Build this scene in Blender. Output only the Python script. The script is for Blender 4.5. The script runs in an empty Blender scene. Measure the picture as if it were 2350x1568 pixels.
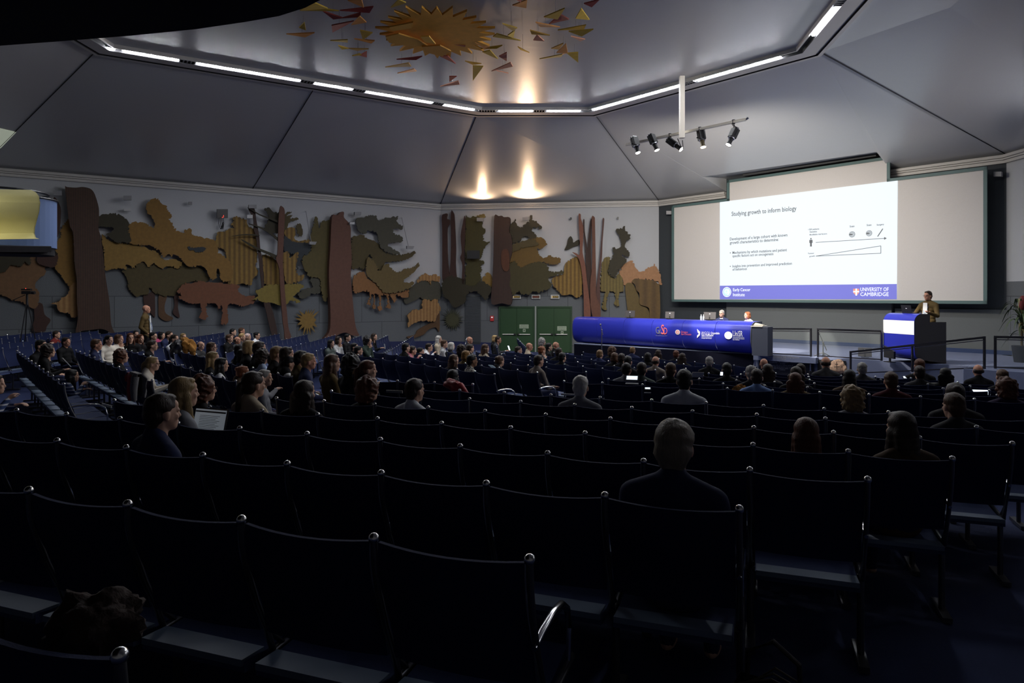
import bpy, bmesh, math, random
from mathutils import Vector, Matrix, noise
random.seed(7)
C = bpy.context.scene.collection
F = 1567.0; CX = 1175.0; HY = 680.0; EZ = 2.7      # focal length in px, principal column, horizon row, eye height
R = math.radians

# ------------------------------------------------------------------ camera, world, exposure
cam_d = bpy.data.cameras.new('camera'); cam = bpy.data.objects.new('camera', cam_d); C.objects.link(cam)
cam_d.sensor_width = 36; cam_d.lens = 36 * F / 2350
cam_d.shift_y = (HY - 784) / 2350
cam_d.clip_start = .05; cam_d.clip_end = 200
cam.location = (0, 0, EZ); cam.rotation_euler = (R(90), 0, 0)
bpy.context.scene.camera = cam
vs = bpy.context.scene.view_settings
vs.view_transform = 'Standard'; vs.look = 'None'; vs.gamma = 1; vs.use_curve_mapping = False
vs.exposure = 0.32
w = bpy.data.worlds.new('world'); bpy.context.scene.world = w; w.use_nodes = True
w.node_tree.nodes['Background'].inputs[0].default_value = (.35, .45, .8, 1)
w.node_tree.nodes['Background'].inputs[1].default_value = .0012

def P(u, v, d):                      # the point seen at pixel (u, v) at depth d
    return Vector(((u - CX) / F * d, d, EZ - (v - HY) / F * d))
def lamp(name, kind, loc, energy, color, target=None, **kw):
    l = bpy.data.lights.new(name, kind); l.energy = energy; l.color = color
    for k, v in kw.items(): setattr(l, k, v)
    o = bpy.data.objects.new(name, l); C.objects.link(o); o.location = loc
    if target is not None:
        o.rotation_euler = (Vector(target) - Vector(loc)).to_track_quat('-Z', 'Y').to_euler()
    return o

# ------------------------------------------------------------------ materials
def mat(name, col, rough=.7, metal=0, emit=0, ecol=None, spec=.5, noise_s=0, noise_a=0, stripes=None, bump=0, bump_s=80, trans=0, alpha=1):
    m = bpy.data.materials.new(name); m.use_nodes = True
    nt = m.node_tree; b = nt.nodes['Principled BSDF']
    b.inputs['Base Color'].default_value = (*col, 1)
    b.inputs['Roughness'].default_value = rough; b.inputs['Metallic'].default_value = metal
    b.inputs['Specular IOR Level'].default_value = spec
    if trans: b.inputs['Transmission Weight'].default_value = trans
    if alpha < 1: b.inputs['Alpha'].default_value = alpha
    if emit:
        b.inputs['Emission Color'].default_value = (*(ecol or col), 1); b.inputs['Emission Strength'].default_value = emit
    tc = nt.nodes.new('ShaderNodeTexCoord')
    cur = None
    if stripes:                      # boards: darker and lighter bands across the local x axis
        w_, a_, c2 = stripes
        wv = nt.nodes.new('ShaderNodeTexWave'); wv.wave_type = 'BANDS'; wv.bands_direction = 'X'
        wv.inputs['Scale'].default_value = w_; wv.inputs['Distortion'].default_value = a_
        wv.inputs['Detail'].default_value = 1; wv.inputs['Detail Scale'].default_value = .4
        mp = nt.nodes.new('ShaderNodeMapping'); mp.inputs['Scale'].default_value = (1, 1, .12)
        nt.links.new(tc.outputs['Object'], mp.inputs['Vector']); nt.links.new(mp.outputs['Vector'], wv.inputs['Vector'])
        mx = nt.nodes.new('ShaderNodeMix'); mx.data_type = 'RGBA'
        mx.inputs[6].default_value = (*c2, 1); mx.inputs[7].default_value = (*col, 1)
        nt.links.new(wv.outputs['Fac'], mx.inputs[0]); cur = mx.outputs[2]
    if noise_a:
        nz = nt.nodes.new('ShaderNodeTexNoise'); nz.inputs['Scale'].default_value = noise_s; nz.inputs['Detail'].default_value = 4
        nt.links.new(tc.outputs['Object'], nz.inputs['Vector'])
        mr = nt.nodes.new('ShaderNodeMapRange'); mr.inputs[3].default_value = 1 - noise_a; mr.inputs[4].default_value = 1 + noise_a
        nt.links.new(nz.outputs['Fac'], mr.inputs[0])
        hs = nt.nodes.new('ShaderNodeHueSaturation')
        if cur: nt.links.new(cur, hs.inputs['Color'])
        else: hs.inputs['Color'].default_value = (*col, 1)
        nt.links.new(mr.outputs[0], hs.inputs['Value']); cur = hs.outputs[0]
    if cur: nt.links.new(cur, b.inputs['Base Color'])
    if bump:
        nb = nt.nodes.new('ShaderNodeTexNoise'); nb.inputs['Scale'].default_value = bump_s; nb.inputs['Detail'].default_value = 3
        nt.links.new(tc.outputs['Object'], nb.inputs['Vector'])
        bp = nt.nodes.new('ShaderNodeBump'); bp.inputs['Strength'].default_value = bump; bp.inputs['Distance'].default_value = .01
        nt.links.new(nb.outputs['Fac'], bp.inputs['Height']); nt.links.new(bp.outputs['Normal'], b.inputs['Normal'])
    return m
_mc = {}
def mc(name, *a, **k):
    if name not in _mc: _mc[name] = mat(name, *a, **k)
    return _mc[name]

def wall_mat(name, upper, lower, zsplit):
    m = mat(name, upper, .85, noise_s=60, noise_a=.12, bump=.2, bump_s=90)
    nt = m.node_tree; b = nt.nodes['Principled BSDF']
    g = nt.nodes.new('ShaderNodeNewGeometry'); s = nt.nodes.new('ShaderNodeSeparateXYZ'); nt.links.new(g.outputs['Position'], s.inputs[0])
    gt = nt.nodes.new('ShaderNodeMath'); gt.operation = 'GREATER_THAN'; nt.links.new(s.outputs[2], gt.inputs[0])
    lx = nt.nodes.new('ShaderNodeMath'); lx.operation = 'LESS_THAN'; lx.inputs[1].default_value = -7.4; nt.links.new(s.outputs[0], lx.inputs[0])
    ma = nt.nodes.new('ShaderNodeMath'); ma.operation = 'MULTIPLY_ADD'; ma.inputs[1].default_value = .70; ma.inputs[2].default_value = zsplit; nt.links.new(lx.outputs[0], ma.inputs[0]); nt.links.new(ma.outputs[0], gt.inputs[1])
    # slab joints in the lower stone cladding
    tc = nt.nodes.new('ShaderNodeTexCoord'); mp = nt.nodes.new('ShaderNodeMapping'); mp.inputs['Rotation'].default_value = (R(90), 0, 0)
    nt.links.new(tc.outputs['Object'], mp.inputs[0])
    br = nt.nodes.new('ShaderNodeTexBrick'); br.inputs['Scale'].default_value = 1; br.inputs['Mortar Size'].default_value = .012
    br.inputs['Brick Width'].default_value = 1.9; br.inputs['Row Height'].default_value = 1.15
    br.inputs['Color1'].default_value = (*lower, 1); br.inputs['Color2'].default_value = (*[c * .9 for c in lower], 1); br.inputs['Mortar'].default_value = (*[c * .45 for c in lower], 1)
    nt.links.new(mp.outputs[0], br.inputs['Vector'])
    nz = nt.nodes.new('ShaderNodeTexNoise'); nz.inputs['Scale'].default_value = 35; nz.inputs['Detail'].default_value = 6; nt.links.new(tc.outputs['Object'], nz.inputs['Vector'])
    hs = nt.nodes.new('ShaderNodeHueSaturation'); mr = nt.nodes.new('ShaderNodeMapRange'); mr.inputs[3].default_value = .7; mr.inputs[4].default_value = 1.3
    nt.links.new(nz.outputs['Fac'], mr.inputs[0]); nt.links.new(mr.outputs[0], hs.inputs['Value']); nt.links.new(br.outputs['Color'], hs.inputs['Color'])
    old = b.inputs['Base Color'].links[0].from_socket
    mx = nt.nodes.new('ShaderNodeMix'); mx.data_type = 'RGBA'
    nt.links.new(gt.outputs[0], mx.inputs[0]); nt.links.new(hs.outputs[0], mx.inputs[6]); nt.links.new(old, mx.inputs[7])
    nt.links.new(mx.outputs[2], b.inputs['Base Color'])
    return m

# ------------------------------------------------------------------ mesh helpers
class MB:
    def __init__(s): s.v = []; s.f = []; s.m = []
    def add(s, vs_, fs, mi=0):
        n = len(s.v); s.v += [tuple(p) for p in vs_]; s.f += [tuple(i + n for i in f) for f in fs]; s.m += [mi] * len(fs); return s
    def box(s, lo, hi, mi=0, M=None):
        x0, y0, z0 = lo; x1, y1, z1 = hi
        v = [Vector(p) for p in ((x0, y0, z0), (x1, y0, z0), (x1, y1, z0), (x0, y1, z0), (x0, y0, z1), (x1, y0, z1), (x1, y1, z1), (x0, y1, z1))]
        if M: v = [M @ p for p in v]
        return s.add(v, [(0, 3, 2, 1), (4, 5, 6, 7), (0, 1, 5, 4), (1, 2, 6, 5), (2, 3, 7, 6), (3, 0, 4, 7)], mi)
    def tube(s, pts, r, seg=8, mi=0, cap=True):
        pts = [Vector(p) for p in pts]; n = len(pts); rr = r if isinstance(r, (list, tuple)) else [r] * n
        vv = []; ff = []; ref = None
        for i, p in enumerate(pts):
            t = (pts[min(i + 1, n - 1)] - pts[max(i - 1, 0)]).normalized()
            if ref is None or abs(ref.dot(t)) > .95: ref = Vector((0, 0, 1)) if abs(t.z) < .9 else Vector((1, 0, 0))
            a = t.cross(ref).normalized(); b = t.cross(a).normalized(); ref = a.cross(t) * -1 if False else ref
            for k in range(seg):
                q = 2 * math.pi * k / seg; vv.append(p + (a * math.cos(q) + b * math.sin(q)) * rr[i])
        for i in range(n - 1):
            for k in range(seg):
                k2 = (k + 1) % seg; ff.append((i * seg + k, i * seg + k2, (i + 1) * seg + k2, (i + 1) * seg + k))
        if cap: ff.append(tuple(range(seg))[::-1]); ff.append(tuple(range((n - 1) * seg, n * seg)))
        return s.add(vv, ff, mi)
    def ball(s, c, r, mi=0, nu=12, nv=8, M=None, fn=None):
        c = Vector(c); rx, ry, rz = r if isinstance(r, (list, tuple)) else (r, r, r)
        vv = []; ff = []
        for j in range(nv + 1):
            th = math.pi * j / nv
            for i in range(nu):
                ph = 2 * math.pi * i / nu
                d = Vector((math.sin(th) * math.cos(ph), math.sin(th) * math.sin(ph), math.cos(th)))
                k = fn(d) if fn else 1
                p = Vector((d.x * rx, d.y * ry, d.z * rz)) * k
                if M: p = M @ p
                vv.append(c + p)
        for j in range(nv):
            for i in range(nu):
                i2 = (i + 1) % nu; ff.append((j * nu + i, (j + 1) * nu + i, (j + 1) * nu + i2, j * nu + i2))
        return s.add(vv, ff, mi)
    def prism(s, front, off, mi=0):      # closed outline in 3D + offset vector = thickness
        front = [Vector(p) for p in front]; n = len(front); back = [p + off for p in front]
        return s.add(front + back, [tuple(range(n)), tuple(range(n, 2 * n))[::-1]] + [(i, i + n, (i + 1) % n + n, (i + 1) % n) for i in range(n)], mi)
    def mesh(s, name, mats, smooth=False):
        me = bpy.data.meshes.new(name); me.from_pydata(s.v, [], s.f)
        for m in mats: me.materials.append(m)
        me.polygons.foreach_set('material_index', s.m)
        bm = bmesh.new(); bm.from_mesh(me); bmesh.ops.remove_doubles(bm, verts=bm.verts, dist=1e-5); bmesh.ops.recalc_face_normals(bm, faces=bm.faces)
        bm.to_mesh(me); bm.free()
        if smooth:
            me.polygons.foreach_set('use_smooth', [True] * len(me.polygons))
            me.set_sharp_from_angle(angle=R(48))
        return me
    def obj(s, name, mats, parent=None, smooth=False, loc=None):
        if not isinstance(mats, (list, tuple)): mats = [mats]
        if loc is not None: s.v = [tuple(Vector(p) - Vector(loc)) for p in s.v]
        o = bpy.data.objects.new(name, s.mesh(name, mats, smooth)); C.objects.link(o)
        if loc is not None: o.location = loc
        if parent is not None: link_child(o, parent)
        return o
def link_child(o, parent):
    o.parent = parent
    if o.type != 'EMPTY' or True:
        o.matrix_parent_inverse = Matrix.Identity(4)
def tag(o, label=None, cat=None, group=None, kind=None):
    for k, v in (('label', label), ('category', cat), ('group', group), ('kind', kind)):
        if v: o[k] = v
    return o
def thing(name, label, cat, loc=(0, 0, 0), rz=0, group=None):
    o = bpy.data.objects.new(name, None); C.objects.link(o); o.location = loc; o.rotation_euler = (0, 0, rz); o.empty_display_size = .1
    return tag(o, label, cat, group)
def struct(mb, name, mats, **k):
    o = mb.obj(name, mats, **k); o['kind'] = 'structure'; return o
def wchild(mb, name, mats, parent, smooth=False):   # part given in world coordinates under a thing standing at parent.location
    Mi = (Matrix.Translation(parent.location) @ parent.rotation_euler.to_matrix().to_4x4()).inverted()
    mb.v = [tuple(Mi @ Vector(p)) for p in mb.v]
    return mb.obj(name, mats, parent, smooth)
def smooth_loop(pts, n=3):
    out = []; m = len(pts)
    for i in range(m):
        p0, p1, p2, p3 = [Vector(pts[(i + k - 1) % m]) for k in range(4)]
        for j in range(n):
            t = j / n
            out.append(.5 * ((2 * p1) + (p2 - p0) * t + (2 * p0 - 5 * p1 + 4 * p2 - p3) * t * t + (3 * p1 - p0 - 3 * p2 + p3) * t ** 3))
    return out

# ------------------------------------------------------------------ vertical planes of the hall
class Plane:
    def __init__(s, a, b):            # plan points a -> b, normal towards the audience
        s.a = Vector((a[0], a[1], 0)); s.e = (Vector((b[0], b[1], 0)) - s.a).normalized(); s.n = Vector((s.e.y, -s.e.x, 0))
        if s.n.dot(Vector((0, 0, 0)) - s.a) < 0: s.n = -s.n
    def hit(s, u, v, off=0.0):
        d0 = Vector(((u - CX) / F, 1, -(v - HY) / F)); t = (s.a + s.n * off).dot(s.n) / d0.dot(s.n)
        return Vector((0, 0, EZ)) + d0 * t
    def at(s, t, z, off=0.0): return s.a + s.e * t + s.n * off + Vector((0, 0, EZ + z))
pL = (-17.45, 23.28); pL0 = (-17.9, 22.99); pA = (-3.40, 32.45); pB = (6.71, 31.2); pC = (15.25, 21.06); pD = (14.9, -4.0)
WL = Plane(pL, pA); WD = Plane(pA, pB); WS = Plane(pB, pC)
SC = Plane((7.08, 30.0), (14.52, 21.0))      # the projection screen
ZC0, ZC1, ZT = 4.1, 4.38, 6.2                # crown bottom, crown top, tray edge (above the eye)
STZ = -1.8                                   # stage floor
# ------------------------------------------------------------------ room lights (spotlight fittings are built further down; right wall fill is added)
# stage spotlights hang on the rail; see the rail builder for the fittings at the same places
RAIL = [(P(1461, 340, 19.9), 'a'), (P(1503, 335, 19.6), 'b'), (P(1550, 325, 19.3), 'c'), (P(1611, 312, 18.9), 'd'), (P(1681, 300, 18.4), 'e')]
RAIL_TARGET = [P(1500, 740, 24.0), P(1640, 735, 22.3), P(1735, 735, 22.0), P(1912, 840, 20.2), P(2062, 745, 18.6)]
RAIL_E = [1300, 2400, 3200, 4200, 1900]
for k_, ((p, _), tg, en) in enumerate(zip(RAIL, RAIL_TARGET, RAIL_E)):
    q = p + (tg - p).normalized() * .34
    lamp('stage_spotlight_beam', 'SPOT', q, en, (1, .93, .82), tg, spot_size=R(8 if k_ == 3 else 17), spot_blend=.5, shadow_soft_size=.06)
# stray light thrown wide by the same five theatre spotlights
for k, (p, _) in enumerate(RAIL):
    q = p + (RAIL_TARGET[k] - p).normalized() * .36
    lamp('stage_spotlight_spill', 'SPOT', q, 460, (1, .92, .82), q + Vector((4.2, 6.5, -3.4)) if k else q + Vector((1.0, 6.5, -2.6)), spot_size=R(128), spot_blend=1, shadow_soft_size=.12)
# added fill uplights at the right wall crown, out of view, brightening the ceiling
for yy in (8.5, 12.5, 15.5):
    lamp('uplight_and_fill_beam', 'SPOT', (14.5, yy, EZ + ZC1 - .06), 720, (.93, .93, 1), (10.5, yy + 1.0, EZ + ZC1 + 2.4), spot_size=R(140), spot_blend=1, shadow_soft_size=.35)
# two warm uplights tucked on the crown ledge of the door wall
for u in (1105, 1210):
    q = WD.hit(u, 470, .70); q.z = EZ + ZC1 - .30; tq = WD.hit(u, 430, 1.5); tq.z = q.z + .6
    lamp('uplight_and_fill_beam', 'SPOT', q, 420 if u > 1150 else 170, (1, .66, .40), q + Vector((0, -1.0, .9)), spot_size=R(150), spot_blend=1, shadow_soft_size=.10)
# lamp of the side gallery on the left
lamp('gallery_lamp_light', 'SPOT', P(-190, 440, 11.6), 46, (1, .97, .80), P(20, 505, 13.4), spot_size=R(120), spot_blend=.6, shadow_soft_size=.2)

# ------------------------------------------------------------------ floor
def lnd(p, a, b):
    e = Vector((b[0] - a[0], b[1] - a[1])).normalized(); return e.x * (p[1] - a[1]) - e.y * (p[0] - a[0])
def dirs(az): return Vector((math.sin(R(az)), math.cos(R(az)))), Vector((math.cos(R(az)), -math.sin(R(az))))
AZ = {'C': 19.82, 'B': 50.0, 'A': 87.0}
def hblk(b, x, y):                       # chair-top drop below the eye in each block of seats
    if b == 'C': n, _ = dirs(AZ['C']); return .684 + .0535 * (x * n.x + y * n.y)
    if b == 'B': n, _ = dirs(AZ['B']); return 1.0 + .0425 * (x * n.x + y * n.y)
    return 1.57 + .027 * x
CH = 1.0                                  # chair height
def floor_z(x, y):
    sm = lambda t: max(0, min(1, t))
    wb = sm(lnd((x, y), (-4.2, 7.0), (1.5, 10.9)) / 1.6 + .5)
    wa = sm(lnd((x, y), (-9.5, 14.2), (2, 21.2)) / 1.6 + .5)
    h = hblk('C', x, y) * (1 - wb) + hblk('B', x, y) * wb
    h = h * (1 - wa) + hblk('A', x, y) * wa
    return -min(h + CH, 2.75)
CARPET = mat('carpet_blue', (.020, .034, .115), .95, noise_s=5, noise_a=.18, bump=.35, bump_s=160)
m = MB(); NX, NY = 92, 96
vv = [(-19 + 36 * i / NX, -4.5 + 38 * j / NY) for j in range(NY + 1) for i in range(NX + 1)]
m.add([(x, y, EZ + floor_z(x, y)) for x, y in vv], [(j * (NX + 1) + i, j * (NX + 1) + i + 1, (j + 1) * (NX + 1) + i + 1, (j + 1) * (NX + 1) + i) for j in range(NY) for i in range(NX)])
struct(m, 'floor', CARPET, smooth=True)

# ------------------------------------------------------------------ walls, crown, ceiling
W_UP = (.44, .45, .47); W_LO = (.125, .135, .145)
wm = wall_mat('plaster_over_stone_slabs', W_UP, W_LO, EZ + .45)
GREY = mat('grey_plaster', (.30, .30, .31), .9, noise_s=50, noise_a=.1)
CEIL = mat('satin_ceiling', (.455, .46, .465), .30, spec=.45, noise_s=26, noise_a=.04, bump=.25, bump_s=3)
TRIM = mat('cream_crown', (.52, .50, .47), .6)
DARK = mat('shadow_gap', (.01, .01, .012), .9)
CHAR = mat('charcoal_shaded_wall', (.035, .042, .048), .85, noise_s=40, noise_a=.15)
GREYW = mat('grey_stage_wall', (.125, .135, .135), .9, noise_s=70, noise_a=.15, bump=.3)
def wallbox(a, b, z0, z1, name, mats, th=.25, n=None):
    pl = Plane(a, b); L = (Vector((b[0], b[1], 0)) - pl.a).length
    base = pl.a + pl.e * (L / 2) + Vector((0, 0, EZ)); Mx = Matrix.Translation(base) @ Matrix(((pl.e.x, -pl.n.x, 0), (pl.e.y, -pl.n.y, 0), (0, 0, 1))).to_4x4()
    m = MB().box((-L / 2, 0, z0), (L / 2, th, z1)); o = m.obj(name, mats); o.matrix_world = Mx; o['kind'] = 'structure'; return o
wallbox(pL0, pA, -2.9, 4.5, 'wall_left', wm)
wallbox(pA, pB, -2.9, 4.5, 'wall_front', wm)
wallbox(pL0, (-17.9, -4.4), -3, 5, 'wall_left_rear', GREY)
wallbox(pC, pD, -3, 5, 'wall_right', wm)
wallbox((-18.2, -4.2), (15.4, -4.2), -3, 7.5, 'wall_back', GREY)
# stage wall: dark recess, screen shadow put into the colour of its charcoal parts
o = wallbox(pB, pC, -2.9, 6.2, 'wall_stage', CHAR, th=.2)
for (u0, u1, z0, z1, off, nm, mm) in ((1667, 2046, STZ, -.05, .14, 'trim_1', GREYW), (2054, 2329, STZ, -.42, .07, 'trim_2', GREYW), (1521, 1667, STZ, -.1, .03, 'trim_3', CHAR)):
    m = MB(); a = WS.hit(u0, 700, off); b = WS.hit(u1, 700, off)
    for p in (a, b): p.z = 0
    m.prism([a + Vector((0, 0, EZ + z0)), b + Vector((0, 0, EZ + z0)), b + Vector((0, 0, EZ + z1)), a + Vector((0, 0, EZ + z1))], -WS.n * off)
    struct(m, nm, mm)
# carpet-covered base band along the left and front walls
BAND = mat('blue_base_band', (.020, .026, .085), .95, noise_s=60, noise_a=.1)
def band(pl, a, b, name, hgt=.36, off=.05, seg=20):
    m = MB(); L = (Vector((b[0], b[1], 0)) - pl.a).length; top = []; bot = []
    for i in range(seg + 1):
        q = pl.at(L * i / seg, 0, off); z = floor_z(q.x, q.y); top.append(Vector((q.x, q.y, EZ + z + hgt))); bot.append(Vector((q.x, q.y, EZ + z - .05)))
    n = seg + 1; back = [p - pl.n * off for p in top + bot]
    fs = []
    for i in range(seg): fs += [(i, i + 1, n + i + 1, n + i), (i, 2 * n + i, 2 * n + i + 1, i + 1)]
    m.add(top + bot + back, fs); struct(m, name, BAND)
band(WL, pL0, pA, 'baseboard_left'); 
WDl = Plane(pA, (pA[0] + (pB[0] - pA[0]) * .27, pA[1] + (pB[1] - pA[1]) * .27)); band(WDl, pA, (pA[0] + (pB[0] - pA[0]) * .27, pA[1] + (pB[1] - pA[1]) * .27), 'baseboard_front', seg=6)
# crown moulding (three steps and a dark shadow gap above)
def crown(pl, t0, t1, name):
    m = MB()
    for z0, z1, o0 in ((ZC0, ZC0 + .09, .10), (ZC0 + .10, ZC0 + .15, .14), (ZC0 + .16, ZC1 - .03, .18)):
        a = pl.at(t0, z0, 0); b = pl.at(t1, z0, 0)
        m.prism([a, a + pl.n * o0, a + pl.n * o0 + Vector((0, 0, z1 - z0)), a + Vector((0, 0, z1 - z0))], b - a)
    struct(m, name, TRIM)
def tof(pl, u, off=0): return (pl.hit(u, 450, off) - pl.a).dot(pl.e)
Ls = lambda a, b: math.hypot(b[0] - a[0], b[1] - a[1])
crown(WL, -.5, Ls(pL, pA) + .1, 'trim_4'); crown(WD, -.06, Ls(pA, pB) + .03, 'trim_5')
crown(WS, -.05, tof(WS, 1667), 'trim_6'); crown(WS, tof(WS, 2043), Ls(pB, pC), 'trim_7')
crown(Plane(pC, pD), -.1, 25, 'trim_8'); crown(Plane(pL0, (-17.9, -4.4)), 0, 27, 'trim_9')
# sloped ceiling facets
def xy(p, z): return Vector((p[0], p[1], EZ + z))
T0 = (-10.56, 17.3); T1 = (-1.19, 23.24); T2 = (2.82, 23.24); T3 = (7.86, 17.35); T4 = (5.05, -4.4); T9 = (-10.5, -4.4)
TH = Vector((0, 0, .12))
def facet(name, pts, mm=CEIL):
    m = MB().prism(pts, TH); o = struct(m, name, mm); return o
tm = ((T0[0] + (T1[0] - T0[0]) * .56, T0[1] + (T1[1] - T0[1]) * .56)); bmid = WL.hit(580, 428); lm = (bmid.x, bmid.y)
tmu = (722 - CX) / F
# point of the tray edge seen at column 722
e = Vector((T1[0] - T0[0], T1[1] - T0[1])); k = (tmu * T0[1] - T0[0]) / (e.x - tmu * e.y); tm = (T0[0] + e.x * k, T0[1] + e.y * k)
def seam(a, b, g=.012):                    # tiny gap either side of a joint
    return a
facet('ceiling_slope_left', [xy(T0, ZT), xy(tm, ZT), xy(lm, ZC1), xy(pL0, ZC1)])
facet('ceiling_slope_mid', [xy(tm, ZT), xy(T1, ZT), xy(pA, ZC1), xy(lm, ZC1)])
facet('ceiling_slope_front', [xy(T1, ZT), xy(T2, ZT), xy(pB, ZC1), xy(pA, ZC1)])
facet('ceiling_slope_right', [xy(T3, ZT), xy(T4, ZT), xy(pD, ZC1), xy(pC, ZC1)])
facet('ceiling_slope_rear', [xy(T9, ZT), xy(T0, ZT), xy(pL0, ZC1), xy((-17.9, -4.4), ZC1)])
for a, b in ((T0, pL0), (tm, lm), (T1, pA), (T2, pB), (T3, pC)):   # thin dark joints
    m = MB().tube([xy(a, ZT - .012), xy(b, ZC1 - .012)], .013, 4); struct(m, 'trim_10', DARK)
# stage facet with the raised opening above the screen
q2, q3, qc, qb = xy(T2, ZT), xy(T3, ZT), xy(pC, ZC1), xy(pB, ZC1)
nf = (q3 - q2).cross(qb - q2).normalized()
def onf(u, v):
    d0 = Vector(((u - CX) / F, 1, -(v - HY) / F)); return Vector((0, 0, EZ)) + d0 * ((q2 - Vector((0, 0, EZ))).dot(nf) / d0.dot(nf))
E1, E2 = onf(1612, 406), onf(2012, 349)
bl = WS.at(tof(WS, 1667), ZC1); br_ = WS.at(tof(WS, 2043), ZC1)
m = MB()
pts = [q2, q3, E2, E1]; m.prism(pts, TH); m.prism([q3, qc, br_, E2], TH); m.prism([q2, E1, bl, qb], TH)
struct(m, 'ceiling_slope_stage', CEIL)
m = MB(); hz = 1.05
up = lambda p, z: Vector((p.x, p.y, EZ + z))
zt = E1.z - EZ + .12
b1, b2 = up(bl, zt) - WS.n * .1, up(br_, zt) - WS.n * .1
m.add([up(E1, zt), up(E2, zt), b2, b1, E1, E2, bl, br_], [(0, 1, 2, 3), (4, 5, 1, 0), (4, 0, 3, 6), (5, 7, 2, 1)])
struct(m, 'ceiling_recess', CEIL)
# tray: cornice ring, cove and flat centre
ring = [T9, T0, T1, T2, T3, T4]
def inset(k):
    out = []
    segs_ = [(Vector(ring[i]), Vector(ring[i + 1])) for i in range(5)]
    ln = []
    for a, b in segs_:
        e = (b - a).normalized(); n = Vector((e.y, -e.x)); ln.append((a + n * k, e))
    out.append((ln[0][0].x, -4.4))
    for i in range(4):
        (a, e), (b, g) = ln[i], ln[i + 1]; d = e.x * g.y - e.y * g.x; t = ((b.x - a.x) * g.y - (b.y - a.y) * g.x) / d; q = a + e * t; out.append((q.x, q.y))
    a, e = ln[4]; t = (-4.4 - a.y) / e.y; q = a + e * t; out.append((q.x, q.y)); return out
prof = [(0, ZT), (0, ZT - .10), (.10, ZT - .10), (.10, ZT - .04), (.16, ZT - .04), (.16, ZT - .08), (.52, ZT - .08), (.52, ZT + .02), (.66, ZT + .02), (.66, ZT - .05), (.70, ZT - .05), (.70, ZT + .05)]
m = MB(); rs = [inset(k) for k, z in prof]
for j in range(len(prof) - 1):
    for i in range(5):
        m.add([xy(rs[j][i], prof[j][1]), xy(rs[j][i + 1], prof[j][1]), xy(rs[j + 1][i + 1], prof[j + 1][1]), xy(rs[j + 1][i], prof[j + 1][1])], [(0, 1, 2, 3)], 1 if j in (2, 6, 7, 8) else 0)
struct(m, 'trim_11', [TRIM, DARK])
rin = inset(.70)
struct(MB().prism([xy(p, ZT + .05) for p in rin], TH), 'ceiling', CEIL)
# cove light strips set in the slot of the cornice, and the dark grilles between them
SLOT = mat('cove_tube_light', (1, 1, 1), .5, emit=205.0, ecol=(.93, .95, 1))
GRIL = mat('cove_grille', (.03, .03, .03), .5, metal=.5)
slot = inset(.59)
def slot_pt(i, u):
    a, b = Vector(slot[i]), Vector(slot[i + 1]); e = b - a; t = (u - CX) / F; k = (t * a.y - a.x) / (e.x - t * e.y); q = a + e * k; return q, e.normalized()
def strip(i, u0, u1, grille=False, lab=None):
    a, e = slot_pt(i, u0); b, _ = slot_pt(i, u1); n = Vector((e.y, -e.x)) * .055; z = ZT - .055
    m = MB(); zz = Vector((0, 0, EZ))
    c = (a + b) / 2; L = (b - a).length / 2
    if grille:
        t = thing('air_grille', lab, 'grille', (c.x, c.y, EZ + z), math.atan2(e.y, e.x), 'air grilles in the ceiling cornice')
        MB().box((-L, -.09, .02), (L, .09, .05)).obj('backing', GRIL, t)
        s_ = MB(); k = -L
        while k < L: s_.box((k, -.085, -.012), (k + .03, .085, .02)); k += .09
        s_.obj('grille_blade', mc('grille_blade_grey', (.25, .25, .25), .5), t); return t
    t = thing('cove_light', lab, 'ceiling light', (c.x, c.y, EZ + z), math.atan2(e.y, e.x), 'cove lights along the ceiling edge')
    MB().box((-L, -.028, -.01), (L, .028, .02)).obj('diffuser', SLOT, t)
    MB().box((-L - .03, -.045, .02), (L + .03, .065, .06)).obj('housing', mc('light_housing', (.3, .3, .3), .5), t); return t
sideL = 'white cove light on the long left ceiling edge, %s'
for i, (u0, u1, lb) in enumerate(((232, 262, 'short piece at its far left corner'), (283, 408, 'second from the far left'), (453, 552, 'third from the far left'), (558, 686, 'just left of the tallest seam'), (720, 806, 'above the middle of the painted forest'), (840, 915, 'fifth before the corner over the doors'), (919, 990, 'next to last before the corner'), (1019, 1088, 'ending at the corner near the doors'))):
    strip(1 if u0 > 240 else 1, u0, u1, lab=sideL % lb)
for u0, u1, lb in ((1145, 1221, 'left of the two short white cove lights above the green doors'), (1256, 1331, 'right of the two short white cove lights above the green doors')): strip(2, u0, u1, lab=lb)
for u0, u1, lb in ((1360, 1420, 'bright cove light strip starting at the corner left of the spotlight pole'), (1424, 1496, 'bright cove light strip second from the corner, left of the spotlight pole'), (1499, 1566, 'bright cove light strip ending right at the spotlight pole'), (1600, 1690, 'bright cove light strip just right of the spotlight pole'), (1692, 1790, 'bright cove light strip leading to the corner above the projection screen')): strip(3, u0, u1, lab=lb)
def rstrip(y0, y1, g, lb):
    a, b = Vector(slot[4]), Vector(slot[5]); e = (b - a).normalized()
    pa = a + e * ((y0 - a.y) / e.y); pb = a + e * ((y1 - a.y) / e.y)
    ua = CX + F * pa.x / pa.y; ub = CX + F * pb.x / pb.y
    strip(4, ua, ub, g, lb)
rstrip(16.1, 14.55, False, 'bright cove light strip at the top right of the ceiling, beside the long grille')
rstrip(12.3, 10.7, False, 'added cove light strip out of view beyond the top right ceiling edge')  # strip added out of view to brighten the central seats
rstrip(14.45, 12.9, True, 'long dark air grille in the ceiling edge at the top right')
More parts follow.
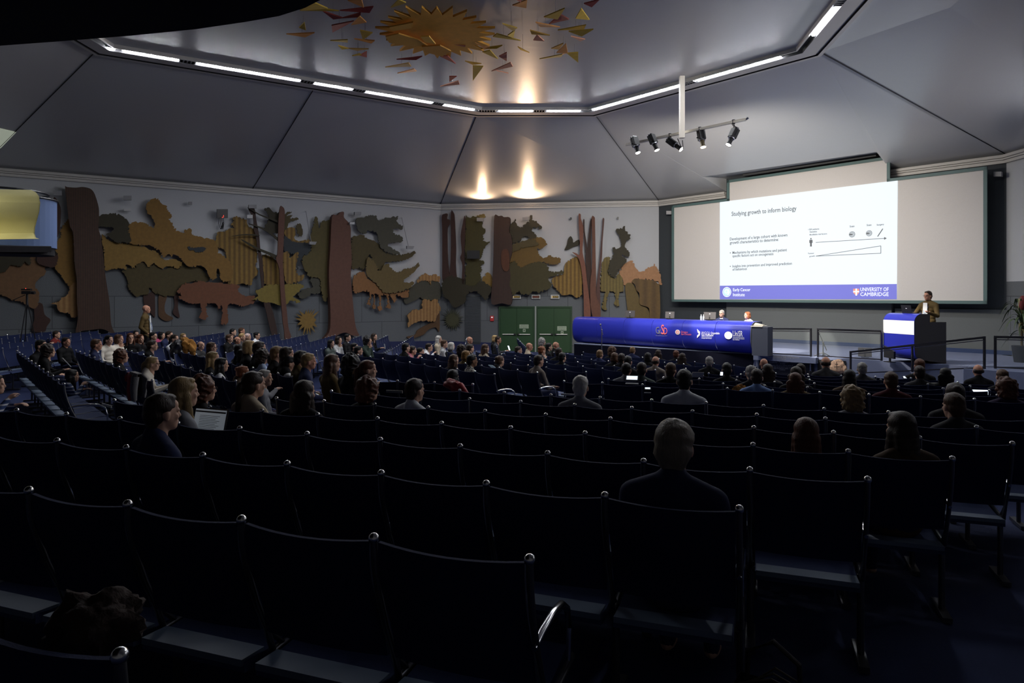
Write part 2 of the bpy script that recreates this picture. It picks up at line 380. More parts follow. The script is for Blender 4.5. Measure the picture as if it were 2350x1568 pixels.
for i, u0, u1, lb in ((2, 1098, 1140, 'short dark air grille over the corner left of the green doors'), (2, 1224, 1253, 'short dark air grille between the two cove lights above the green doors'), (3, 1568, 1597, 'short dark air grille beside the spotlight pole'), (1, 411, 450, 'dark air grille in the left ceiling edge, far from the doors'), (1, 689, 718, 'dark air grille in the left ceiling edge near the tallest seam'), (1, 809, 838, 'dark air grille in the left ceiling edge above the big red trunk'), (1, 992, 1017, 'dark air grille in the left ceiling edge near the corner')): strip(i, u0, u1, True, lb)

# dark gallery soffit close above the left rear seats
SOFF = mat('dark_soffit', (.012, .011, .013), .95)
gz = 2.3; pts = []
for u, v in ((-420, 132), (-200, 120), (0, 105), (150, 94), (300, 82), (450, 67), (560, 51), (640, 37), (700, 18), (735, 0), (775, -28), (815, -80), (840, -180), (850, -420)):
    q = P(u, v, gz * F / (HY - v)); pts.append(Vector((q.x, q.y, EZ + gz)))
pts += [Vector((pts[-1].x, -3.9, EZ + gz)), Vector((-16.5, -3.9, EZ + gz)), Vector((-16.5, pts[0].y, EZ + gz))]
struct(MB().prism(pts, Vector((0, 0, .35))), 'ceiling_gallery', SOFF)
# lit patch of sloped ceiling over the left gallery, glow put into the material
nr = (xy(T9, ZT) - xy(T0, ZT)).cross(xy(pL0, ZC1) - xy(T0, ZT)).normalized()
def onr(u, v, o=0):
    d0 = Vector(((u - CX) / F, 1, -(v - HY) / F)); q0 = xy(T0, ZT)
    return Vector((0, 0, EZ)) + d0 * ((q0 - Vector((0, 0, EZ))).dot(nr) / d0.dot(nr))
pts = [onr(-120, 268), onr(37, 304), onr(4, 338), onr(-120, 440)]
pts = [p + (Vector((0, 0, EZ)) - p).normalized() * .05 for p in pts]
struct(MB().prism(pts, Vector((-.02, 0, .04))), 'lit_ceiling_patch', mat('pale_lit_ceiling_patch', (.5, .55, .45), .7, emit=.21, ecol=(.80, .88, .70)))
# ------------------------------------------------------------------ wooden forest mural: cut-out pieces standing off the walls
Z1 = lambda x, y: (x / 3.917, 400 + y / 3.917)
Z2 = lambda x, y: (500 + x / 4.196, 430 + y / 4.196)
Z3 = lambda x, y: (980 + x / 4.02, 430 + y / 4.02)
def wood(name, c, st=None, rough=.75):
    c = tuple(q * .55 for q in c); st = st and (st[0], st[1], tuple(q * .55 for q in st[2]))
    return mc(name, c, rough, noise_s=9, noise_a=.28, stripes=st, bump=.3, bump_s=60)
YEL = wood('wood_mustard', (.36, .19, .035)); YEL2 = wood('wood_ochre', (.40, .235, .05)); OLV = wood('wood_olive', (.115, .085, .025)); DOL = wood('wood_dark_olive', (.055, .045, .02))
RED = wood('wood_red_brown', (.27, .10, .045)); DRD = wood('wood_dark_red', (.085, .035, .025)); BRN = wood('wood_brown', (.17, .085, .035)); TAN = wood('wood_tan', (.42, .24, .085))
ORG = wood('wood_orange', (.38, .17, .055)); PCH = wood('wood_peach', (.60, .31, .15)); KHK = wood('wood_khaki', (.30, .22, .06)); GRN = wood('wood_grey_green', (.10, .095, .065))
TRK = wood('bark_boards', (.15, .075, .045), (6, 1.5, (.05, .028, .02))); TRK2 = wood('bark_boards_dark', (.11, .05, .035), (9, 1.5, (.035, .02, .015))); YST = wood('wood_yellow_slats', (.42, .25, .05), (1.7, .0, (.21, .115, .025)))
PST = wood('wood_peach_slats', (.58, .33, .12), (1.9, .3, (.40, .20, .07))); TRD = wood('bark_red', (.20, .085, .055)); BLU = wood('wood_blue_grey', (.045, .055, .065)); OST = wood('wood_brown_grain', (.22, .13, .04), (.8, 2, (.15, .085, .03)))
def lb_skip(l): return 'slat' if ('board' in l or 'bark' in l) else ''
def scallop(px, step=8.5, amp=3.0):     # little leaf lobes along the sawn edge
    out = []; n = len(px); acc = 0; k = 0
    ar = sum(px[i].x * px[(i + 1) % n].y - px[(i + 1) % n].x * px[i].y for i in range(n)); sg = 1 if ar > 0 else -1
    for i in range(n):
        a, b = px[i], px[(i + 1) % n]; L = (b - a).length; m_ = max(1, int(L / 1.5))
        for j in range(m_):
            p = a.lerp(b, j / m_); t = (b - a).normalized() if L > 1e-6 else Vector((1, 0, 0)); nn = Vector((t.y, -t.x, 0)) * sg
            w_ = noise.noise(Vector((p.x * .11, p.y * .11, 2))); w2 = noise.noise(Vector((p.x * .045, p.y * .045, 9))); f_ = abs(math.sin(acc / step * 3.14159 + 9 * w2))
            out.append(p + nn * (amp * (f_ - .65) * max(.25, 1 + 2.2 * w_))); acc += L / m_
    return out
def cut(name, label, m_, Z, pts, off=.12, th=.05, pl=None, sm=3, cat='wall art'):
    pl = pl or (WD if Z is Z3 else WL)
    px = [Z(*p) for p in pts]; px = smooth_loop([(a, b, 0) for a, b in px], sm) if sm > 1 else [Vector((a, b, 0)) for a, b in px]
    if name in ('foliage_cutout', 'animal_cutout') and sm > 1 and 'slat' not in lb_skip(label): px = scallop(px)
    P3 = [pl.hit(p.x, p.y, off) for p in px]
    c = sum(P3, Vector()) / len(P3)
    mb = MB().prism(P3, -pl.n * th)
    # local x along the wall so that boards run upright
    o = bpy.data.objects.new(name, None)
    Mw = Matrix.Translation(c) @ Matrix(((pl.e.x, -pl.n.x, 0), (pl.e.y, -pl.n.y, 0), (0, 0, 1))).to_4x4(); Mi = Mw.inverted()
    mb.v = [tuple(Mi @ Vector(p)) for p in mb.v]
    o = mb.obj(name, m_); o.matrix_world = Mw
    return tag(o, label, cat)
cut('tree_trunk_cutout', 'huge dark striped tree trunk cut-out at the left of the forest mural', TRK, Z1, [(585,105),(600,114),(680,120),(740,114),(800,125),(835,150),(860,200),(888,300),(890,380),(885,480),(905,560),(925,700),(940,850),(955,960),(985,1150),(1000,1350),(1035,1440),(960,1405),(900,1390),(820,1400),(740,1407),(680,1420),(700,1300),(690,1100),(690,950),(670,800),(665,650),(655,520),(630,470),(610,350),(600,250),(590,180)], .42, .3)
cut('tree_trunk_cutout', 'slim dark red trunk cut-out beside the blue gallery drum', DRD, Z1, [(485,205),(520,240),(545,300),(548,370),(540,470),(520,560),(470,620),(455,600),(455,280),(470,270)], .2)
cut('foliage_cutout', 'dark olive leaning crown cut-out touching the huge striped trunk', DOL, Z1, [(860,390),(900,370),(960,355),(1040,352),(1090,370),(1130,400),(1155,440),(1158,520),(1175,600),(1150,620),(1100,605),(1080,622),(1020,600),(980,560),(950,545),(1020,500),(1020,480),(960,475),(900,470),(860,460),(840,420)], .34)
cut('foliage_cutout', 'long mustard foliage cut-out just right of the huge striped trunk', YEL2, Z1, [(915,540),(990,600),(1160,625),(1300,650),(1340,680),(1400,690),(1430,720),(1480,770),(1560,765),(1610,780),(1640,800),(1600,850),(1550,830),(1490,830),(1470,850),(1420,830),(1380,800),(1340,835),(1290,795),(1230,810),(1200,845),(1170,830),(1150,815),(1130,820),(1140,850),(1060,845),(1000,855),(945,855),(935,700)], .2)
cut('foliage_cutout', 'big mustard tree crown cut-out with a tall rounded head, left of the wall monitor', YEL, Z1, [(1335,250),(1370,225),(1425,222),(1445,260),(1495,285),(1505,320),(1540,360),(1545,390),(1520,400),(1530,430),(1560,440),(1560,470),(1600,510),(1660,530),(1655,505),(1690,490),(1725,500),(1720,530),(1740,550),(1800,560),(1870,580),(1920,590),(1945,620),(1960,700),(1990,720),(2060,780),(2090,850),(2095,900),(2060,960),(1990,955),(1975,880),(1960,840),(1945,880),(1950,930),(1910,955),(1870,900),(1850,850),(1800,820),(1760,830),(1700,830),(1650,790),(1610,740),(1570,730),(1530,740),(1510,720),(1470,750),(1440,690),(1400,670),(1350,640),(1300,640),(1160,620),(1160,560),(1152,470),(1190,435),(1240,428),(1310,440),(1370,480),(1395,450),(1360,380),(1320,340),(1315,280)], .32)
cut('foliage_cutout', 'small dark patch standing for a hole in the mustard crown', BLU, Z1, [(1690,650),(1740,662),(1790,655),(1850,658),(1835,690),(1790,702),(1745,700),(1700,680)], .35, .03)  # dark patch stands for an open hole in the crown
cut('foliage_cutout', 'wide dark olive bush cut-out under the long mustard foliage', OLV, Z1, [(1100,870),(1160,845),(1200,850),(1240,800),(1290,795),(1340,840),(1400,805),(1470,855),(1550,835),(1600,855),(1640,800),(1700,840),(1760,835),(1810,850),(1850,900),(1880,930),(1850,970),(1760,960),(1680,980),(1600,1040),(1570,1090),(1500,1100),(1440,1085),(1380,1060),(1350,1020),(1330,1080),(1270,1085),(1230,1100),(1180,1060),(1150,1010),(1150,960),(1120,900)], .12)
for lb, mm, pp in (('dark brown stump cut-out left-most under the olive bush', DRD, [(1290,1080),(1330,1075),(1385,1055),(1395,1150),(1395,1270),(1385,1285),(1350,1240),(1300,1180)]), ('curved reddish root cut-out under the olive bush', BRN, [(1430,1085),(1500,1090),(1480,1180),(1490,1250),(1555,1290),(1540,1310),(1490,1320),(1430,1280),(1425,1200)]), ('thin pointed dark root cut-out, right-most under the olive bush', DRD, [(1565,1080),(1600,1075),(1600,1200),(1615,1290),(1555,1250),(1570,1180)])):
    cut('root_cutout', lb, mm, Z1, pp, .07)
cut('animal_cutout', 'red-brown grazing animal cut-out in the middle of the left wall', RED, Z1, [(1600,1040),(1660,980),(1720,985),(1780,960),(1850,965),(1920,975),(1980,975),(2050,985),(2150,1000),(2140,1050),(2200,1095),(2290,1095),(2280,1160),(2220,1180),(2180,1190),(2100,1165),(2050,1175),(2045,1230),(2050,1330),(2020,1350),(1985,1340),(2000,1250),(1990,1175),(1970,1220),(1960,1190),(1930,1160),(1860,1170),(1855,1240),(1870,1290),(1830,1305),(1790,1290),(1810,1240),(1800,1165),(1760,1165),(1700,1160),(1640,1130),(1600,1110),(1630,1080),(1590,1060)], .26)
cut('foliage_cutout', 'mustard foliage cut-out left of the huge striped trunk', YEL, Z1, [(620,400),(600,420),(550,490),(545,560),(490,620),(500,690),(520,720),(490,760),(490,830),(520,880),(560,930),(620,1010),(660,1010),(690,980),(670,800),(665,600),(640,480)], .16)
cut('foliage_cutout', 'tan slatted leaf cut-out low at the left of the huge striped trunk', PST, Z1, [(455,1160),(520,1150),(560,1110),(610,1080),(630,1010),(700,980),(710,1250),(650,1290),(620,1250),(560,1245),(520,1220),(510,1180)], .2)
cut('foliage_cutout', 'brown tan bush cut-out at the far left end of the mural', wood('wood_dull_tan', (.27, .14, .06)), Z1, [(-90,645),(0,650),(240,650),(370,655),(370,690),(320,760),(340,800),(405,830),(405,900),(360,930),(310,1000),(350,1060),(345,1160),(300,1210),(200,1150),(100,1130),(0,1080),(-90,1090)], .12)
cut('foliage_cutout', 'black olive crown cut-out under the yellow gallery panel', DOL, Z1, [(-200,670),(0,670),(240,660),(270,740),(270,810),(220,790),(190,830),(100,820),(50,870),(0,890),(-200,900)], .2)
cut('foliage_cutout', 'dark red bush cut-out under the blue gallery drum', DRD, Z1, [(370,660),(455,630),(490,650),(490,720),(520,730),(515,800),(470,840),(400,820),(340,800),(330,720)], .22)
cut('root_cutout', 'dark red-brown stump cut-out behind the video camera tripod', DRD, Z1, [(310,1170),(380,1165),(400,1260),(455,1310),(420,1370),(400,1415),(290,1410),(310,1300)], .1)
cut('foliage_cutout', 'yellow slatted crown cut-out right of the wall monitor', YST, Z2, [(150,290),(190,280),(230,300),(270,310),(290,370),(320,390),(370,440),(380,700),(360,740),(385,830),(340,880),(320,945),(260,930),(200,940),(100,930),(110,880),(140,800),(110,770),(90,700),(60,600),(0,580),(-20,520),(0,430),(60,430),(100,400),(160,390),(130,360),(150,330)], .2)
cut('tree_trunk_cutout', 'leaning grey-brown slender trunk cut-out', TRK2, Z2, [(290,195),(340,190),(360,230),(370,310),(385,390),(400,480),(410,600),(430,700),(440,850),(450,950),(530,1200),(575,1420),(520,1420),(470,1220),(440,1100),(415,900),(395,700),(380,580),(365,470),(345,400),(340,300)], .34)
for nm, lb, pp, ww in (('branch_cutout', 'top dark branch cut-out of the leaning slender trunk', [(300,200),(400,262),(500,300),(600,340)], 9), ('branch_cutout', 'middle dark branch cut-out running down to the bare tree', [(310,355),(430,395),(530,460),(600,520)], 13), ('branch_cutout', 'long lower dark branch cut-out reaching out to the left of the bare tree', [(240,510),(380,590),(500,640),(590,690)], 17), ('branch_cutout', 'thin level dark twig cut-out left of the bare tree', [(140,470),(260,455),(390,462)], 7)):
    a = [Vector((x, y, 0)) for x, y in pp]; up_ = []; dn = []
    for i, q in enumerate(a):
        t = (a[min(i + 1, len(a) - 1)] - a[max(0, i - 1)]).normalized(); n = Vector((-t.y, t.x, 0)); k = ww * (.35 + .65 * i / (len(a) - 1))
        up_.append(q + n * k); dn.append(q - n * k)
    cut(nm, lb, DOL, Z2, [(p.x, p.y) for p in up_ + dn[::-1]], .44, .05, sm=2)
cut('tree_trunk_cutout', 'tall bare red-brown tree cut-out with a pointed top', TRD, Z2, [(600,190),(620,185),(645,230),(640,400),(630,600),(625,720),(635,850),(650,1050),(665,1200),(680,1350),(710,1450),(680,1475),(645,1460),(640,1380),(625,1290),(610,1100),(600,950),(590,780),(560,690),(575,640),(580,500),(585,300)], .5, .08)
cut('foliage_cutout', 'dark olive leaf cut-out left of the pointed tree top', DOL, Z2, [(450,210),(490,200),(540,240),(590,250),(600,340),(580,440),(500,440),(450,390),(480,330),(490,270)], .3)
cut('foliage_cutout', 'forked dark olive leaf cut-out right of the pointed tree top', OLV, Z2, [(640,260),(700,235),(705,245),(660,275),(718,265),(690,300),(760,292),(775,310),(720,330),(680,370),(640,410)], .3)
cut('foliage_cutout', 'small yellow slatted crown cut-out right of the pointed tree', YST, Z2, [(640,410),(700,385),(745,400),(750,500),(800,520),(870,500),(890,530),(780,545),(700,540),(650,470)], .18)
cut('foliage_cutout', 'knobbly dark shape cut-out above the small yellow crown', OLV, Z2, [(755,380),(780,345),(805,365),(818,420),(812,465),(785,470),(760,430)], .22)
cut('foliage_cutout', 'blue-grey mossy cut-out between the bare tree and the big red trunk', BLU, Z2, [(640,470),(700,510),(760,530),(880,540),(900,580),(870,640),(820,660),(800,720),(770,790),(745,740),(720,640),(640,620)], .26)
cut('foliage_cutout', 'yellow slatted panel cut-out between the two slender trunks', YST, Z2, [(430,650),(560,700),(590,780),(600,930),(460,935),(445,850)], .14)
cut('foliage_cutout', 'yellow slatted flame-edged cut-out right of the bare tree', YST, Z2, [(620,640),(680,625),(700,680),(770,620),(770,680),(750,780),(780,850),(830,840),(820,890),(700,930),(660,925),(640,850),(625,740)], .34)
cut('foliage_cutout', 'yellow olive leaf cut-out with hooked tips low behind the bare tree', wood('wood_lime', (.34, .25, .045)), Z2, [(330,1080),(390,1050),(360,1000),(410,980),(450,950),(530,935),(640,940),(750,930),(830,940),(800,985),(750,1030),(730,1060),(785,1090),(780,1115),(700,1090),(650,1130),(600,1140),(520,1110),(450,1110),(390,1085)], .36)
cut('foliage_cutout', 'tall olive crown cut-out just left of the big red trunk', wood('wood_moss', (.15, .115, .03)), Z2, [(905,430),(940,280),(965,330),(975,400),(1000,330),(1050,320),(1090,325),(1090,450),(1080,900),(1060,1060),(1020,1095),(990,980),(980,880),(880,860),(840,800),(810,720),(830,660),(890,620),(900,560),(890,470)], .24)
cut('foliage_cutout', 'dull olive bush cut-out low left of the big red trunk', GRN, Z2, [(880,880),(980,880),(1000,960),(980,1020),(900,1030),(820,1075),(770,1040),(830,980),(920,960)], .18)
cut('tree_trunk_cutout', 'big smooth red-brown trunk cut-out with flared foot', TRD, Z2, [(1100,285),(1150,270),(1185,237),(1215,240),(1215,290),(1260,340),(1280,400),(1280,500),(1290,700),(1280,850),(1300,1100),(1320,1300),(1340,1380),(1360,1430),(1290,1425),(1240,1400),(1180,1410),(1100,1455),(990,1490),(1070,1400),(1085,1250),(1075,1000),(1070,800),(1085,560)], .5, .3)
cut('foliage_cutout', 'dark grey-olive crown cut-out top right of the big red trunk', GRN, Z2, [(1330,310),(1400,290),(1470,270),(1530,280),(1545,320),(1640,290),(1740,285),(1720,320),(1730,345),(1775,370),(1780,400),(1690,400),(1705,450),(1770,470),(1780,520),(1720,530),(1650,540),(1640,560),(1700,600),(1755,630),(1740,645),(1680,640),(1600,610),(1560,560),(1540,480),(1530,440),(1440,410),(1440,450),(1380,440),(1345,400)], .34)
cut('foliage_cutout', 'olive foliage cut-out with a long upper twig, right of the big red trunk', OLV, Z2, [(1290,495),(1340,470),(1400,455),(1430,490),(1540,530),(1580,600),(1640,640),(1770,650),(1880,620),(1905,630),(1850,680),(1760,710),(1640,720),(1600,750),(1560,810),(1500,720),(1470,650),(1445,670),(1430,760),(1400,790),(1350,770),(1290,780)], .24)
cut('foliage_cutout', 'warm olive foliage cut-out with a rising lower twig over the orange animal', wood('wood_warm_olive', (.21, .145, .045)), Z2, [(1445,680),(1480,690),(1520,740),(1560,810),(1600,750),(1650,740),(1680,790),(1740,820),(1830,770),(1890,770),(1930,725),(1937,760),(1880,820),(1840,860),(1790,890),(1800,920),(1890,910),(1870,950),(1820,985),(1740,1010),(1660,1020),(1590,1010),(1550,960),(1500,910),(1460,870),(1430,830),(1430,750)], .38)
cut('animal_cutout', 'orange four-legged animal cut-out right of the big red trunk', ORG, Z2, [(1305,880),(1330,840),(1380,810),(1420,830),(1440,880),(1500,910),(1550,960),(1600,1010),(1660,1025),(1760,1010),(1835,990),(1830,1060),(1780,1060),(1712,1035),(1722,1080),(1700,1112),(1682,1080),(1662,1035),(1645,1040),(1655,1130),(1672,1158),(1615,1160),(1638,1120),(1622,1040),(1580,1040),(1570,1130),(1585,1180),(1540,1185),(1557,1120),(1550,1040),(1512,1032),(1512,1120),(1522,1167),(1488,1160),(1502,1110),(1500,1032),(1480,1030),(1465,1100),(1472,1138),(1435,1120),(1457,1080),(1462,1012),(1400,1000),(1340,1020),(1305,1000)], .3, sm=2)
cut('foliage_cutout', 'dark grey board cut-out in the room corner beside the warm olive foliage', GRN, Z2, [(1870,960),(1920,920),(2000,905),(2135,920),(2135,1080),(1980,1080),(1950,1060),(1900,1090),(1850,1110),(1810,1125),(1790,1080),(1840,1060),(1840,990)], .14)
cut('foliage_cutout', 'small pale yellow slatted cut-out in the room corner', PST, Z2, [(1925,890),(1960,850),(2000,828),(2040,850),(2100,840),(2135,860),(2135,910),(2060,900),(2050,940),(2030,905),(1960,900),(1930,920)], .2)
cut('animal_cutout', 'peach slatted animal-shaped cut-out low in the room corner', PST, Z2, [(1985,1075),(2040,1090),(2110,1075),(2120,1110),(2140,1140),(2138,1190),(2110,1240),(2080,1290),(2000,1290),(1940,1290),(1870,1320),(1830,1350),(1840,1280),(1825,1240),(1860,1210),(1880,1180),(1970,1170),(1960,1120)], .26)
cut('root_cutout', 'brown fallen root cut-out at the foot of the room corner', BRN, Z2, [(1820,1440),(1850,1460),(1870,1485),(1900,1450),(1980,1420),(2030,1370),(2100,1350),(2132,1390),(2135,1200),(2110,1240),(2060,1300),(1980,1340),(1920,1380),(1900,1420)], .12)
# spiky leaf plants
def spiky(name, lb, mm, Z, c, tips, rin, off, th=.04):
    pts = []; n = len(tips)
    for i in range(n):
        a = Vector(tips[i]); b = Vector(tips[(i + 1) % n]); pts.append(tuple(a)); mid = (a + b) / 2 - Vector(c); k = rin / max(mid.length, 1); pts.append(tuple(Vector(c) + mid * k))
    return cut(name, lb, mm, Z, pts, off, th, sm=1)
spiky('plant_cutout', 'spiky yellow leaf plant cut-out low between bare tree and big red trunk', YEL2, Z2, (865, 1285), [(780,1185),(748,1218),(742,1262),(762,1325),(775,1382),(820,1432),(860,1452),(893,1425),(938,1402),(958,1345),(948,1275),(977,1190),(935,1172),(905,1178),(875,1176),(852,1182)], 66, .16)
tp = [(235 + 105 * math.cos(a) * (1 if k % 2 else .82), 1215 + 118 * math.sin(a) * (1 if k % 2 else .85)) for k, a in enumerate([2 * math.pi * i / 26 for i in range(26)])]
spiky('plant_cutout', 'spiky dark green leaf plant cut-out beside the louvred panel', wood('wood_dull_green', (.10, .10, .045)), Z3, (235, 1225), tp, 52, .12)
# front wall
cut('tree_trunk_cutout', 'left of the two slim dark red trunks next to the room corner', DRD, Z3, [(135,270),(160,245),(190,245),(185,290),(210,300),(210,340),(190,380),(190,560),(195,700),(205,850),(145,870),(140,700),(140,400)], .2)
cut('tree_trunk_cutout', 'right of the two slim dark red trunks next to the room corner', DRD, Z3, [(220,230),(245,235),(255,280),(262,420),(268,560),(265,700),(275,830),(300,860),(210,860),(215,700),(220,500)], .2)
cut('foliage_cutout', 'dark undergrowth cut-out at the foot of the two slim trunks', DOL, Z3, [(140,880),(200,820),(280,830),(350,860),(360,900),(440,910),(480,870),(520,870),(600,930),(590,960),(545,1040),(500,1000),(450,960),(400,970),(360,1000),(350,1060),(310,1090),(250,1110),(200,1050),(150,1000),(140,950)], .3)
cut('tree_trunk_cutout', 'thin dark trunk cut-out with a knot at the left edge of the olive crown', DRD, Z3, [(345,262),(355,300),(350,440),(345,600),(345,860),(320,880),(325,720),(305,650),(320,600),(310,450),(330,330)], .3)
cut('foliage_cutout', 'tall olive crown cut-out with a black monitor in front', wood('wood_green_olive', (.095, .08, .018)), Z3, [(355,300),(380,280),(460,270),(500,290),(510,330),(510,370),(535,380),(535,420),(515,440),(530,500),(572,500),(560,530),(520,570),(510,620),(490,660),(480,672),(520,680),(515,710),(490,730),(510,760),(490,790),(500,850),(480,880),(430,920),(380,920),(355,870)], .16)
cut('foliage_cutout', 'small ochre flag cut-out above the tall olive crown', KHK, Z3, [(460,262),(500,250),(535,252),(535,280),(470,282)], .1)
cut('foliage_cutout', 'small round yellow crown cut-out left of the dark striped trunk', YEL2, Z3, [(515,830),(540,800),(560,785),(590,810),(605,870),(600,910),(590,925),(540,900),(510,870)], .14)
cut('tree_trunk_cutout', 'dark striped board trunk cut-out above the left green door', TRK2, Z3, [(622,262),(660,265),(690,262),(710,275),(762,278),(765,340),(755,400),(780,470),(785,600),(760,700),(770,820),(760,900),(780,960),(775,1080),(690,1070),(595,1075),(600,900),(610,700),(615,450)], .36, .25)
cut('foliage_cutout', 'red-brown bark patch on the dark striped trunk', wood('wood_rust', (.15, .05, .02)), Z3, [(690,590),(740,570),(760,640),(755,760),(710,770),(685,700)], .40, .04)
cut('foliage_cutout', 'nearly black upper crown cut-out with curled tips above the exit signs', DOL, Z3, [(755,350),(800,320),(815,283),(820,330),(830,350),(870,370),(900,340),(930,320),(950,300),(945,262),(972,260),(970,300),(1000,310),(1040,340),(1062,370),(1050,390),(1020,370),(980,375),(965,400),(990,420),(1010,460),(950,500),(930,455),(880,460),(860,500),(830,500),(780,520),(785,465),(755,400)], .2)
cut('foliage_cutout', 'mustard middle crown cut-out with a pointed right tip above the exit signs', wood('wood_dark_mustard', (.22, .125, .022)), Z3, [(780,550),(850,530),(900,500),(1000,470),(1060,460),(1105,515),(1090,540),(1050,570),(1020,570),(1040,630),(1100,650),(1130,625),(1170,650),(1210,645),(1237,670),(1200,710),(1130,710),(1060,690),(960,700),(860,740),(800,690),(755,690),(755,600)], .26)
cut('foliage_cutout', 'dark olive leaf cut-out over the mustard middle crown', OLV, Z3, [(740,590),(790,530),(860,505),(920,480),(980,480),(1010,500),(1030,530),(960,545),(880,560),(830,585),(770,600)], .31)
cut('foliage_cutout', 'large dark olive lower crown cut-out right above the exit signs', wood('wood_bottle_olive', (.085, .07, .018)), Z3, [(765,700),(810,680),(860,740),(960,700),(1050,690),(1110,720),(1130,770),(1180,780),(1260,770),(1250,800),(1200,810),(1130,830),(1120,860),(1150,900),(1120,940),(1080,950),(1040,970),(970,960),(950,990),(870,985),(850,950),(830,975),(790,990),(770,950),(740,960),(705,940),(740,900),(760,830),(740,780)], .34)
cut('foliage_cutout', 'yellow and brown slatted mound cut-out left of the three tall red trunks', YST, Z3, [(1150,870),(1170,830),(1220,815),(1260,780),(1270,720),(1290,690),(1350,650),(1395,645),(1430,720),(1430,950),(1425,990),(1390,1020),(1330,990),(1260,1000),(1220,970),(1160,900)], .22)
cut('bird_cutout', 'small dark bird cut-out left of the tall red trunks', DOL, Z3, [(1270,575),(1290,530),(1300,480),(1325,450),(1345,480),(1350,510),(1380,490),(1405,485),(1405,530),(1350,550),(1300,575)], .14)
cut('tree_trunk_cutout', 'leftmost tall red trunk cut-out with a side twig, behind the blue table', wood('wood_brick', (.30, .115, .07)), Z3, [(1398,250),(1418,250),(1420,290),(1440,360),(1440,480),(1435,600),(1460,720),(1475,860),(1490,980),(1505,1090),(1505,1215),(1452,1215),(1445,1000),(1430,800),(1400,660),(1340,600),(1380,610),(1405,620),(1410,520),(1400,350)], .4, .08)
cut('tree_trunk_cutout', 'thin brown trunk cut-out squeezed beside the leftmost tall red trunk', TRK2, Z3, [(1440,305),(1452,300),(1455,400),(1475,530),(1490,640),(1515,760),(1500,1000),(1480,900),(1465,700),(1460,560),(1440,400)], .3)
cut('tree_trunk_cutout', 'thin dark striped trunk cut-out rising between the tall red trunks', TRK2, Z3, [(1505,310),(1520,310),(1512,520),(1515,700),(1520,900),(1500,1100),(1470,900),(1465,680),(1480,560),(1490,440)], .25)
cut('tree_trunk_cutout', 'middle tall straight red-brown trunk cut-out behind the blue table', wood('wood_brick_dark', (.21, .085, .05)), Z3, [(1518,280),(1545,275),(1550,310),(1552,420),(1555,600),(1560,860),(1560,1000),(1598,1100),(1595,1218),(1540,1218),(1510,1100),(1505,900),(1520,740),(1525,500)], .45, .08)
cut('tree_trunk_cutout', 'rightmost tall thin dark trunk cut-out of the red group', wood('wood_plum', (.15, .07, .055)), Z3, [(1620,290),(1635,290),(1632,350),(1620,500),(1615,640),(1600,780),(1595,900),(1600,1100),(1592,1200),(1560,1000),(1570,860),(1590,700),(1605,500),(1615,380)], .34)
cut('foliage_cutout', 'knotty dark green tree cut-out over the khaki deer', DOL, Z3, [(1745,385),(1790,380),(1825,357),(1830,400),(1870,440),(1877,470),(1840,500),(1820,540),(1867,600),(1860,640),(1810,620),(1820,650),(1850,670),(1790,740),(1740,820),(1735,840),(1700,820),(1670,780),(1690,680),(1715,640),(1710,570),(1725,550),(1750,570),(1790,540),(1780,470),(1755,430)], .3)
cut('animal_cutout', 'khaki deer cut-out with two long legs right of the red trunks', wood('wood_khaki_slats', (.28, .21, .06), (2.2, .4, (.19, .14, .04))), Z3, [(1620,680),(1650,645),(1690,650),(1680,720),(1670,790),(1735,840),(1770,790),(1810,880),(1810,960),(1775,970),(1765,1060),(1777,1090),(1750,1100),(1730,1080),(1735,980),(1700,960),(1670,990),(1650,1100),(1667,1130),(1640,1128),(1613,1110),(1635,1000),(1630,960),(1600,950),(1605,800)], .16)
cut('foliage_cutout', 'peach bush cut-out with two humps at the right end of the mural', PCH, Z3, [(1775,790),(1800,740),(1830,700),(1890,675),(1910,710),(1950,775),(2000,770),(2040,740),(2080,730),(2105,705),(2120,740),(2150,800),(2160,860),(2160,905),(2100,860),(1980,850),(1910,850),(1890,880),(1820,905),(1810,860),(1775,840)], .14)
cut('foliage_cutout', 'olive-brown wavy board cut-out behind the blue table', wood('wood_umber', (.20, .135, .04)), Z3, [(1830,900),(1890,885),(1920,930),(1950,1000),(1965,1070),(2000,1100),(2040,1130),(2060,1240),(1950,1240),(1845,1235),(1850,1150),(1840,1050)], .2)
cut('foliage_cutout', 'large golden brown rounded board cut-out at the right end beside the dark stage', OST, Z3, [(1890,870),(1920,842),(1980,850),(2080,860),(2130,890),(2146,930),(2146,1235),(2060,1235),(2050,1120),(2000,1095),(1960,1070),(1960,980),(1930,950),(1920,900)], .3)

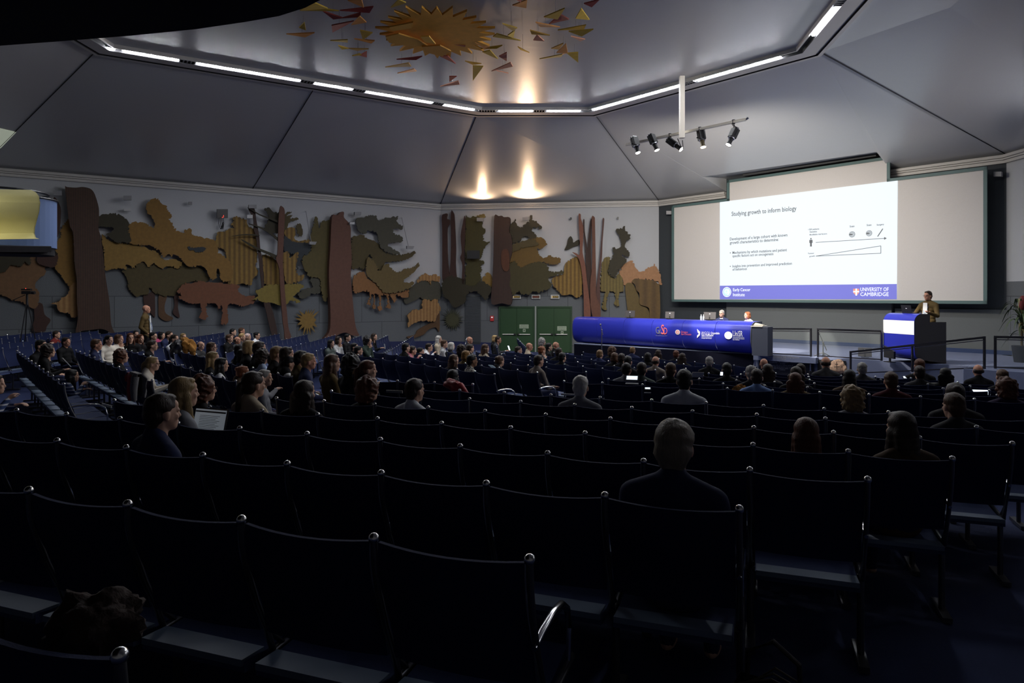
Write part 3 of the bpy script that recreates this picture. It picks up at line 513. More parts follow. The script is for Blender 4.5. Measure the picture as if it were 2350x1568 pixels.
# ------------------------------------------------------------------ hanging wooden sun and shards under the flat ceiling
def hang(u, v, z): return P(u, v, z * F / (HY - v))
SUN = mc('wood_sun', (.80, .38, .04), .7, noise_s=5, noise_a=.2)
c = hang(1003, 80, 5.95); t = thing('sun_mobile', 'big orange wooden sun with pointed rays hanging under the ceiling', 'sun sculpture', c)
pts = []
for i in range(52):
    a = 2 * math.pi * i / 52; r = (1.34 + .06 * math.sin(i * 2.3)) if i % 2 == 0 else .98
    pts.append(c + Vector((r * .98 * math.cos(a), r * 1.13 * math.sin(a), 0)))
wchild(MB().prism(pts, Vector((0, 0, .05))), 'sun_disc', SUN, t)
for k, (col, pp) in enumerate((((.85, .45, .06), [(893,63),(948,52),(945,65),(900,72)]), ((.80, .42, .06), [(885,85),(915,78),(960,92),(985,108),(930,105),(893,98)]), ((.9, .52, .08), [(965,85),(985,84),(1000,102),(975,97)]), ((.7, .34, .05), [(968,108),(1010,105),(1035,118),(1015,130),(975,120)]))):
    wchild(MB().prism([hang(u, v, 5.86 - .02 * k) for u, v in pp], Vector((0, 0, .03))), 'flame', mc('sun_flame_%d' % k, col, .7), t)
for dx, dy in ((-.7, .6), (.7, .6), (.7, -.6), (-.7, -.6)):
    wchild(MB().tube([c + Vector((dx, dy, 0)), c + Vector((dx, dy, .30))], .006, 6), 'hanger_wire', mc('wire', (.2, .2, .2), .4, metal=1), t)
SH = {'yellow': (.70, .46, .05), 'orange': (.72, .31, .07), 'red': (.36, .06, .04), 'ochre': (.55, .31, .05), 'salmon': (.72, .32, .19)}
shards = [ # triangles as seen, colour
 ('yellow', [(688,25),(752,20),(718,5)]), ('yellow', [(690,25),(778,26),(730,18)]), ('yellow', [(897,18),(932,7),(915,0)]), ('red', [(740,26),(787,42),(765,45)]), ('red', [(786,42),(828,30),(827,40)]),
 ('red', [(780,25),(857,16),(848,30)]), ('red', [(761,59),(812,49),(763,75)]), ('orange', [(806,58),(841,52),(826,38)]), ('orange', [(798,2),(830,0),(835,18)]),
 ('yellow', [(686,64),(702,70),(699,52)]), ('orange', [(657,79),(722,76),(700,86)]), ('yellow', [(826,70),(855,76),(833,92)]), ('orange', [(813,90),(860,94),(852,100)]), ('yellow', [(758,94),(798,92),(798,98)]),
 ('yellow', [(776,105),(800,112),(785,114)]), ('ochre', [(800,112),(846,113),(820,117)]), ('red', [(825,128),(842,119),(842,132)]), ('yellow', [(808,129),(830,127),(825,124)]),
 ('red', [(910,137),(969,130),(955,138)]), ('ochre', [(884,155),(938,145),(944,153)]), ('orange', [(912,169),(950,159),(956,164)]), ('red', [(1010,130),(1028,129),(1046,147)]), ('red', [(1031,176),(1048,176),(1031,188)]),
 ('salmon', [(1010,199),(1055,194),(1052,186)]), ('ochre', [(1067,141),(1105,147),(1085,149)]), ('yellow', [(1085,152),(1109,153),(1085,186)]), ('red', [(1020,100),(1068,105),(1066,114)]), ('orange', [(1090,98),(1125,110),(1112,114)]),
 ('yellow', [(1094,113),(1153,105),(1140,112)]), ('yellow', [(1107,120),(1125,116),(1143,136)]), ('red', [(1145,130),(1163,121),(1163,141)]), ('salmon', [(1128,164),(1172,144),(1177,153)]), ('salmon', [(1140,163),(1167,169),(1155,166)]),
 ('yellow', [(1153,55),(1187,65),(1178,72)]), ('yellow', [(1131,85),(1140,78),(1195,94)]), ('yellow', [(1165,82),(1182,70),(1178,88)]), ('ochre', [(1216,70),(1262,82),(1220,79)]), ('salmon', [(1224,93),(1233,80),(1249,95)]),
 ('ochre', [(1188,108),(1215,122),(1195,115)]), ('orange', [(1229,52),(1285,63),(1240,62)]), ('red', [(1260,56),(1285,33),(1306,45)]), ('yellow', [(1248,40),(1296,20),(1280,45)]), ('yellow', [(1321,43),(1334,20),(1353,46)]),
 ('yellow', [(1280,70),(1345,58),(1340,68)]), ('yellow', [(1305,73),(1362,68),(1335,84)]), ('salmon', [(1310,84),(1343,91),(1332,95)]), ('orange', [(1176,13),(1210,0),(1208,19)]), ('red', [(1340,9),(1376,0),(1358,17)]), ('red', [(1185,0),(1198,0),(1195,6)]),
 ('ochre', [(1265,112),(1293,100),(1283,114)]), ('orange', [(1277,122),(1299,101),(1303,122)]), ('yellow', [(1238,136),(1292,125),(1288,131)]), ('yellow', [(1301,123),(1327,121),(1327,144)]), ('orange', [(1290,126),(1302,122),(1300,118)])]
def shard_label(cn, pp, extra=''):
    cu = sum(p[0] for p in pp) / 3; cv = sum(p[1] for p in pp) / 3
    tip = max(pp, key=lambda p: (p[0] - cu) ** 2 + 4 * (p[1] - cv) ** 2); dx, dy = tip[0] - cu, tip[1] - cv
    pt = ('left' if dx < 0 else 'right') if abs(dx) > 1.6 * abs(dy) else ('up' if dy < 0 else 'down')
    ar = abs((pp[1][0] - pp[0][0]) * (pp[2][1] - pp[0][1]) - (pp[2][0] - pp[0][0]) * (pp[1][1] - pp[0][1])) / 2
    sz = 'small' if ar < 180 else ('large' if ar > 420 else 'mid-sized')
    side = 'left of the wooden sun' if cu < 880 else ('right of the wooden sun' if cu > 1130 else ('on the door side of the sun' if cv > 95 else 'beside the sun'))
    return '%s %s wooden triangle pointing %s, %s' % (sz, cn, pt, side)
lbs = [shard_label(c_, p_) for c_, p_ in shards]
for lb in set(lbs):
    ix = sorted([i for i, l_ in enumerate(lbs) if l_ == lb], key=lambda i: sum(p[0] for p in shards[i][1]))
    if len(ix) > 1:
        wd = {2: ['left one', 'right one'], 3: ['leftmost', 'middle one', 'rightmost']}.get(len(ix), ['leftmost', 'second from left', 'third from left', 'fourth from left', 'fifth from left', 'sixth from left'])
        for k, i in enumerate(ix): lbs[i] = lb + ', ' + wd[min(k, len(wd) - 1)]
for i, (cn, pp) in enumerate(shards):
    z = 5.86 + .20 * random.random()
    V3 = [hang(u, v, z + random.uniform(-.04, .04)) for u, v in pp]; cc = sum(V3, Vector()) / 3
    t = thing('wooden_triangle', lbs[i], 'hanging triangle', cc, 0, 'wooden triangles around the wooden sun')
    wchild(MB().prism(V3, Vector((0, 0, .025))), 'board', mc('shard_' + cn, SH[cn], .7, noise_s=8, noise_a=.2), t)
    wchild(MB().tube([cc, Vector((cc.x, cc.y, EZ + ZT + .05))], .003, 4), 'hanger_wire', mc('wire', (.2, .2, .2), .4, metal=1), t)
# ------------------------------------------------------------------ lettering
def text_mesh(body, mat_, p0, p1, up, n, name, parent, hfac=1.0, th=.004, bold=.0):
    cu = bpy.data.curves.new('t', 'FONT'); cu.body = body; cu.size = 1; cu.extrude = .0; cu.resolution_u = 2; cu.offset = bold
    o = bpy.data.objects.new('t', cu); C.objects.link(o)
    dg = bpy.context.evaluated_depsgraph_get(); me = bpy.data.meshes.new_from_object(o.evaluated_get(dg)); bpy.data.objects.remove(o)
    xs = [v.co.x for v in me.vertices]
    if not xs: return None
    x0, x1 = min(xs), max(xs); e = (p1 - p0); k = e.length / (x1 - x0); e = e.normalized()
    for v in me.vertices:
        v.co = p0 + e * ((v.co.x - x0) * k) + up * (v.co.y * k * hfac) + n * th
    Mi = (Matrix.Translation(parent.location) @ parent.rotation_euler.to_matrix().to_4x4()).inverted(); me.transform(Mi)
    me.materials.clear(); me.materials.append(mat_); me.name = name
    q = bpy.data.objects.new(name, me); C.objects.link(q); link_child(q, parent); return q
ZUP = Vector((0, 0, 1))
# ------------------------------------------------------------------ projection screen with the slide
FAB = mat('screen_cloth', (.60, .57, .54), .9, noise_s=40, noise_a=.05, bump=.5, bump_s=4)
TEAL = mat('screen_frame_teal', (.085, .145, .14), .6)
cS = SC.hit(1850, 560); cS.z = EZ
scr = thing('projection_screen', 'huge white projection screen with teal frame and lit slide', 'projection screen', cS)
def sp(u, z, off=0): q = SC.hit(u, 600, off); q.z = EZ + z; return q
zb, zt1, zt2 = -.19, 3.93, 4.68
outer = [(1545, zb), (2262, zb), (2262, zt1), (2040, zt1), (2040, zt2), (1672, zt2), (1672, zt1), (1545, zt1)]
wchild(MB().prism([sp(u, z, .0) for u, z in outer], -SC.n * .05), 'cloth', FAB, scr)
m = MB(); ww = .10
P8 = [sp(u, z, 0) for u, z in outer]
for i in range(8):
    a, b = P8[i], P8[(i + 1) % 8]; e = (b - a).normalized(); a2 = a - e * ww / 2; b2 = b + e * ww / 2; s_ = e.cross(SC.n) * ww / 2
    m.prism([a2 - s_, b2 - s_, b2 + s_, a2 + s_], SC.n * .05)
wchild(m, 'frame', TEAL, scr)
slide_m = mat('slide_light', (.9, .93, .95), .8)
nt = slide_m.node_tree; b_ = nt.nodes['Principled BSDF']; b_.inputs['Base Color'].default_value = (.1, .1, .1, 1)
b_.inputs['Emission Color'].default_value = (.84, .93, 1, 1); b_.inputs['Emission Strength'].default_value = .80
slB = mat('slide_band_blue', (.1, .1, .3), .8, emit=.62, ecol=(.16, .17, .60)); slT = mat('slide_text_grey', (.1, .1, .1), .8, emit=.08, ecol=(.5, .6, .7)); slT2 = mat('slide_text_light_grey', (.1, .1, .1), .8, emit=.12, ecol=(.6, .68, .8))
slW = mat('slide_white', (.5, .5, .5), .8, emit=.95, ecol=(.8, .88, 1)); slO = mat('slide_crest_red', (.3, .1, .1), .8, emit=.8, ecol=(.75, .28, .18)); slC = mat('slide_pale_cyan', (.3, .4, .5), .8, emit=1.0, ecol=(.35, .62, .85))
sl = wchild(MB().prism([SC.hit(1652, 687, .012), SC.hit(2058, 687, .012), SC.hit(2060, 414, .012), SC.hit(1652, 464, .012)], -SC.n * .008), 'slide', slide_m, scr)
def spoly(pts, mm, name, off=.018):
    return wchild(MB().prism([SC.hit(u, v, off) for u, v in pts], -SC.n * .003), name, mm, scr)
spoly([(1652, 687), (2058, 687), (2058, 652), (1652, 656)], slB, 'slide_band')
def stext(body, u0, v0, u1, v1, mm=slT, h=1.0):
    text_mesh(body, mm, SC.hit(u0, v0, .024), SC.hit(u1, v1, .024), ZUP, SC.n, 'slide_text', scr, h, bold=0 if mm is slW else (.012 if 'Studying' in body else (.028 if mm is slT2 else .016)))
stext('Studying growth to inform biology', 1679, 496, 1828, 483, h=1.25)
stext('Development of a large cohort with known', 1675, 552, 1807, 542.5, h=1.15); stext('growth characteristics to determine:', 1675, 560.5, 1787, 553, h=1.15)
stext('Mechanisms by which mutations and patient', 1681, 583, 1806, 576.5, h=1.15); stext('specific factors act on oncogenesis', 1681, 590.5, 1775, 585.5, h=1.15)
stext('Insights into prevention and improved prediction', 1681, 614, 1817.5, 607.5, h=1.15); stext('of behavious', 1681, 621.5, 1714, 619.5, h=1.15)
for v in (580.5, 611.5): spoly([(1675, v - 1), (1677, v - 1), (1677, v + 1), (1675, v + 1)], slT, 'bullet')
stext('~200 patients', 1854, 528.5, 1880, 527, slT2); stext('Genetics', 1858, 534, 1875, 533, slT2); stext('Modifiable risk factors', 1858, 540.5, 1898, 538, slT2)
stext('Scan', 1950, 522, 1961, 521, slT2); stext('Scan', 1989, 519, 2000, 518, slT2); stext('Surgery', 2012, 518, 2029, 516.5, slT2)
stext('Tumour', 1854, 583.5, 1868.5, 582.5, slT2); stext('growth', 1857.5, 590, 1870, 589, slT2)
def sline(pts, wd=.018, mm=slT, name='slide_line'):
    m = MB(); Q = [SC.hit(u, v, .022) for u, v in pts]
    for a, b in zip(Q[:-1], Q[1:]):
        e = (b - a).normalized(); s_ = e.cross(SC.n) * wd / 2; m.prism([a - s_, b - s_, b + s_, a + s_], -SC.n * .003)
    return wchild(m, name, mm, scr)
sline([(1872, 556.5), (2031, 547.2)]); spoly([(2029, 544), (2035, 547), (2029, 550.5)], slT, 'arrow_head', .022)
sline([(1872, 588), (2021.5, 564.5), (2021.5, 581.5), (1872, 588)]); sline([(2014, 543), (2026, 525)], .03)
def disc(u, v, ru, mm, name, off=.02, a=.0, ring=0):
    c = SC.hit(u, v, off); r = (SC.hit(u + ru, v, off) - c).length; m = MB(); n = 28
    o_ = [c + SC.e * r * math.cos(2 * math.pi * i / n) + ZUP * r * math.sin(2 * math.pi * i / n) for i in range(n)]
    if ring:
        q = [c + (p - c) * ring for p in o_]
        m.add(o_ + q, [(i, (i + 1) % n, n + (i + 1) % n, n + i) for i in range(n)])
    else: m.add(o_, [tuple(range(n))])
    return wchild(m, name, mm, scr)
for u, v in ((1955.5, 538), (1994.5, 535.5)):
    disc(u, v, 7, slT, 'scanner_icon', ring=.82); disc(u, v, 4.6, slT, 'scanner_icon', ring=.72); disc(u, v, 2, slT, 'scanner_icon'); sline([(u - 7, v + .5), (u - 1, v + .3)], .05, slT, 'scanner_icon')
disc(1861, 548, 1.7, slT, 'person_icon'); sline([(1861, 550.5), (1861, 558)], .09, slT, 'person_icon'); sline([(1858.3, 551), (1858.3, 557.5)], .03, slT, 'person_icon'); sline([(1863.7, 551), (1863.7, 557.5)], .03, slT, 'person_icon'); sline([(1860, 557), (1860, 566)], .035, slT, 'person_icon'); sline([(1862, 557), (1862, 566)], .035, slT, 'person_icon')
disc(1668, 670.5, 10, slW, 'logo_ring', ring=.88); disc(1668, 670.5, 8, slC, 'logo_disc', .019); disc(1667, 669, 4, slW, 'logo_head', ring=.7); sline([(1671, 664), (1673, 672), (1670, 677)], .05, slW, 'logo_stroke')
stext('Early Cancer', 1682.5, 668.5, 1722, 668.3, slW, 1.15); stext('Institute', 1682.5, 680, 1709, 680, slW, 1.15)
stext('UNIVERSITY OF', 1974.5, 668.5, 2039.5, 668.3, slW, 1.35); stext('CAMBRIDGE', 1974.5, 679.5, 2039.5, 679.5, slW, 1.05)
spoly([(1958, 663), (1971.5, 663), (1971.5, 672), (1965, 679), (1958, 672)], slO, 'crest', .02); sline([(1965, 662.5), (1965, 678.5)], .045, slW, 'crest_cross'); sline([(1958, 669.5), (1971.5, 669.5)], .045, slW, 'crest_cross')
# screen roller box in the ceiling opening
a, b = sp(1705, 4.80, .06), sp(2010, 4.80, .06); e = (b - a).normalized(); h_ = ZUP * .16
t = thing('screen_roller_box', 'long dark roller box above the projection screen', 'roller box', (a + b) / 2)
wchild(MB().prism([a, b, b + h_, a + h_], -SC.n * .2), 'housing', mat('roller_dark', (.05, .05, .05), .6), t)

# ------------------------------------------------------------------ stage
FE0 = P(1318, 798, 26.9); FE = Plane((7.57 - .745 * 7.7, 21.4 + .667 * 7.7), (12.6, 16.9))     # front edge line of the stage
STG = mat('stage_carpet_grey', (.15, .175, .27), .95, noise_s=120, noise_a=.2, bump=.3)
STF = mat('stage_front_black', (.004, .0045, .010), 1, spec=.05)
zs = EZ + STZ
fa = FE.a.copy(); fb = fa + FE.e * 18
def fp(u, off=0, z=STZ): q = FE.hit(u, 700, off); q.z = EZ + z; return q
L0_, R0_ = fp(1318), fp(2241)
R1_ = Vector((14.9, R0_.y - .35, zs)); back0 = WS.at(-.1, STZ); back1 = WS.at(Ls(pB, pC), STZ)
m = MB()
top = [L0_, fp(1745), fp(1900), R0_, R1_, Vector((15.0, 20.9, zs)), WS.at(Ls(pB, pC) - .1, STZ, .02), WS.at(.6, STZ, .02)]
for p in top: p.z = zs
m.prism(top, Vector((0, 0, -1.05))); struct(m, 'trim_13', [STG])
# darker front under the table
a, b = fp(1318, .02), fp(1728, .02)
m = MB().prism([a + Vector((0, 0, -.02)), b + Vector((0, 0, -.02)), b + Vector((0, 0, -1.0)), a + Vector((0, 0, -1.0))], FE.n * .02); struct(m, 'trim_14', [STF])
# base strip behind the stage floor
m = MB(); a = WS.hit(1667, 700, .16); b = WS.hit(2329, 700, .16)
for p in (a, b): p.z = zs
m.prism([a, b, b + Vector((0, 0, .13)), a + Vector((0, 0, .13))], -WS.n * .03); struct(m, 'baseboard_stage', [mat('stage_skirting', (.03, .05, .12), .9)])

# blue panel table: curved front shell in six sections
BLUE = mat('gloss_royal_blue', (.022, .030, .34), .28, spec=.5); DKB = mat('table_end_grey', (.10, .11, .13), .8, noise_s=90, noise_a=.2)
dl = P(1318, 728, 26.5); dr = P(1727, 740, 21.2); TB = Plane((dl.x, dl.y), (dr.x, dr.y)); TLn = (Vector((dr.x, dr.y, 0)) - TB.a).length
zt_ = -.80; zb_ = STZ - .03
def tprof():       # (distance towards audience, z) outer curve from the back of the top round the nose and under
    pr = [(-.62, zt_ + .0), (-.30, zt_ + .0), (-.12, zt_ - .005), (0, zt_ - .05), (.08, zt_ - .14), (.12, zt_ - .26), (.13, zt_ - .45), (.11, zt_ - .66), (.06, zt_ - .80), (-.02, zt_ - .90), (-.14, zt_ - .97), (-.3, zt_ - .995)]
    return pr
tb = thing('panel_table', 'long curved royal blue panel table with printed logos along the stage edge', 'table', TB.at(TLn / 2, STZ))
pr = tprof()
for i in range(6):
    t0, t1 = TLn * i / 6 + .006, TLn * (i + 1) / 6 - .006; m = MB(); n = len(pr)
    ot = [TB.at(t0, z, o) for o, z in pr] + [TB.at(t1, z, o) for o, z in pr]
    inn = [TB.at(t0, z - .015, o - .02) for o, z in pr] + [TB.at(t1, z - .015, o - .02) for o, z in pr]
    fs = [(k, k + 1, n + k + 1, n + k) for k in range(n - 1)] + [(2 * n + k, 3 * n + k, 3 * n + k + 1, 2 * n + k + 1) for k in range(n - 1)]
    fs += [(k, 2 * n + k, 2 * n + k + 1, k + 1) for k in range(n - 1)] + [(n + k, n + k + 1, 3 * n + k + 1, 3 * n + k) for k in range(n - 1)]
    m.add(ot + inn, fs); wchild(m, 'front_panel', BLUE, tb, smooth=True)
for t_ in (-.01, TLn - .03):
    m = MB(); e_ = [TB.at(t_, z + .0, o) for o, z in pr] + [TB.at(t_, zb_ + .03, -.62)]
    m.prism(e_, TB.e * .04); wchild(m, 'end_panel', DKB, tb)
# logos printed on the front panel
GL = mat('logo_white', (.85, .85, .85), .5, emit=.10); GP = mat('logo_coral', (.85, .16, .14), .5, emit=.06); GG = mat('logo_grey', (.18, .18, .2), .5)
def tt(body, u0, v0, u1, v1, mm, h=1.0, wall=.135):
    text_mesh(body, mm, TB.hit(u0, v0, wall), TB.hit(u1, v1, wall), ZUP, TB.n, 'logo_lettering', tb, h, .006)
tt('G', 1505, 766, 1513, 766, GG, 1.5); tt('K', 1513, 767, 1518, 767.3, GG, 1.6); tt('S', 1517.5, 767, 1524, 767.3, GP, 1.6); tt('D', 1523.5, 767.3, 1531.5, 767.6, GP, 1.5)
tt('PROGETTO GRUPPO', 1505, 771.5, 1531, 772.3, GG)
def tdisc(u, v, ru, mm, ring=0, off=.14):
    c = TB.hit(u, v, off); r = (TB.hit(u + ru, v, off) - c).length; n = 28; m = MB()
    o_ = [c + TB.e * r * 1.25 * math.cos(2 * math.pi * i / n) + ZUP * r * 1.1 * math.sin(2 * math.pi * i / n) for i in range(n)]
    if ring: m.add(o_ + [c + (p - c) * ring for p in o_], [(i, (i + 1) % n, n + (i + 1) % n, n + i) for i in range(n)])
    else: m.add(o_, [tuple(range(n))])
    wchild(m, 'logo_disc', mm, tb)
tdisc(1555, 762.5, 4.4, GL); tdisc(1555, 762.5, 3.2, GP, .75, .145); tt('SD', 1552.8, 764.6, 1557.6, 764.7, GP, 1.2, .145)
tt('Gruppo', 1563, 764, 1578.5, 764.6, GP, 1.15); tt('San Donato', 1563.5, 769, 1586.5, 769.7, GP, 1.15)
for pp in ([(1599.5, 755), (1606.5, 762), (1606, 768), (1601, 763)], [(1606.5, 764), (1606, 769.5), (1599.5, 776), (1600, 770)]):
    wchild(MB().add([TB.hit(u, v, .14) for u, v in pp], [(0, 1, 2, 3)]), 'logo_chevron', GL, tb)
tt('I.R.C.C.S. Ospedale', 1610, 766.3, 1651.5, 767.4, GL, 1.2); tt('San Raffaele', 1610, 771.2, 1637, 772, GL, 1.2); tt('Gruppo San Donato', 1610, 777.2, 1633.5, 778, GL, 1.1)
m = MB(); a, b = TB.hit(1610, 773.5, .14), TB.hit(1634, 774.3, .14); m.prism([a, b, b + ZUP * .008, a + ZUP * .008], -TB.n * .002); wchild(m, 'logo_rule', GL, tb)
tdisc(1671.5, 770, 7.2, mat('logo_bright_white', (.95, .95, .9), .5, emit=.35)); tt('UniSR', 1682, 772, 1704.5, 772.8, GL, 1.9)
m = MB(); a, b = TB.hit(1682, 774.6, .14), TB.hit(1708, 775.4, .14); m.prism([a, b, b + ZUP * .008, a + ZUP * .008], -TB.n * .002); wchild(m, 'logo_rule', GL, tb)
tt('Universita Vita-Salute', 1682, 778, 1708.5, 779, GL, 1.1); tt('San Raffaele', 1682, 781, 1697, 781.5, GL, 1.1)


# monitors, bottles and seated panel
BLK = mat('black_plastic', (.012, .012, .014), .4); MGR = mat('monitor_back_grey', (.06, .055, .055), .6); CHR = mat('chrome', (.62, .62, .64), .18, metal=1); CHD = mat('chrome_satin', (.30, .30, .32), .35, metal=1)
def monitor(u, vb, d, wd, ht, lab, tilt=.15, yaw=0):
    q = P(u, vb, d); t = thing('monitor', lab, 'monitor', q, yaw, None)
    Mx = Matrix.Rotation(-tilt, 4, 'X')
    MB().box((-wd / 2, -.015, .03), (wd / 2, .015, .03 + ht), M=Mx).obj('back_cover', MGR, t)
    MB().box((-.02, -.02, 0), (.02, .02, ht * .5), M=Mx).obj('stand', BLK, t); MB().box((-.1, -.07, 0), (.1, .07, .015)).obj('foot', BLK, t)
    MB().box((-.018, -.02, ht * .82), (.018, -.0155, ht * .82 + .025), M=Mx).obj('badge', mat('badge_white', (.8, .8, .8), .5, emit=.1), t); return t
def ttop(u, k): q = TB.hit(u, 700, -.15 - k); return q.y, CX + F * q.x / q.y
for u, wd, ht, lb in ((1445.5, .36, .24, 'small grey monitor back, leftmost on the blue table'), (1537, .32, .23, 'small grey monitor back in the middle of the blue table'), (1628.5, .40, .24, 'larger grey monitor back beside the water bottles on the blue table')):
    d, _ = ttop(u, .15); monitor(u, HY + (-zt_) * F / d - .3, d, wd, ht, lb, .15, R(-46 if False else -30))
for k, (u, lb) in enumerate(((1609, 'left water bottle on the blue table'), (1614.5, 'right water bottle on the blue table beside the larger monitor'))):
    d, _ = ttop(u, .1); q = P(u, HY - zt_ * F / d, d); t = thing('water_bottle', lb, 'bottle', q, 0, 'water bottles on the blue table')
    MB().tube([(0, 0, 0), (0, 0, .12), (0, 0, .15), (0, 0, .17)], [.032, .032, .013, .012], 10).obj('bottle_body', mc('bottle_clear', (.5, .55, .6), .1, trans=.3), t, smooth=True)
    MB().tube([(0, 0, .17), (0, 0, .19)], .014, 8).obj('cap', mc('cap_white', (.7, .7, .7), .5), t)
# box and papers at the right end of the table (small white-topped side desk)
q = P(1748, 752, 20.6); t = thing('side_desk', 'grey side desk with white top at the right end of the blue table', 'desk', P(1748, HY + 1.8 * F / 20.75, 20.75), R(-42))
sidez = 1.8 - .93
MB().box((-.22, -.2, 0), (.26, .2, sidez)).obj('cabinet', mat('side_desk_blue_grey', (.05, .058, .085), .8), t); MB().box((-.25, -.22, sidez), (.10, .22, sidez + .03)).obj('top', mat('white_top', (.7, .68, .62), .5), t)
t2 = thing('paper_stack', 'cream papers lying on the grey side desk', 'papers', t.location + Vector((-.08, 0, sidez + .03)), R(-30), None)
MB().box((-.14, -.12, 0), (.14, .12, .035)).obj('sheets', mc('paper_cream', (.8, .74, .6), .7), t2); MB().add([(-.14, -.1, .036), (.13, -.1, .036), (.10, .1, .036), (-.12, .1, .09)], [(0, 1, 2, 3)]).obj('loose_sheet', mc('paper_cream', (.8, .74, .6), .7), t2)

# ------------------------------------------------------------------ lectern
lp1 = Vector((10.60, 18.0)); lp0 = Vector((10.36, 19.04)); le = (lp0 - lp1).normalized(); lb_ = Vector((-le.y, le.x)) * -1
if lb_.x < 0: lb_ = -lb_
lect = thing('lectern', 'curved blue lectern with blank white label and dark grey side', 'lectern', (lp1.x, lp1.y, zs))
LW = (lp0 - lp1).length
def lpnt(t_, s_, z): q = lp1 + le * t_ + lb_ * s_; return Vector((q.x, q.y, EZ + z))
LT = -.465; LB = STZ
def larc(n=8):
    pts = [(.30, LT)] + [(.24 - .24 * math.sin(a) * 1.0, LT - .24 * (1 - math.cos(a))) for a in [math.pi / 2 * i / n for i in range(n + 1)]]
    return pts
lprof = larc() + [(0, LT - .36), (0, LT - .60), (0, LT - .95)] + [(.20 * (1 - math.cos(a)), LT - .95 - .26 * math.sin(a)) for a in [math.pi / 2 * i / 6 for i in range(1, 7)]]
def lshell(p, mm, nm, g=0.0):
    m = MB(); n = len(p); A = [lpnt(-.0 - g, s - g, z) for s, z in p] + [lpnt(LW + g, s - g, z) for s, z in p]
    I = [lpnt(-.0 - g, s + .02, z - .0) for s, z in p] + [lpnt(LW + g, s + .02, z) for s, z in p]
    fs = [(k, k + 1, n + k + 1, n + k) for k in range(n - 1)] + [(2 * n + k, 3 * n + k, 3 * n + k + 1, 2 * n + k + 1) for k in range(n - 1)] + [(k, 2 * n + k, 2 * n + k + 1, k + 1) for k in range(n - 1)] + [(n + k, n + k + 1, 3 * n + k + 1, 3 * n + k) for k in range(n - 1)]
    m.add(A + I, fs); return wchild(m, nm, mm, lect, smooth=True)
lshell(lprof, BLUE, 'front_shell'); 
zl0, zl1 = -.655, -1.02
wchild(MB().prism([lpnt(-.002, -.004, zl0), lpnt(LW + .002, -.004, zl0), lpnt(LW + .002, -.004, zl1), lpnt(-.002, -.004, zl1)], Vector((lb_.x, lb_.y, 0)) * .003), 'label_panel', mat('label_white', (.92, .92, .92), .5), lect)
side = [(s + .015, z - .012) for s, z in lprof] + [(1.02, LB), (1.02, -.69), (.50, -.69), (.50, LT - .01)]
for nm, t_ in (('side_panel', .0), ('side_panel', LW - .03)):
    wchild(MB().prism([lpnt(t_, s, z) for s, z in side], Vector((le.x, le.y, 0)) * .03), nm, mat('lectern_side_charcoal', (.045, .042, .045), .85, noise_s=90, noise_a=.2) if nm and t_ == 0 else DKB, lect)
wchild(MB().prism([lpnt(.03, .25, LT - .01), lpnt(LW - .03, .25, LT - .01), lpnt(LW - .03, .50, LT - .01), lpnt(.03, .50, LT - .01)], Vector((0, 0, -.03))), 'top_board', DKB, lect)
wchild(MB().prism([lpnt(.03, .98, LT - .25), lpnt(LW - .03, .98, LT - .25), lpnt(LW - .03, .98, LB), lpnt(.03, .98, LB)], Vector((lb_.x, lb_.y, 0)) * .02), 'back_panel', DKB, lect)
wchild(MB().prism([lpnt(.03, .40, -.75), lpnt(LW - .03, .40, -.75), lpnt(LW - .03, 0.98, -.75), lpnt(.03, .98, -.75)], Vector((0, 0, -.03))), 'shelf', DKB, lect)
t = thing('laptop', 'open black laptop seen from behind on the lectern', 'laptop', lpnt(LW / 2, .36, LT), math.atan2(lb_.y, lb_.x) - R(90))
MB().box((-.17, -.08, 0), (.17, .12, .018)).obj('base', BLK, t); MB().box((-.17, -.004, 0), (.17, .004, .20), M=Matrix.Translation((0, -.08, .018)) @ Matrix.Rotation(R(12), 4, 'X')).obj('lid', BLK, t)
MB().box((-.02, -.006, .11), (.02, -.0045, .125), M=Matrix.Translation((0, -.08, .018)) @ Matrix.Rotation(R(12), 4, 'X')).obj('badge', mc('badge_w', (.8, .8, .8), .5, emit=.2), t)

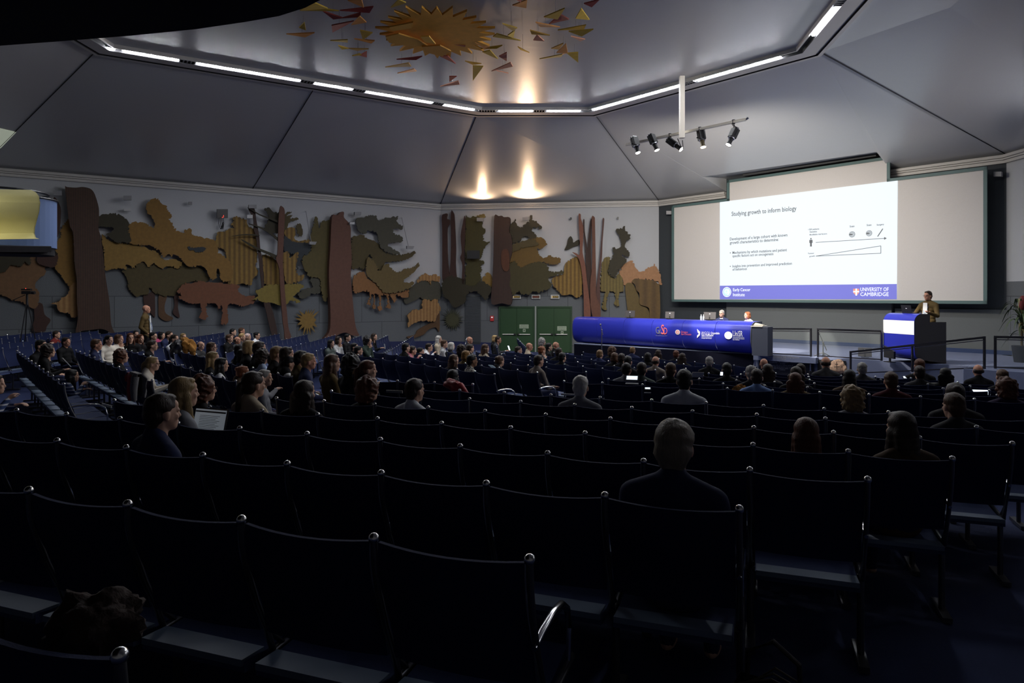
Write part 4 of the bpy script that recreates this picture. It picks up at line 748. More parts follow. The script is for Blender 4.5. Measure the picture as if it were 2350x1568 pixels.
# ------------------------------------------------------------------ stage railings, plaque, alcove, stone
STEEL = mat('railing_steel', (.10, .10, .11), .3, metal=.9); GLS = mat('railing_glass', (.8, .9, .9), .02, alpha=.035, spec=.2)
def rail(name, lab, A, B, zA, zB, h0A, h0B, posts, pane=True, r=.028):
    A, B = Vector((A.x, A.y, 0)), Vector((B.x, B.y, 0)); t = thing(name, lab, 'railing', Vector((A.x, A.y, EZ + h0A)))
    Z = lambda q, z: Vector((q.x, q.y, EZ + z)); e = (B - A).normalized(); n = Vector((e.y, -e.x, 0))
    wchild(MB().prism([Z(A, zA) - n * r, Z(B, zB) - n * r, Z(B, zB) + n * r, Z(A, zA) + n * r], Vector((0, 0, -r * 1.6))), 'top_rail', STEEL, t)
    wchild(MB().prism([Z(A, zA - .08) - n * r * .5, Z(B, zB - .08) - n * r * .5, Z(B, zB - .08) + n * r * .5, Z(A, zA - .08) + n * r * .5], Vector((0, 0, -r * .7))), 'second_rail', CHD, t)
    wchild(MB().prism([Z(A, h0A + .05) - n * r * .6, Z(B, h0B + .05) - n * r * .6, Z(B, h0B + .05) + n * r * .6, Z(A, h0A + .05) + n * r * .6], Vector((0, 0, -.03))), 'bottom_rail', STEEL, t)
    for k in posts:
        q = A + (B - A) * k; z1 = zA + (zB - zA) * k; z0 = h0A + (h0B - h0A) * k
        wchild(MB().box((-.022, -.022, z0), (.022, .022, z1), M=Matrix.Translation(Vector((q.x, q.y, EZ)))), 'post', STEEL, t)
    if pane: wchild(MB().prism([Z(A + e * .04, h0A + .07), Z(B - e * .04, h0B + .07), Z(B - e * .04, zB - .1), Z(A + e * .04, zA - .1)], n * .008), 'glass_pane', GLS, t)
    return t
def gp(u, off=-.06): return FE.hit(u, 700, off)
rz = lambda u, v, off=-.06: -(v - HY) / F * gp(u, off).y
rail('glass_railing', 'glass railing panel between the blue table and the microphone stand', gp(1760), gp(1861), rz(1760, 753), rz(1861, 753.5), STZ, STZ, (0, 1))
rail('glass_railing', 'glass railing panel just left of the lectern, behind the microphone stand', gp(1877), gp(2023), rz(1877, 753.5), rz(2023, 758), STZ, STZ, (0, 1), r=.034)
ra, rb = FE.hit(1952, 700, .75), FE.hit(2259, 700, .75)
rl = rail('stair_railing', 'long sloping steel handrail in front of the lectern', ra, rb, -(806 - HY) / F * ra.y, -(772 - HY) / F * rb.y, -(860 - HY) / F * ra.y, -(847 - HY) / F * rb.y, (0, .49, 1), pane=False, r=.034)
rc, rd = FE.hit(2284, 700, .3), FE.hit(2400, 700, .3)
rail('glass_railing', 'dark framed railing panel at the far right of the stage', rc, rd, -(771 - HY) / F * rc.y, -(773 - HY) / F * rd.y, STZ, STZ, (0, 1), r=.034)
# landing that the far right rails stand on
m = MB(); a, b = FE.hit(2225, 700, .02), FE.hit(2420, 700, .02); n_ = FE.n
for p in (a, b): p.z = zs
m.prism([a, b, b + n_ * .9, a + n_ * .9], Vector((0, 0, -.9))); struct(m, 'trim_15', [STG])
# ledge with the engraved plaque
t = thing('plaque', 'black plaque with white Italian inscription on the stage front', 'plaque', fp(1800, .2, STZ - .45))
a, b = fp(1729, .24, STZ), fp(1872, .24, STZ)
m = MB().prism([a, b, b - FE.n * .23, a - FE.n * .23], Vector((0, 0, -.17))); lg = struct(m, 'trim_16', [STG])
PLQ = mat('plaque_black', (.012, .013, .02), .35); a, b = fp(1741, .07, STZ - .17), fp(1867, .07, STZ - .17)
wchild(MB().prism([a, b, b + Vector((0, 0, -.62)), a + Vector((0, 0, -.62))], -FE.n * .06), 'slab', PLQ, t)
IW = mat('inscription_white', (.35, .35, .36), .6)
PW = Plane((a.x, a.y), (b.x, b.y))
rows_ = [('Su questa pietra vetusta', 1774, 1819, 818.5, .24 + .002), ('vennero alla morte della congregazione', 1760, 1834, 822, .242), ('e vibrano', 1790, 1804, 825.5, .242)]
rows2 = [('la Nuova Societa e l uomo del 3. Millennio', 1765, 1839, 829.5), ('Creativita - Formazione - Scienza', 1766, 1828, 833.2), ('e Dio', 1791, 1802, 836.5), ('hanno alla loro ultima terra di', 1770, 1820, 840), ('una generazione di nuovi', 1776, 1818, 843.5), ('che scrivono nelle sue', 1776, 1817, 847), ('Cosmo', 1789, 1802, 850)]
for s_, u0, u1, v, o_ in rows_: text_mesh(s_, IW, FE.hit(u0, v, o_), FE.hit(u1, v + .6, o_), ZUP, FE.n, 'inscription', t, 1.2, .002)
for s_, u0, u1, v in rows2: text_mesh(s_, IW, FE.hit(u0, v, .072), FE.hit(u1, v + .6, .072), ZUP, FE.n, 'inscription', t, 1.2, .002)
for u, lb in ((1733, 'left chrome cylinder light beside the plaque'), (1860, 'right chrome cylinder light beside the plaque')):
    q = fp(u, .12, STZ - .40); tt_ = thing('cylinder_light', lb, 'post', q, 0); q2_ = MB().tube([(0, 0, 0), (0, 0, .20)], .02, 10).obj('tube', CHR, tt_, smooth=True); MB().box((-.04, -.04, -.3), (.04, .04, 0)).obj('foot', BLK, tt_)
# alcove with the rough stone
a, b = fp(1876, .03, STZ - .06), fp(1941, .03, STZ - .06)
m = MB().prism([a, b, b + Vector((0, 0, -.75)), a + Vector((0, 0, -.75))], -FE.n * .02); struct(m, 'trim_17', [mat('alcove_black', (.004, .004, .006), .9)])
def rock(name, lab, c, rx, ry, rz_, seed):
    def fn(d):
        v = 1 + .22 * noise.noise(d * 1.6 + Vector((seed, 0, 0))) + .07 * noise.noise(d * 6 + Vector((0, seed, 0))); return v
    bm_ = MB().ball((0, 0, 0), (rx, ry, rz_), nu=40, nv=28, fn=fn); o = bm_.obj(name, mat('rough_stone_' + str(seed), (.62, .40, .26), .95, noise_s=16, noise_a=.35, bump=.9, bump_s=25)); o.location = c; o.rotation_euler = (0, .12, R(-45)); return tag(o, lab, 'stone')
st = rock('carved_stone', 'rough pale stone with a dark carved cross mark on the stage front', P(1921, 842, 19.3), .21, .10, .21, 3)
st2 = rock('carved_stone', 'small broken stone piece right of the carved stone', P(1938, 847, 19.15), .06, .05, .10, 5)
for pl_ in ([(1920, 831), (1920.5, 848)], [(1914, 842.5), (1927, 842)], [(1917, 836), (1923, 836.5)]):
    m = MB().tube([P(u, v, 19.14) for u, v in pl_], .010, 5); m.v = [tuple(st.matrix_basis.inverted() @ Vector(p)) for p in m.v]; m.obj('carving', mc('carving_dark', (.10, .07, .05), .9), st)
t = thing('stone_plinth', 'low black plinth under the carved stone', 'plinth', P(1921, 860, 19.3)); MB().box((-.3, -.1, -.1), (.3, .12, .06)).obj('block', STF, t)
# microphone stand on the stage, and the second one in front of the table
def mic(lab, base, h, head, mm=BLK):
    t = thing('microphone_stand', lab, 'microphone stand', base)
    MB().tube([(0, 0, 0), (0, 0, h)], .018, 8).obj('pole', mm, t); hd = Vector(head) - Vector(base)
    MB().tube([hd * .0 + Vector((0, 0, h)) - (hd - Vector((0, 0, h))) * .9, hd], .014, 6).obj('boom', mm, t)
    MB().ball(hd, .035).obj('microphone', mm, t, smooth=True); MB().ball((0, 0, h), .03).obj('clutch', mm, t)
    for k in range(3):
        a = k * 2.1 + .4; MB().tube([(0, 0, .12), (.25 * math.cos(a), .25 * math.sin(a), .01)], .013, 6).obj('leg', mm, t)
    return t
q = gp(1889, -.35); mic('black microphone stand on the stage left of the lectern', Vector((q.x, q.y, zs)), .42, P(1880, 766, q.y))
q = TB.hit(1381, 800, .9); q.z = EZ + floor_z(q.x, q.y); mic('tall grey microphone stand in front of the left part of the blue table', q, 1.45, P(1378, 745, q.y), CHD)
q = gp(1985, -.9); monitor(1985, HY + 1.8 * F / q.y, q.y, .36, .26, 'black confidence monitor standing on the stage floor left of the lectern', .35, R(-25))
t = thing('floor_monitor', 'black wedge stage monitor leaning in front of the lectern', 'stage monitor', lpnt(.7, -.18, STZ), math.atan2(le.y, le.x))
MB().prism([(-.18, -.08, .30), (.18, -.08, .44), (.18, -.08, .12), (-.18, -.08, .10)], Vector((0, .06, 0))).obj('screen_panel', BLK, t); MB().box((-.02, -.08, 0), (.02, -.04, .2)).obj('stand', BLK, t); MB().box((-.12, -.14, 0), (.12, .04, .02)).obj('foot', BLK, t)
# potted palm at the far right of the stage
c = P(2345, HY + 1.8 * F / 18.6, 18.6); pt = thing('potted_palm', 'dark potted palm with long drooping leaves at the right edge', 'plant', c)
MB().tube([(0, 0, 0), (0, 0, .45)], [.18, .24], 16).obj('pot', mat('pot_dark', (.02, .022, .03), .6), pt, smooth=True)
LF = mat('palm_leaf', (.055, .085, .035), .6, noise_s=6, noise_a=.3); random.seed(5)
MB().tube([(0, 0, .4), (0, 0, 1.1)], .03, 8).obj('stem', mc('stem_brown', (.1, .07, .03), .8), pt)
for k in range(46):
    a = random.random() * 6.28; L = random.uniform(.6, 1.05); h0 = random.uniform(.8, 1.45); up_ = random.uniform(.0, .75)
    pts = []; n = 7
    for i in range(n):
        s_ = i / (n - 1); pts.append(Vector((math.cos(a) * L * .55 * s_, math.sin(a) * L * .55 * s_, h0 + up_ * L * math.sin(s_ * 2.0) - .55 * L * s_ * s_)))
    sd = Vector((-math.sin(a), math.cos(a), 0)); wv_ = [.012, .03, .035, .032, .025, .014, .002]
    m = MB(); m.add([p - sd * w_ for p, w_ in zip(pts, wv_)] + [p + sd * w_ + Vector((0, 0, .004)) for p, w_ in zip(pts, wv_)], [(i, i + 1, n + i + 1, n + i) for i in range(n - 1)])
    m.obj('leaf', LF if k % 6 else mc('palm_leaf_pale', (.17, .15, .07), .7), pt)
m = MB().ball((-.05, -.1, 1.62), (.10, .08, .20)); m.obj('red_flower', mc('flower_red', (.16, .02, .02), .7), pt, smooth=True)

# ------------------------------------------------------------------ spotlight rail
CRM = mat('cream_steel', (.82, .76, .64), .45)
pc = P(1563, 195, 18.95); pz = EZ + ZT - .08
rg = thing('lighting_rail', 'cream T-shaped lighting bar hanging from the ceiling edge', 'lighting bar', P(1565, 300, 19.0))
pb = P(1565, 303, 19.0)
wchild(MB().box((-.065, -.065, 0), (.065, .065, 1), M=Matrix.Translation(Vector((pb.x, pb.y, P(1565, 317, 19).z))) @ Matrix.Diagonal((1, 1, pz - P(1565, 317, 19).z, 1))), 'pole', CRM, rg)
ba, bb = P(1437, 330, 20.2), P(1712, 271, 18.1); e = (bb - ba).normalized(); s_ = e.cross(ZUP).normalized() * .04
wchild(MB().prism([ba - s_, bb - s_, bb + s_, ba + s_], Vector((0, 0, -.065))), 'cross_bar', CRM, rg)
wchild(MB().tube([P(1555, 318, 19), P(1562, 335, 19), P(1568, 342, 19), P(1566, 322, 19)], .012, 6), 'cable', BLK, rg)
wchild(MB().tube([bb + Vector((0, 0, -.03)), bb + e * .06], .035, 8), 'end_cap', mat('cap_chrome', (.8, .8, .8), .2, metal=1), rg)
BLG = mat('spot_black', (.007, .007, .008), .6, spec=.2); LNS = mat('spot_lens', (1, 1, 1), .2, emit=14, ecol=(1, .97, .9))
names = ['leftmost black theatre spotlight on the cream bar', 'second black theatre spotlight from the left on the cream bar', 'black theatre spotlight tilted sideways under the pole', 'fourth black theatre spotlight, just right of the pole, with brown snout', 'rightmost black theatre spotlight on the cream bar']
vis_dir = [(P(1455, 318, 19.9), P(1466, 358, 19.7)), (P(1494, 312, 19.6), P(1512, 378 - 23, 19.4)), (P(1535, 325 - 3, 19.3), P(1570, 350 - 2, 19.0)), (P(1608, 302, 18.9), P(1616, 345 + 6, 18.7)), (P(1688, 298, 18.4), P(1670, 345 - 9, 18.3))]
for i, (a, b) in enumerate(vis_dir):
    ax = (b - a).normalized(); t = thing('theatre_spotlight', names[i], 'spotlight', a, 0, None)
    s1 = ax.cross(ZUP).normalized(); s2 = ax.cross(s1).normalized()
    Mr = Matrix((s1, s2, ax)).transposed().to_4x4()
    MB().box((-.085, -.085, -.02), (.085, .085, .26), M=Mr).obj('lamp_housing', BLG, t)
    MB().box((-.06, -.06, -.05), (.06, .06, -.02), M=Mr).obj('rear_cap', CHD, t)
    MB().tube([Mr @ Vector((0, 0, .26)), Mr @ Vector((0, 0, .29))], .085, 12).obj('collar', CHD, t)
    MB().tube([Mr @ Vector((0, 0, .29)), Mr @ Vector((0, 0, .42)), Mr @ Vector((0, 0, .50))], [.062, .055, .085], 14, cap=False).obj('snout', BLG if i != 3 else mc('snout_bronze', (.14, .11, .06), .4, metal=.6), t, smooth=True)
    MB().tube([Mr @ Vector((0, 0, .485)), Mr @ Vector((0, 0, .49))], .07, 14).obj('lens', LNS, t)
    # yoke up to the bar
    k = (a - ba).dot(e); hb = ba + e * k + Vector((0, 0, -.065)); top = hb - a
    MB().tube([Mr @ Vector((.10, 0, .2)), Mr @ Vector((.12, 0, -.02)), top + Vector((.02, 0, -.06)), top], .011, 6).obj('yoke', BLG, t)
    MB().tube([Mr @ Vector((-.10, 0, .2)), Mr @ Vector((-.12, 0, -.02)), top + Vector((-.02, 0, -.06)), top], .011, 6).obj('yoke', BLG, t)
    MB().box((-.035, -.035, -.03), (.035, .035, .09), M=Matrix.Translation(top)).obj('clamp', BLG, t)
    MB().tube([top, top + Vector((.06, 0, -.12)), Mr @ Vector((0, .05, -.04))], .007, 5).obj('cable', BLG, t)
    MB().tube([Mr @ Vector((.10, 0, .2)), Mr @ Vector((.15, 0, .2))], .018, 8).obj('knob', BLG, t)

# ------------------------------------------------------------------ green doors and fittings on the walls
DG = mat('door_green', (.022, .062, .022), .45, noise_s=3, noise_a=.1); DFR = mat('door_frame_green', (.018, .05, .02), .5); SGN = mat('sign_pale', (.40, .48, .36), .6); SGD = mat('sign_dark', (.03, .05, .03), .6)
def dq(u, v, off): return WD.hit(u, v, off)
for k, (u0, u1, sg) in enumerate(((1145, 1228, (1192, 745, 1213, 754)), (1230, 1313, (1279, 749, 1300, 759)))):
    zt0 = dq(u0, 703, 0).z; zb0 = EZ - 2.62; a = dq(u0, 700, 0); b = dq(u1, 700, 0)
    t = bpy.data.objects.new('door_%d' % (k + 1), None); C.objects.link(t); t.location = Vector(((a.x + b.x) / 2, (a.y + b.y) / 2, zb0)); t['kind'] = 'structure'
    def pp(k_, z, off): q = a + (b - a) * k_; q = q + WD.n * off; return Vector((q.x, q.y, z))
    for (x0, x1, z0, z1) in ((0, .045, zb0, zt0), (.955, 1, zb0, zt0), (.045, .955, zt0 - .07, zt0)):
        wchild(MB().prism([pp(x0, z0, .10), pp(x1, z0, .10), pp(x1, z1, .10), pp(x0, z1, .10)], -WD.n * .10), 'door_frame', DFR, t)
    for x0, x1 in ((.047, .497), (.503, .953)):
        lf = wchild(MB().prism([pp(x0, zb0 + .01, .06), pp(x1, zb0 + .01, .06), pp(x1, zt0 - .075, .06), pp(x0, zt0 - .075, .06)], -WD.n * .05), 'door_leaf', DG, t)
        zz = EZ - (767 - HY) / F * a.y
        bar = MB().tube([pp(x0 + .06, zz, .12), pp(x1 - .08, zz, .12)], .022, 8); wchild(bar, 'push_bar', mc('push_bar_silver', (.72, .70, .66), .35), t)
        hb_ = MB().box((-.05, -.04, -.04), (.05, .04, .04), M=Matrix.Translation(pp(x1 - .05 if x0 < .3 else x0 + .05, zz, .10))); wchild(hb_, 'bar_housing', BLK, t)
    tz = thing('door_sign', ['pale green safety notice on the left pair of doors', 'pale green safety notice on the right pair of doors'][k], 'sign', dq((sg[0] + sg[2]) / 2, sg[1], .07))
    wchild(MB().prism([dq(sg[0], sg[1], .07), dq(sg[2], sg[1], .07), dq(sg[2], sg[3], .07), dq(sg[0], sg[3], .07)], -WD.n * .008), 'plate', SGN, tz)
    for j, tx in enumerate(('USCITA DI', 'SICUREZZA')):
        v = sg[1] + (sg[3] - sg[1]) * (.45 + .42 * j); text_mesh(tx, SGD, dq(sg[0] + 2, v, .08), dq(sg[2] - 2, v, .08), ZUP, WD.n, 'lettering', tz, 1.1, .002)
    um = (sg[0] + sg[2]) / 2 + .5
    wchild(MB().prism([dq(um - 3, sg[3] + 1.5, .07), dq(um + 3, sg[3] + 1.5, .07), dq(um + 3, sg[3] + 8, .07), dq(um - 3, sg[3] + 8, .07)], -WD.n * .008), 'symbol_plate', SGN, tz)
    wchild(MB().prism([dq(um - 1.5, sg[3] + 3, .078), dq(um + 1.5, sg[3] + 3, .078), dq(um + .5, sg[3] + 6.5, .078), dq(um - 1, sg[3] + 6.5, .078)], -WD.n * .003), 'symbol', SGD, tz)
m = MB().prism([dq(1227.5, 703, .13), dq(1230.5, 703, .13), dq(1230.5, 809, .13), dq(1227.5, 809, .13)], -WD.n * .12); struct(m, 'trim_18', mat('door_post_grey', (.30, .32, .30), .5))
for u0, lab, col, tx in ((1175.5, 'left yellow-lettered emergency sign over the green doors', (.75, .50, .12), 'USCITA'), (1220, 'middle dark red emergency sign over the green doors', (.28, .03, .03), 'SILENZIO'), (1264, 'right yellow-lettered emergency sign over the green doors', (.75, .50, .12), 'USCITA')):
    t = thing('exit_sign', lab, 'sign', dq(u0 + 10, 681, .1))
    wchild(MB().prism([dq(u0, 677, .1), dq(u0 + 19.5, 677, .1), dq(u0 + 19.5, 686, .1), dq(u0, 686, .1)], -WD.n * .1), 'frame', mc('sign_frame_white', (.6, .6, .58), .5), t)
    wchild(MB().prism([dq(u0 + 1.6, 678.6, .105), dq(u0 + 18, 678.6, .105), dq(u0 + 18, 684.6, .105), dq(u0 + 1.6, 684.6, .105)], -WD.n * .004), 'panel', mc('sign_panel_dark', (.05, .035, .015), .5), t)
    text_mesh(tx, mc('sg_%s' % tx, col, .5, emit=.25), dq(u0 + (5 if tx == 'USCITA' else 3), 682.8, .106), dq(u0 + 17, 682.8, .106), ZUP, WD.n, 'lettering', t, 1.1, .003)
    if tx == 'USCITA': wchild(MB().prism([dq(u0 + 2.2, 679.5, .106), dq(u0 + 4, 679.5, .106), dq(u0 + 4, 684, .106), dq(u0 + 2.2, 684, .106)], -WD.n * .001), 'symbol', mc('sg_sym', (.8, .6, .3), .5, emit=.3), t)
# louvred grey panel
t = thing('louvre_panel', 'dark grey louvred wall panel left of the green doors', 'vent panel', dq(1085, 740, .05))
wchild(MB().prism([dq(1067, 680, .05), dq(1103, 680, .05), dq(1103, 791, .05), dq(1067, 791, .05)], -WD.n * .04), 'backing', mc('louvre_back', (.05, .055, .06), .6), t)
m = MB(); v = 682
while v < 790: m.prism([dq(1068, v, .075), dq(1102, v, .075), dq(1102, v + 1.6, .05), dq(1068, v + 1.6, .05)], -WD.n * .01); v += 2.9
wchild(m, 'slats', mc('louvre_slat', (.12, .13, .14), .5), t)
t = thing('fire_alarm', 'small red fire alarm button box left of the green doors', 'alarm', dq(1129, 732, .1)); wchild(MB().prism([dq(1125, 725, .1), dq(1133, 725, .1), dq(1133, 737, .1), dq(1125, 737, .1)], -WD.n * .09), 'box', mc('alarm_red', (.45, .03, .03), .5, emit=.05), t); wchild(MB().prism([dq(1127, 727, .105), dq(1131, 727, .105), dq(1131, 730, .105), dq(1127, 730, .105)], -WD.n * .004), 'button', mc('alarm_white', (.9, .8, .8), .5, emit=.2), t)
def wbox(pl, u0, v0, u1, v1, off, th, name, lab, cat, mm, part='casing', arm=True):
    t = thing(name, lab, cat, pl.hit((u0 + u1) / 2, (v0 + v1) / 2, off))
    wchild(MB().prism([pl.hit(u0, v0, off), pl.hit(u1, v0, off), pl.hit(u1, v1, off), pl.hit(u0, v1, off)], -pl.n * th), part, mm, t)
    if arm and off - th > .02: wchild(MB().tube([pl.hit((u0 + u1) / 2, (v0 + v1) / 2, off - th + .01), pl.hit((u0 + u1) / 2, (v0 + v1) / 2, 0)], .02, 6), 'bracket', mc('bracket_grey', (.15, .15, .16), .5), t)
    return t
LG = mat('lamp_grey', (.20, .20, .21), .5); WHT = mat('camera_white', (.45, .45, .45), .5)
wbox(WL, 123, 438, 142, 449, .5, .12, 'wall_floodlight', 'grey floodlight above the slim trunk beside the blue drum', 'floodlight', LG)
wbox(WL, 284, 449, 302, 459, .5, .12, 'wall_floodlight', 'grey floodlight on the plaster right of the huge striped trunk', 'floodlight', LG)
wbox(WL, 284.5, 479, 300, 484, .3, .12, 'wall_camera', 'white wall camera under the floodlight right of the huge striped trunk', 'camera', WHT)
wbox(WL, 433, 463, 441, 470, .3, .08, 'wall_hook', 'small grey wall bracket between the rounded yellow crown and the monitor', 'bracket', LG)
t = wbox(WL, 498, 480, 523, 500, .4, .1, 'wall_monitor', 'small black wall monitor with red standby lights and hanging cables', 'monitor', BLK, 'screen')
for dx, dy in ((513, 495), (513, 498), (510.5, 499)): wchild(MB().ball(WL.hit(dx, dy, .42), .012), 'red_light', mc('red_led', (1, .05, .03), .5, emit=3), t)
for k in range(4): wchild(MB().tube([WL.hit(503 + k * 3, 500, .35), WL.hit(502 + k * 4, 513, .3), WL.hit(506 + k * 2, 526, .25), WL.hit(512, 510, .2)], .012, 5), 'cable', BLK, t)
wbox(WL, 571, 470, 589, 478, .56, .12, 'wall_floodlight', 'grey floodlight at the top of the leaning slender trunk', 'floodlight', LG)
wbox(WL, 567, 493, 580, 501, .52, .12, 'wall_camera', 'white wall camera beside the leaning slender trunk', 'camera', WHT)
wbox(WL, 814, 486.5, 829, 493.5, .5, .12, 'wall_floodlight', 'grey floodlight above and right of the big red trunk', 'floodlight', LG)
wbox(WL, 803, 510, 814, 515, .68, .12, 'wall_camera', 'white wall camera at the shoulder of the big red trunk', 'camera', WHT)
def arm_lamp(pl, a, b, c_, lab):
    t = thing('arm_lamp', lab, 'lamp', pl.hit(*b, .6)); wchild(MB().tube([pl.hit(*a, .0), pl.hit(*a, .6), pl.hit(*b, .6)], .014, 6), 'arm', LG, t)
    u, v = c_; wchild(MB().prism([pl.hit(u - 9, v - 3.5, .62), pl.hit(u + 8, v - 3, .62), pl.hit(u + 5, v + 3.5, .62), pl.hit(u - 9, v + 3, .62)], -pl.n * .1), 'lamp_head', LG, t)
arm_lamp(WL, (702, 485), (714, 555), (719, 558), 'thin-armed lamp hanging between the bare tree and the big red trunk')
arm_lamp(WL, (922, 500), (937, 565), (943, 568), 'thin-armed lamp hanging near the room corner')
wbox(WD, 1094, 500, 1109, 508, .5, .12, 'wall_floodlight', 'pale floodlight at the top of the tall olive crown', 'floodlight', LG)
wbox(WD, 1199, 499, 1212, 506, .5, .12, 'wall_floodlight', 'pale floodlight over the dark crown above the exit signs', 'floodlight', LG)
wbox(WD, 1308, 499, 1312, 504, .3, .1, 'wall_sensor', 'small black wall sensor left of the tall red trunks', 'sensor', BLK); wbox(WD, 1416, 498, 1420, 503, .3, .1, 'wall_sensor', 'small black wall sensor right of the tall red trunks', 'sensor', BLK)
wbox(WD, 1071.5, 575, 1100, 594, .5, .1, 'wall_monitor', 'black wall monitor in front of the tall olive crown', 'monitor', BLK, 'screen')
wbox(WS, 1529, 484, 1540, 492, .35, .15, 'wall_camera', 'white camera on the dark wall at the left end of the screen', 'camera', WHT)
wbox(WS, 2280, 394, 2298, 405, .35, .15, 'wall_camera', 'grey camera with a red light on the dark wall right of the screen', 'camera', LG)

# ------------------------------------------------------------------ side gallery at the far left: blue drum, yellow curved panel
DRB = mat('drum_blue', (.12, .19, .38), .7, noise_s=60, noise_a=.06); YLP = mat('panel_pale_yellow', (.72, .66, .30), .7, noise_s=60, noise_a=.05)
t = thing('gallery_drum', 'blue curved gallery front at the far left', 'balcony front', P(0, 500, 14.0))
dc = P(28, 500, 14.6); rr = .80; m = MB(); n = 40; z0, z1 = P(0, 562, 13.8).z, P(0, 447, 13.8).z
ang = [math.pi + (2 * math.pi) * i / n for i in range(n)]
prf = [Vector((dc.x + rr * math.cos(a), dc.y + rr * math.sin(a), z0)) for a in ang]; m.prism(prf, Vector((0, 0, z1 - z0)))
wchild(m, 'drum_wall', DRB, t)
rt = [Vector((dc.x + (rr + .02) * math.cos(a), dc.y + (rr + .02) * math.sin(a), z1 + .02)) for a in ang + ang[:1]]; wchild(MB().tube(rt, .02, 6), 'edge_tube', BLK, t)
rt = [Vector((dc.x - .25 + (rr + .05) * math.cos(a), dc.y + (rr + .05) * math.sin(a), P(0, 428, 13.8).z)) for a in ang + ang[:1]]; wchild(MB().tube(rt, .025, 6), 'upper_ring', BLK, t)
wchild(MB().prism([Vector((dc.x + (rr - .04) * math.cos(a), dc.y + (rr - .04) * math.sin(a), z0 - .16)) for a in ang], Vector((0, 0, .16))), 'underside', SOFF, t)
t = thing('curled_parapet', 'pale yellow curled panel glowing at the left edge', 'curved panel', P(40, 500, 13.2))
prof_ = [(86, 558), (74, 556), (68, 545), (68, 530), (75, 512), (82, 490), (84, 468), (80, 452), (72, 442), (60, 436), (0, 425), (-80, 412)]
bot_ = [(88, 560), (60, 554), (0, 546), (-80, 538)]
m = MB(); P1_ = []
# curled sheet: S-shaped right edge swept along the wall of the gallery
edge = [(88, 548), (80, 545.5), (77, 535), (78, 522), (83, 503), (88, 485), (90, 465), (87, 450), (80, 441), (70, 436)]
dirv = (P(-120, 500, 12.4) - P(90, 500, 13.3)); nn = 8; G = []
for u, v in edge:
    p0 = P(u, v, 13.3 - (u - 77) * .02); G.append([p0 + dirv * (i / nn) for i in range(nn + 1)])
vs_ = [p for r_ in G for p in r_]; w_ = nn + 1
m.add(vs_ + [p + Vector((.0, .03, 0)) for p in vs_], [(j * w_ + i, j * w_ + i + 1, (j + 1) * w_ + i + 1, (j + 1) * w_ + i) for j in range(len(edge) - 1) for i in range(nn)] + [tuple(len(vs_) + q for q in (j * w_ + i, j * w_ + i + 1, (j + 1) * w_ + i + 1, (j + 1) * w_ + i)) for j in range(len(edge) - 1) for i in range(nn)])
wchild(m, 'sheet', YLP, t, smooth=True)
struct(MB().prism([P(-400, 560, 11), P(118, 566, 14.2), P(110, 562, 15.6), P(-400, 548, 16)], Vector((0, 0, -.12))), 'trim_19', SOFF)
# video camera on tripod with operator space
vc = P(62, 690, 19.3); fz = EZ + floor_z(vc.x, vc.y); t = thing('video_camera', 'black video camera on a tripod at the far left', 'video camera', (vc.x, vc.y, fz))
hh = P(62, 672, 19.3).z - fz
MB().box((-.12, -.06, hh - .04), (.14, .06, hh + .05)).obj('camera_body', BLK, t); MB().tube([(.14, 0, hh), (.22, 0, hh)], .045, 10).obj('lens', BLK, t); MB().box((-.14, -.04, hh + .07), (.12, .04, hh + .11)).obj('viewfinder', BLK, t)
MB().ball((.0, -.05, hh + .12), .008).obj('red_light', mc('red_led', (1, .05, .03), .5, emit=3), t)
MB().tube([(0, 0, hh - .04), (0, 0, hh - .35)], .03, 8).obj('centre_column', BLK, t)
for k in range(3): MB().tube([(0, 0, hh - .2), (.38 * math.cos(k * 2.1 + .3), .38 * math.sin(k * 2.1 + .3), 0)], .014, 6).obj('leg', BLK, t)
MB().tube([(-.05, 0, hh - .06), (-.35, -.1, hh - .22)], .01, 6).obj('pan_handle', BLK, t)
# ------------------------------------------------------------------ auditorium chairs
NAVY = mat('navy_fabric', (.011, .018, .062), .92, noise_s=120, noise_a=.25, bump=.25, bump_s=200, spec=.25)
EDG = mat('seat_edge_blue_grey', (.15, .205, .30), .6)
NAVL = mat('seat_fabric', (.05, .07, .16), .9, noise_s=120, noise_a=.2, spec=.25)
RAILM = mat('rail_graphite', (.16, .16, .17), .35, metal=.85); BALLM = mat('ball_cap_chrome', (.75, .75, .74), .22, metal=1)
PITCH = .54
def back_mb():
    m = MB(); nx, nz = 8, 10; vv = []
    for side_ in (0, 1):
        for j in range(nz + 1):
            t = j / nz; z = .545 + .435 * t; y0 = .115 * (1 - t) ** 1.35 + .012 * math.sin(t * 6.28)
            for i in range(nx + 1):
                s_ = i / nx; sag = 4 * s_ * (1 - s_)
                vv.append((.016 + (PITCH - .032) * s_, y0 - .022 * sag + (.016 if side_ else 0), z - .012 * sag * t))
    w_ = nx + 1; N_ = w_ * (nz + 1)
    fs = [(j * w_ + i, j * w_ + i + 1, (j + 1) * w_ + i + 1, (j + 1) * w_ + i) for j in range(nz) for i in range(nx)]
    fs += [tuple(N_ + q for q in f[::-1]) for f in fs]
    for i in range(nx): fs += [(nz * w_ + i, nz * w_ + i + 1, N_ + nz * w_ + i + 1, N_ + nz * w_ + i), (i + 1, i, N_ + i, N_ + i + 1)]
    for j in range(nz): fs += [(j * w_, (j + 1) * w_, N_ + (j + 1) * w_, N_ + j * w_), ((j + 1) * w_ + nx, j * w_ + nx, N_ + j * w_ + nx, N_ + (j + 1) * w_ + nx)]
    return m.add(vv, fs)
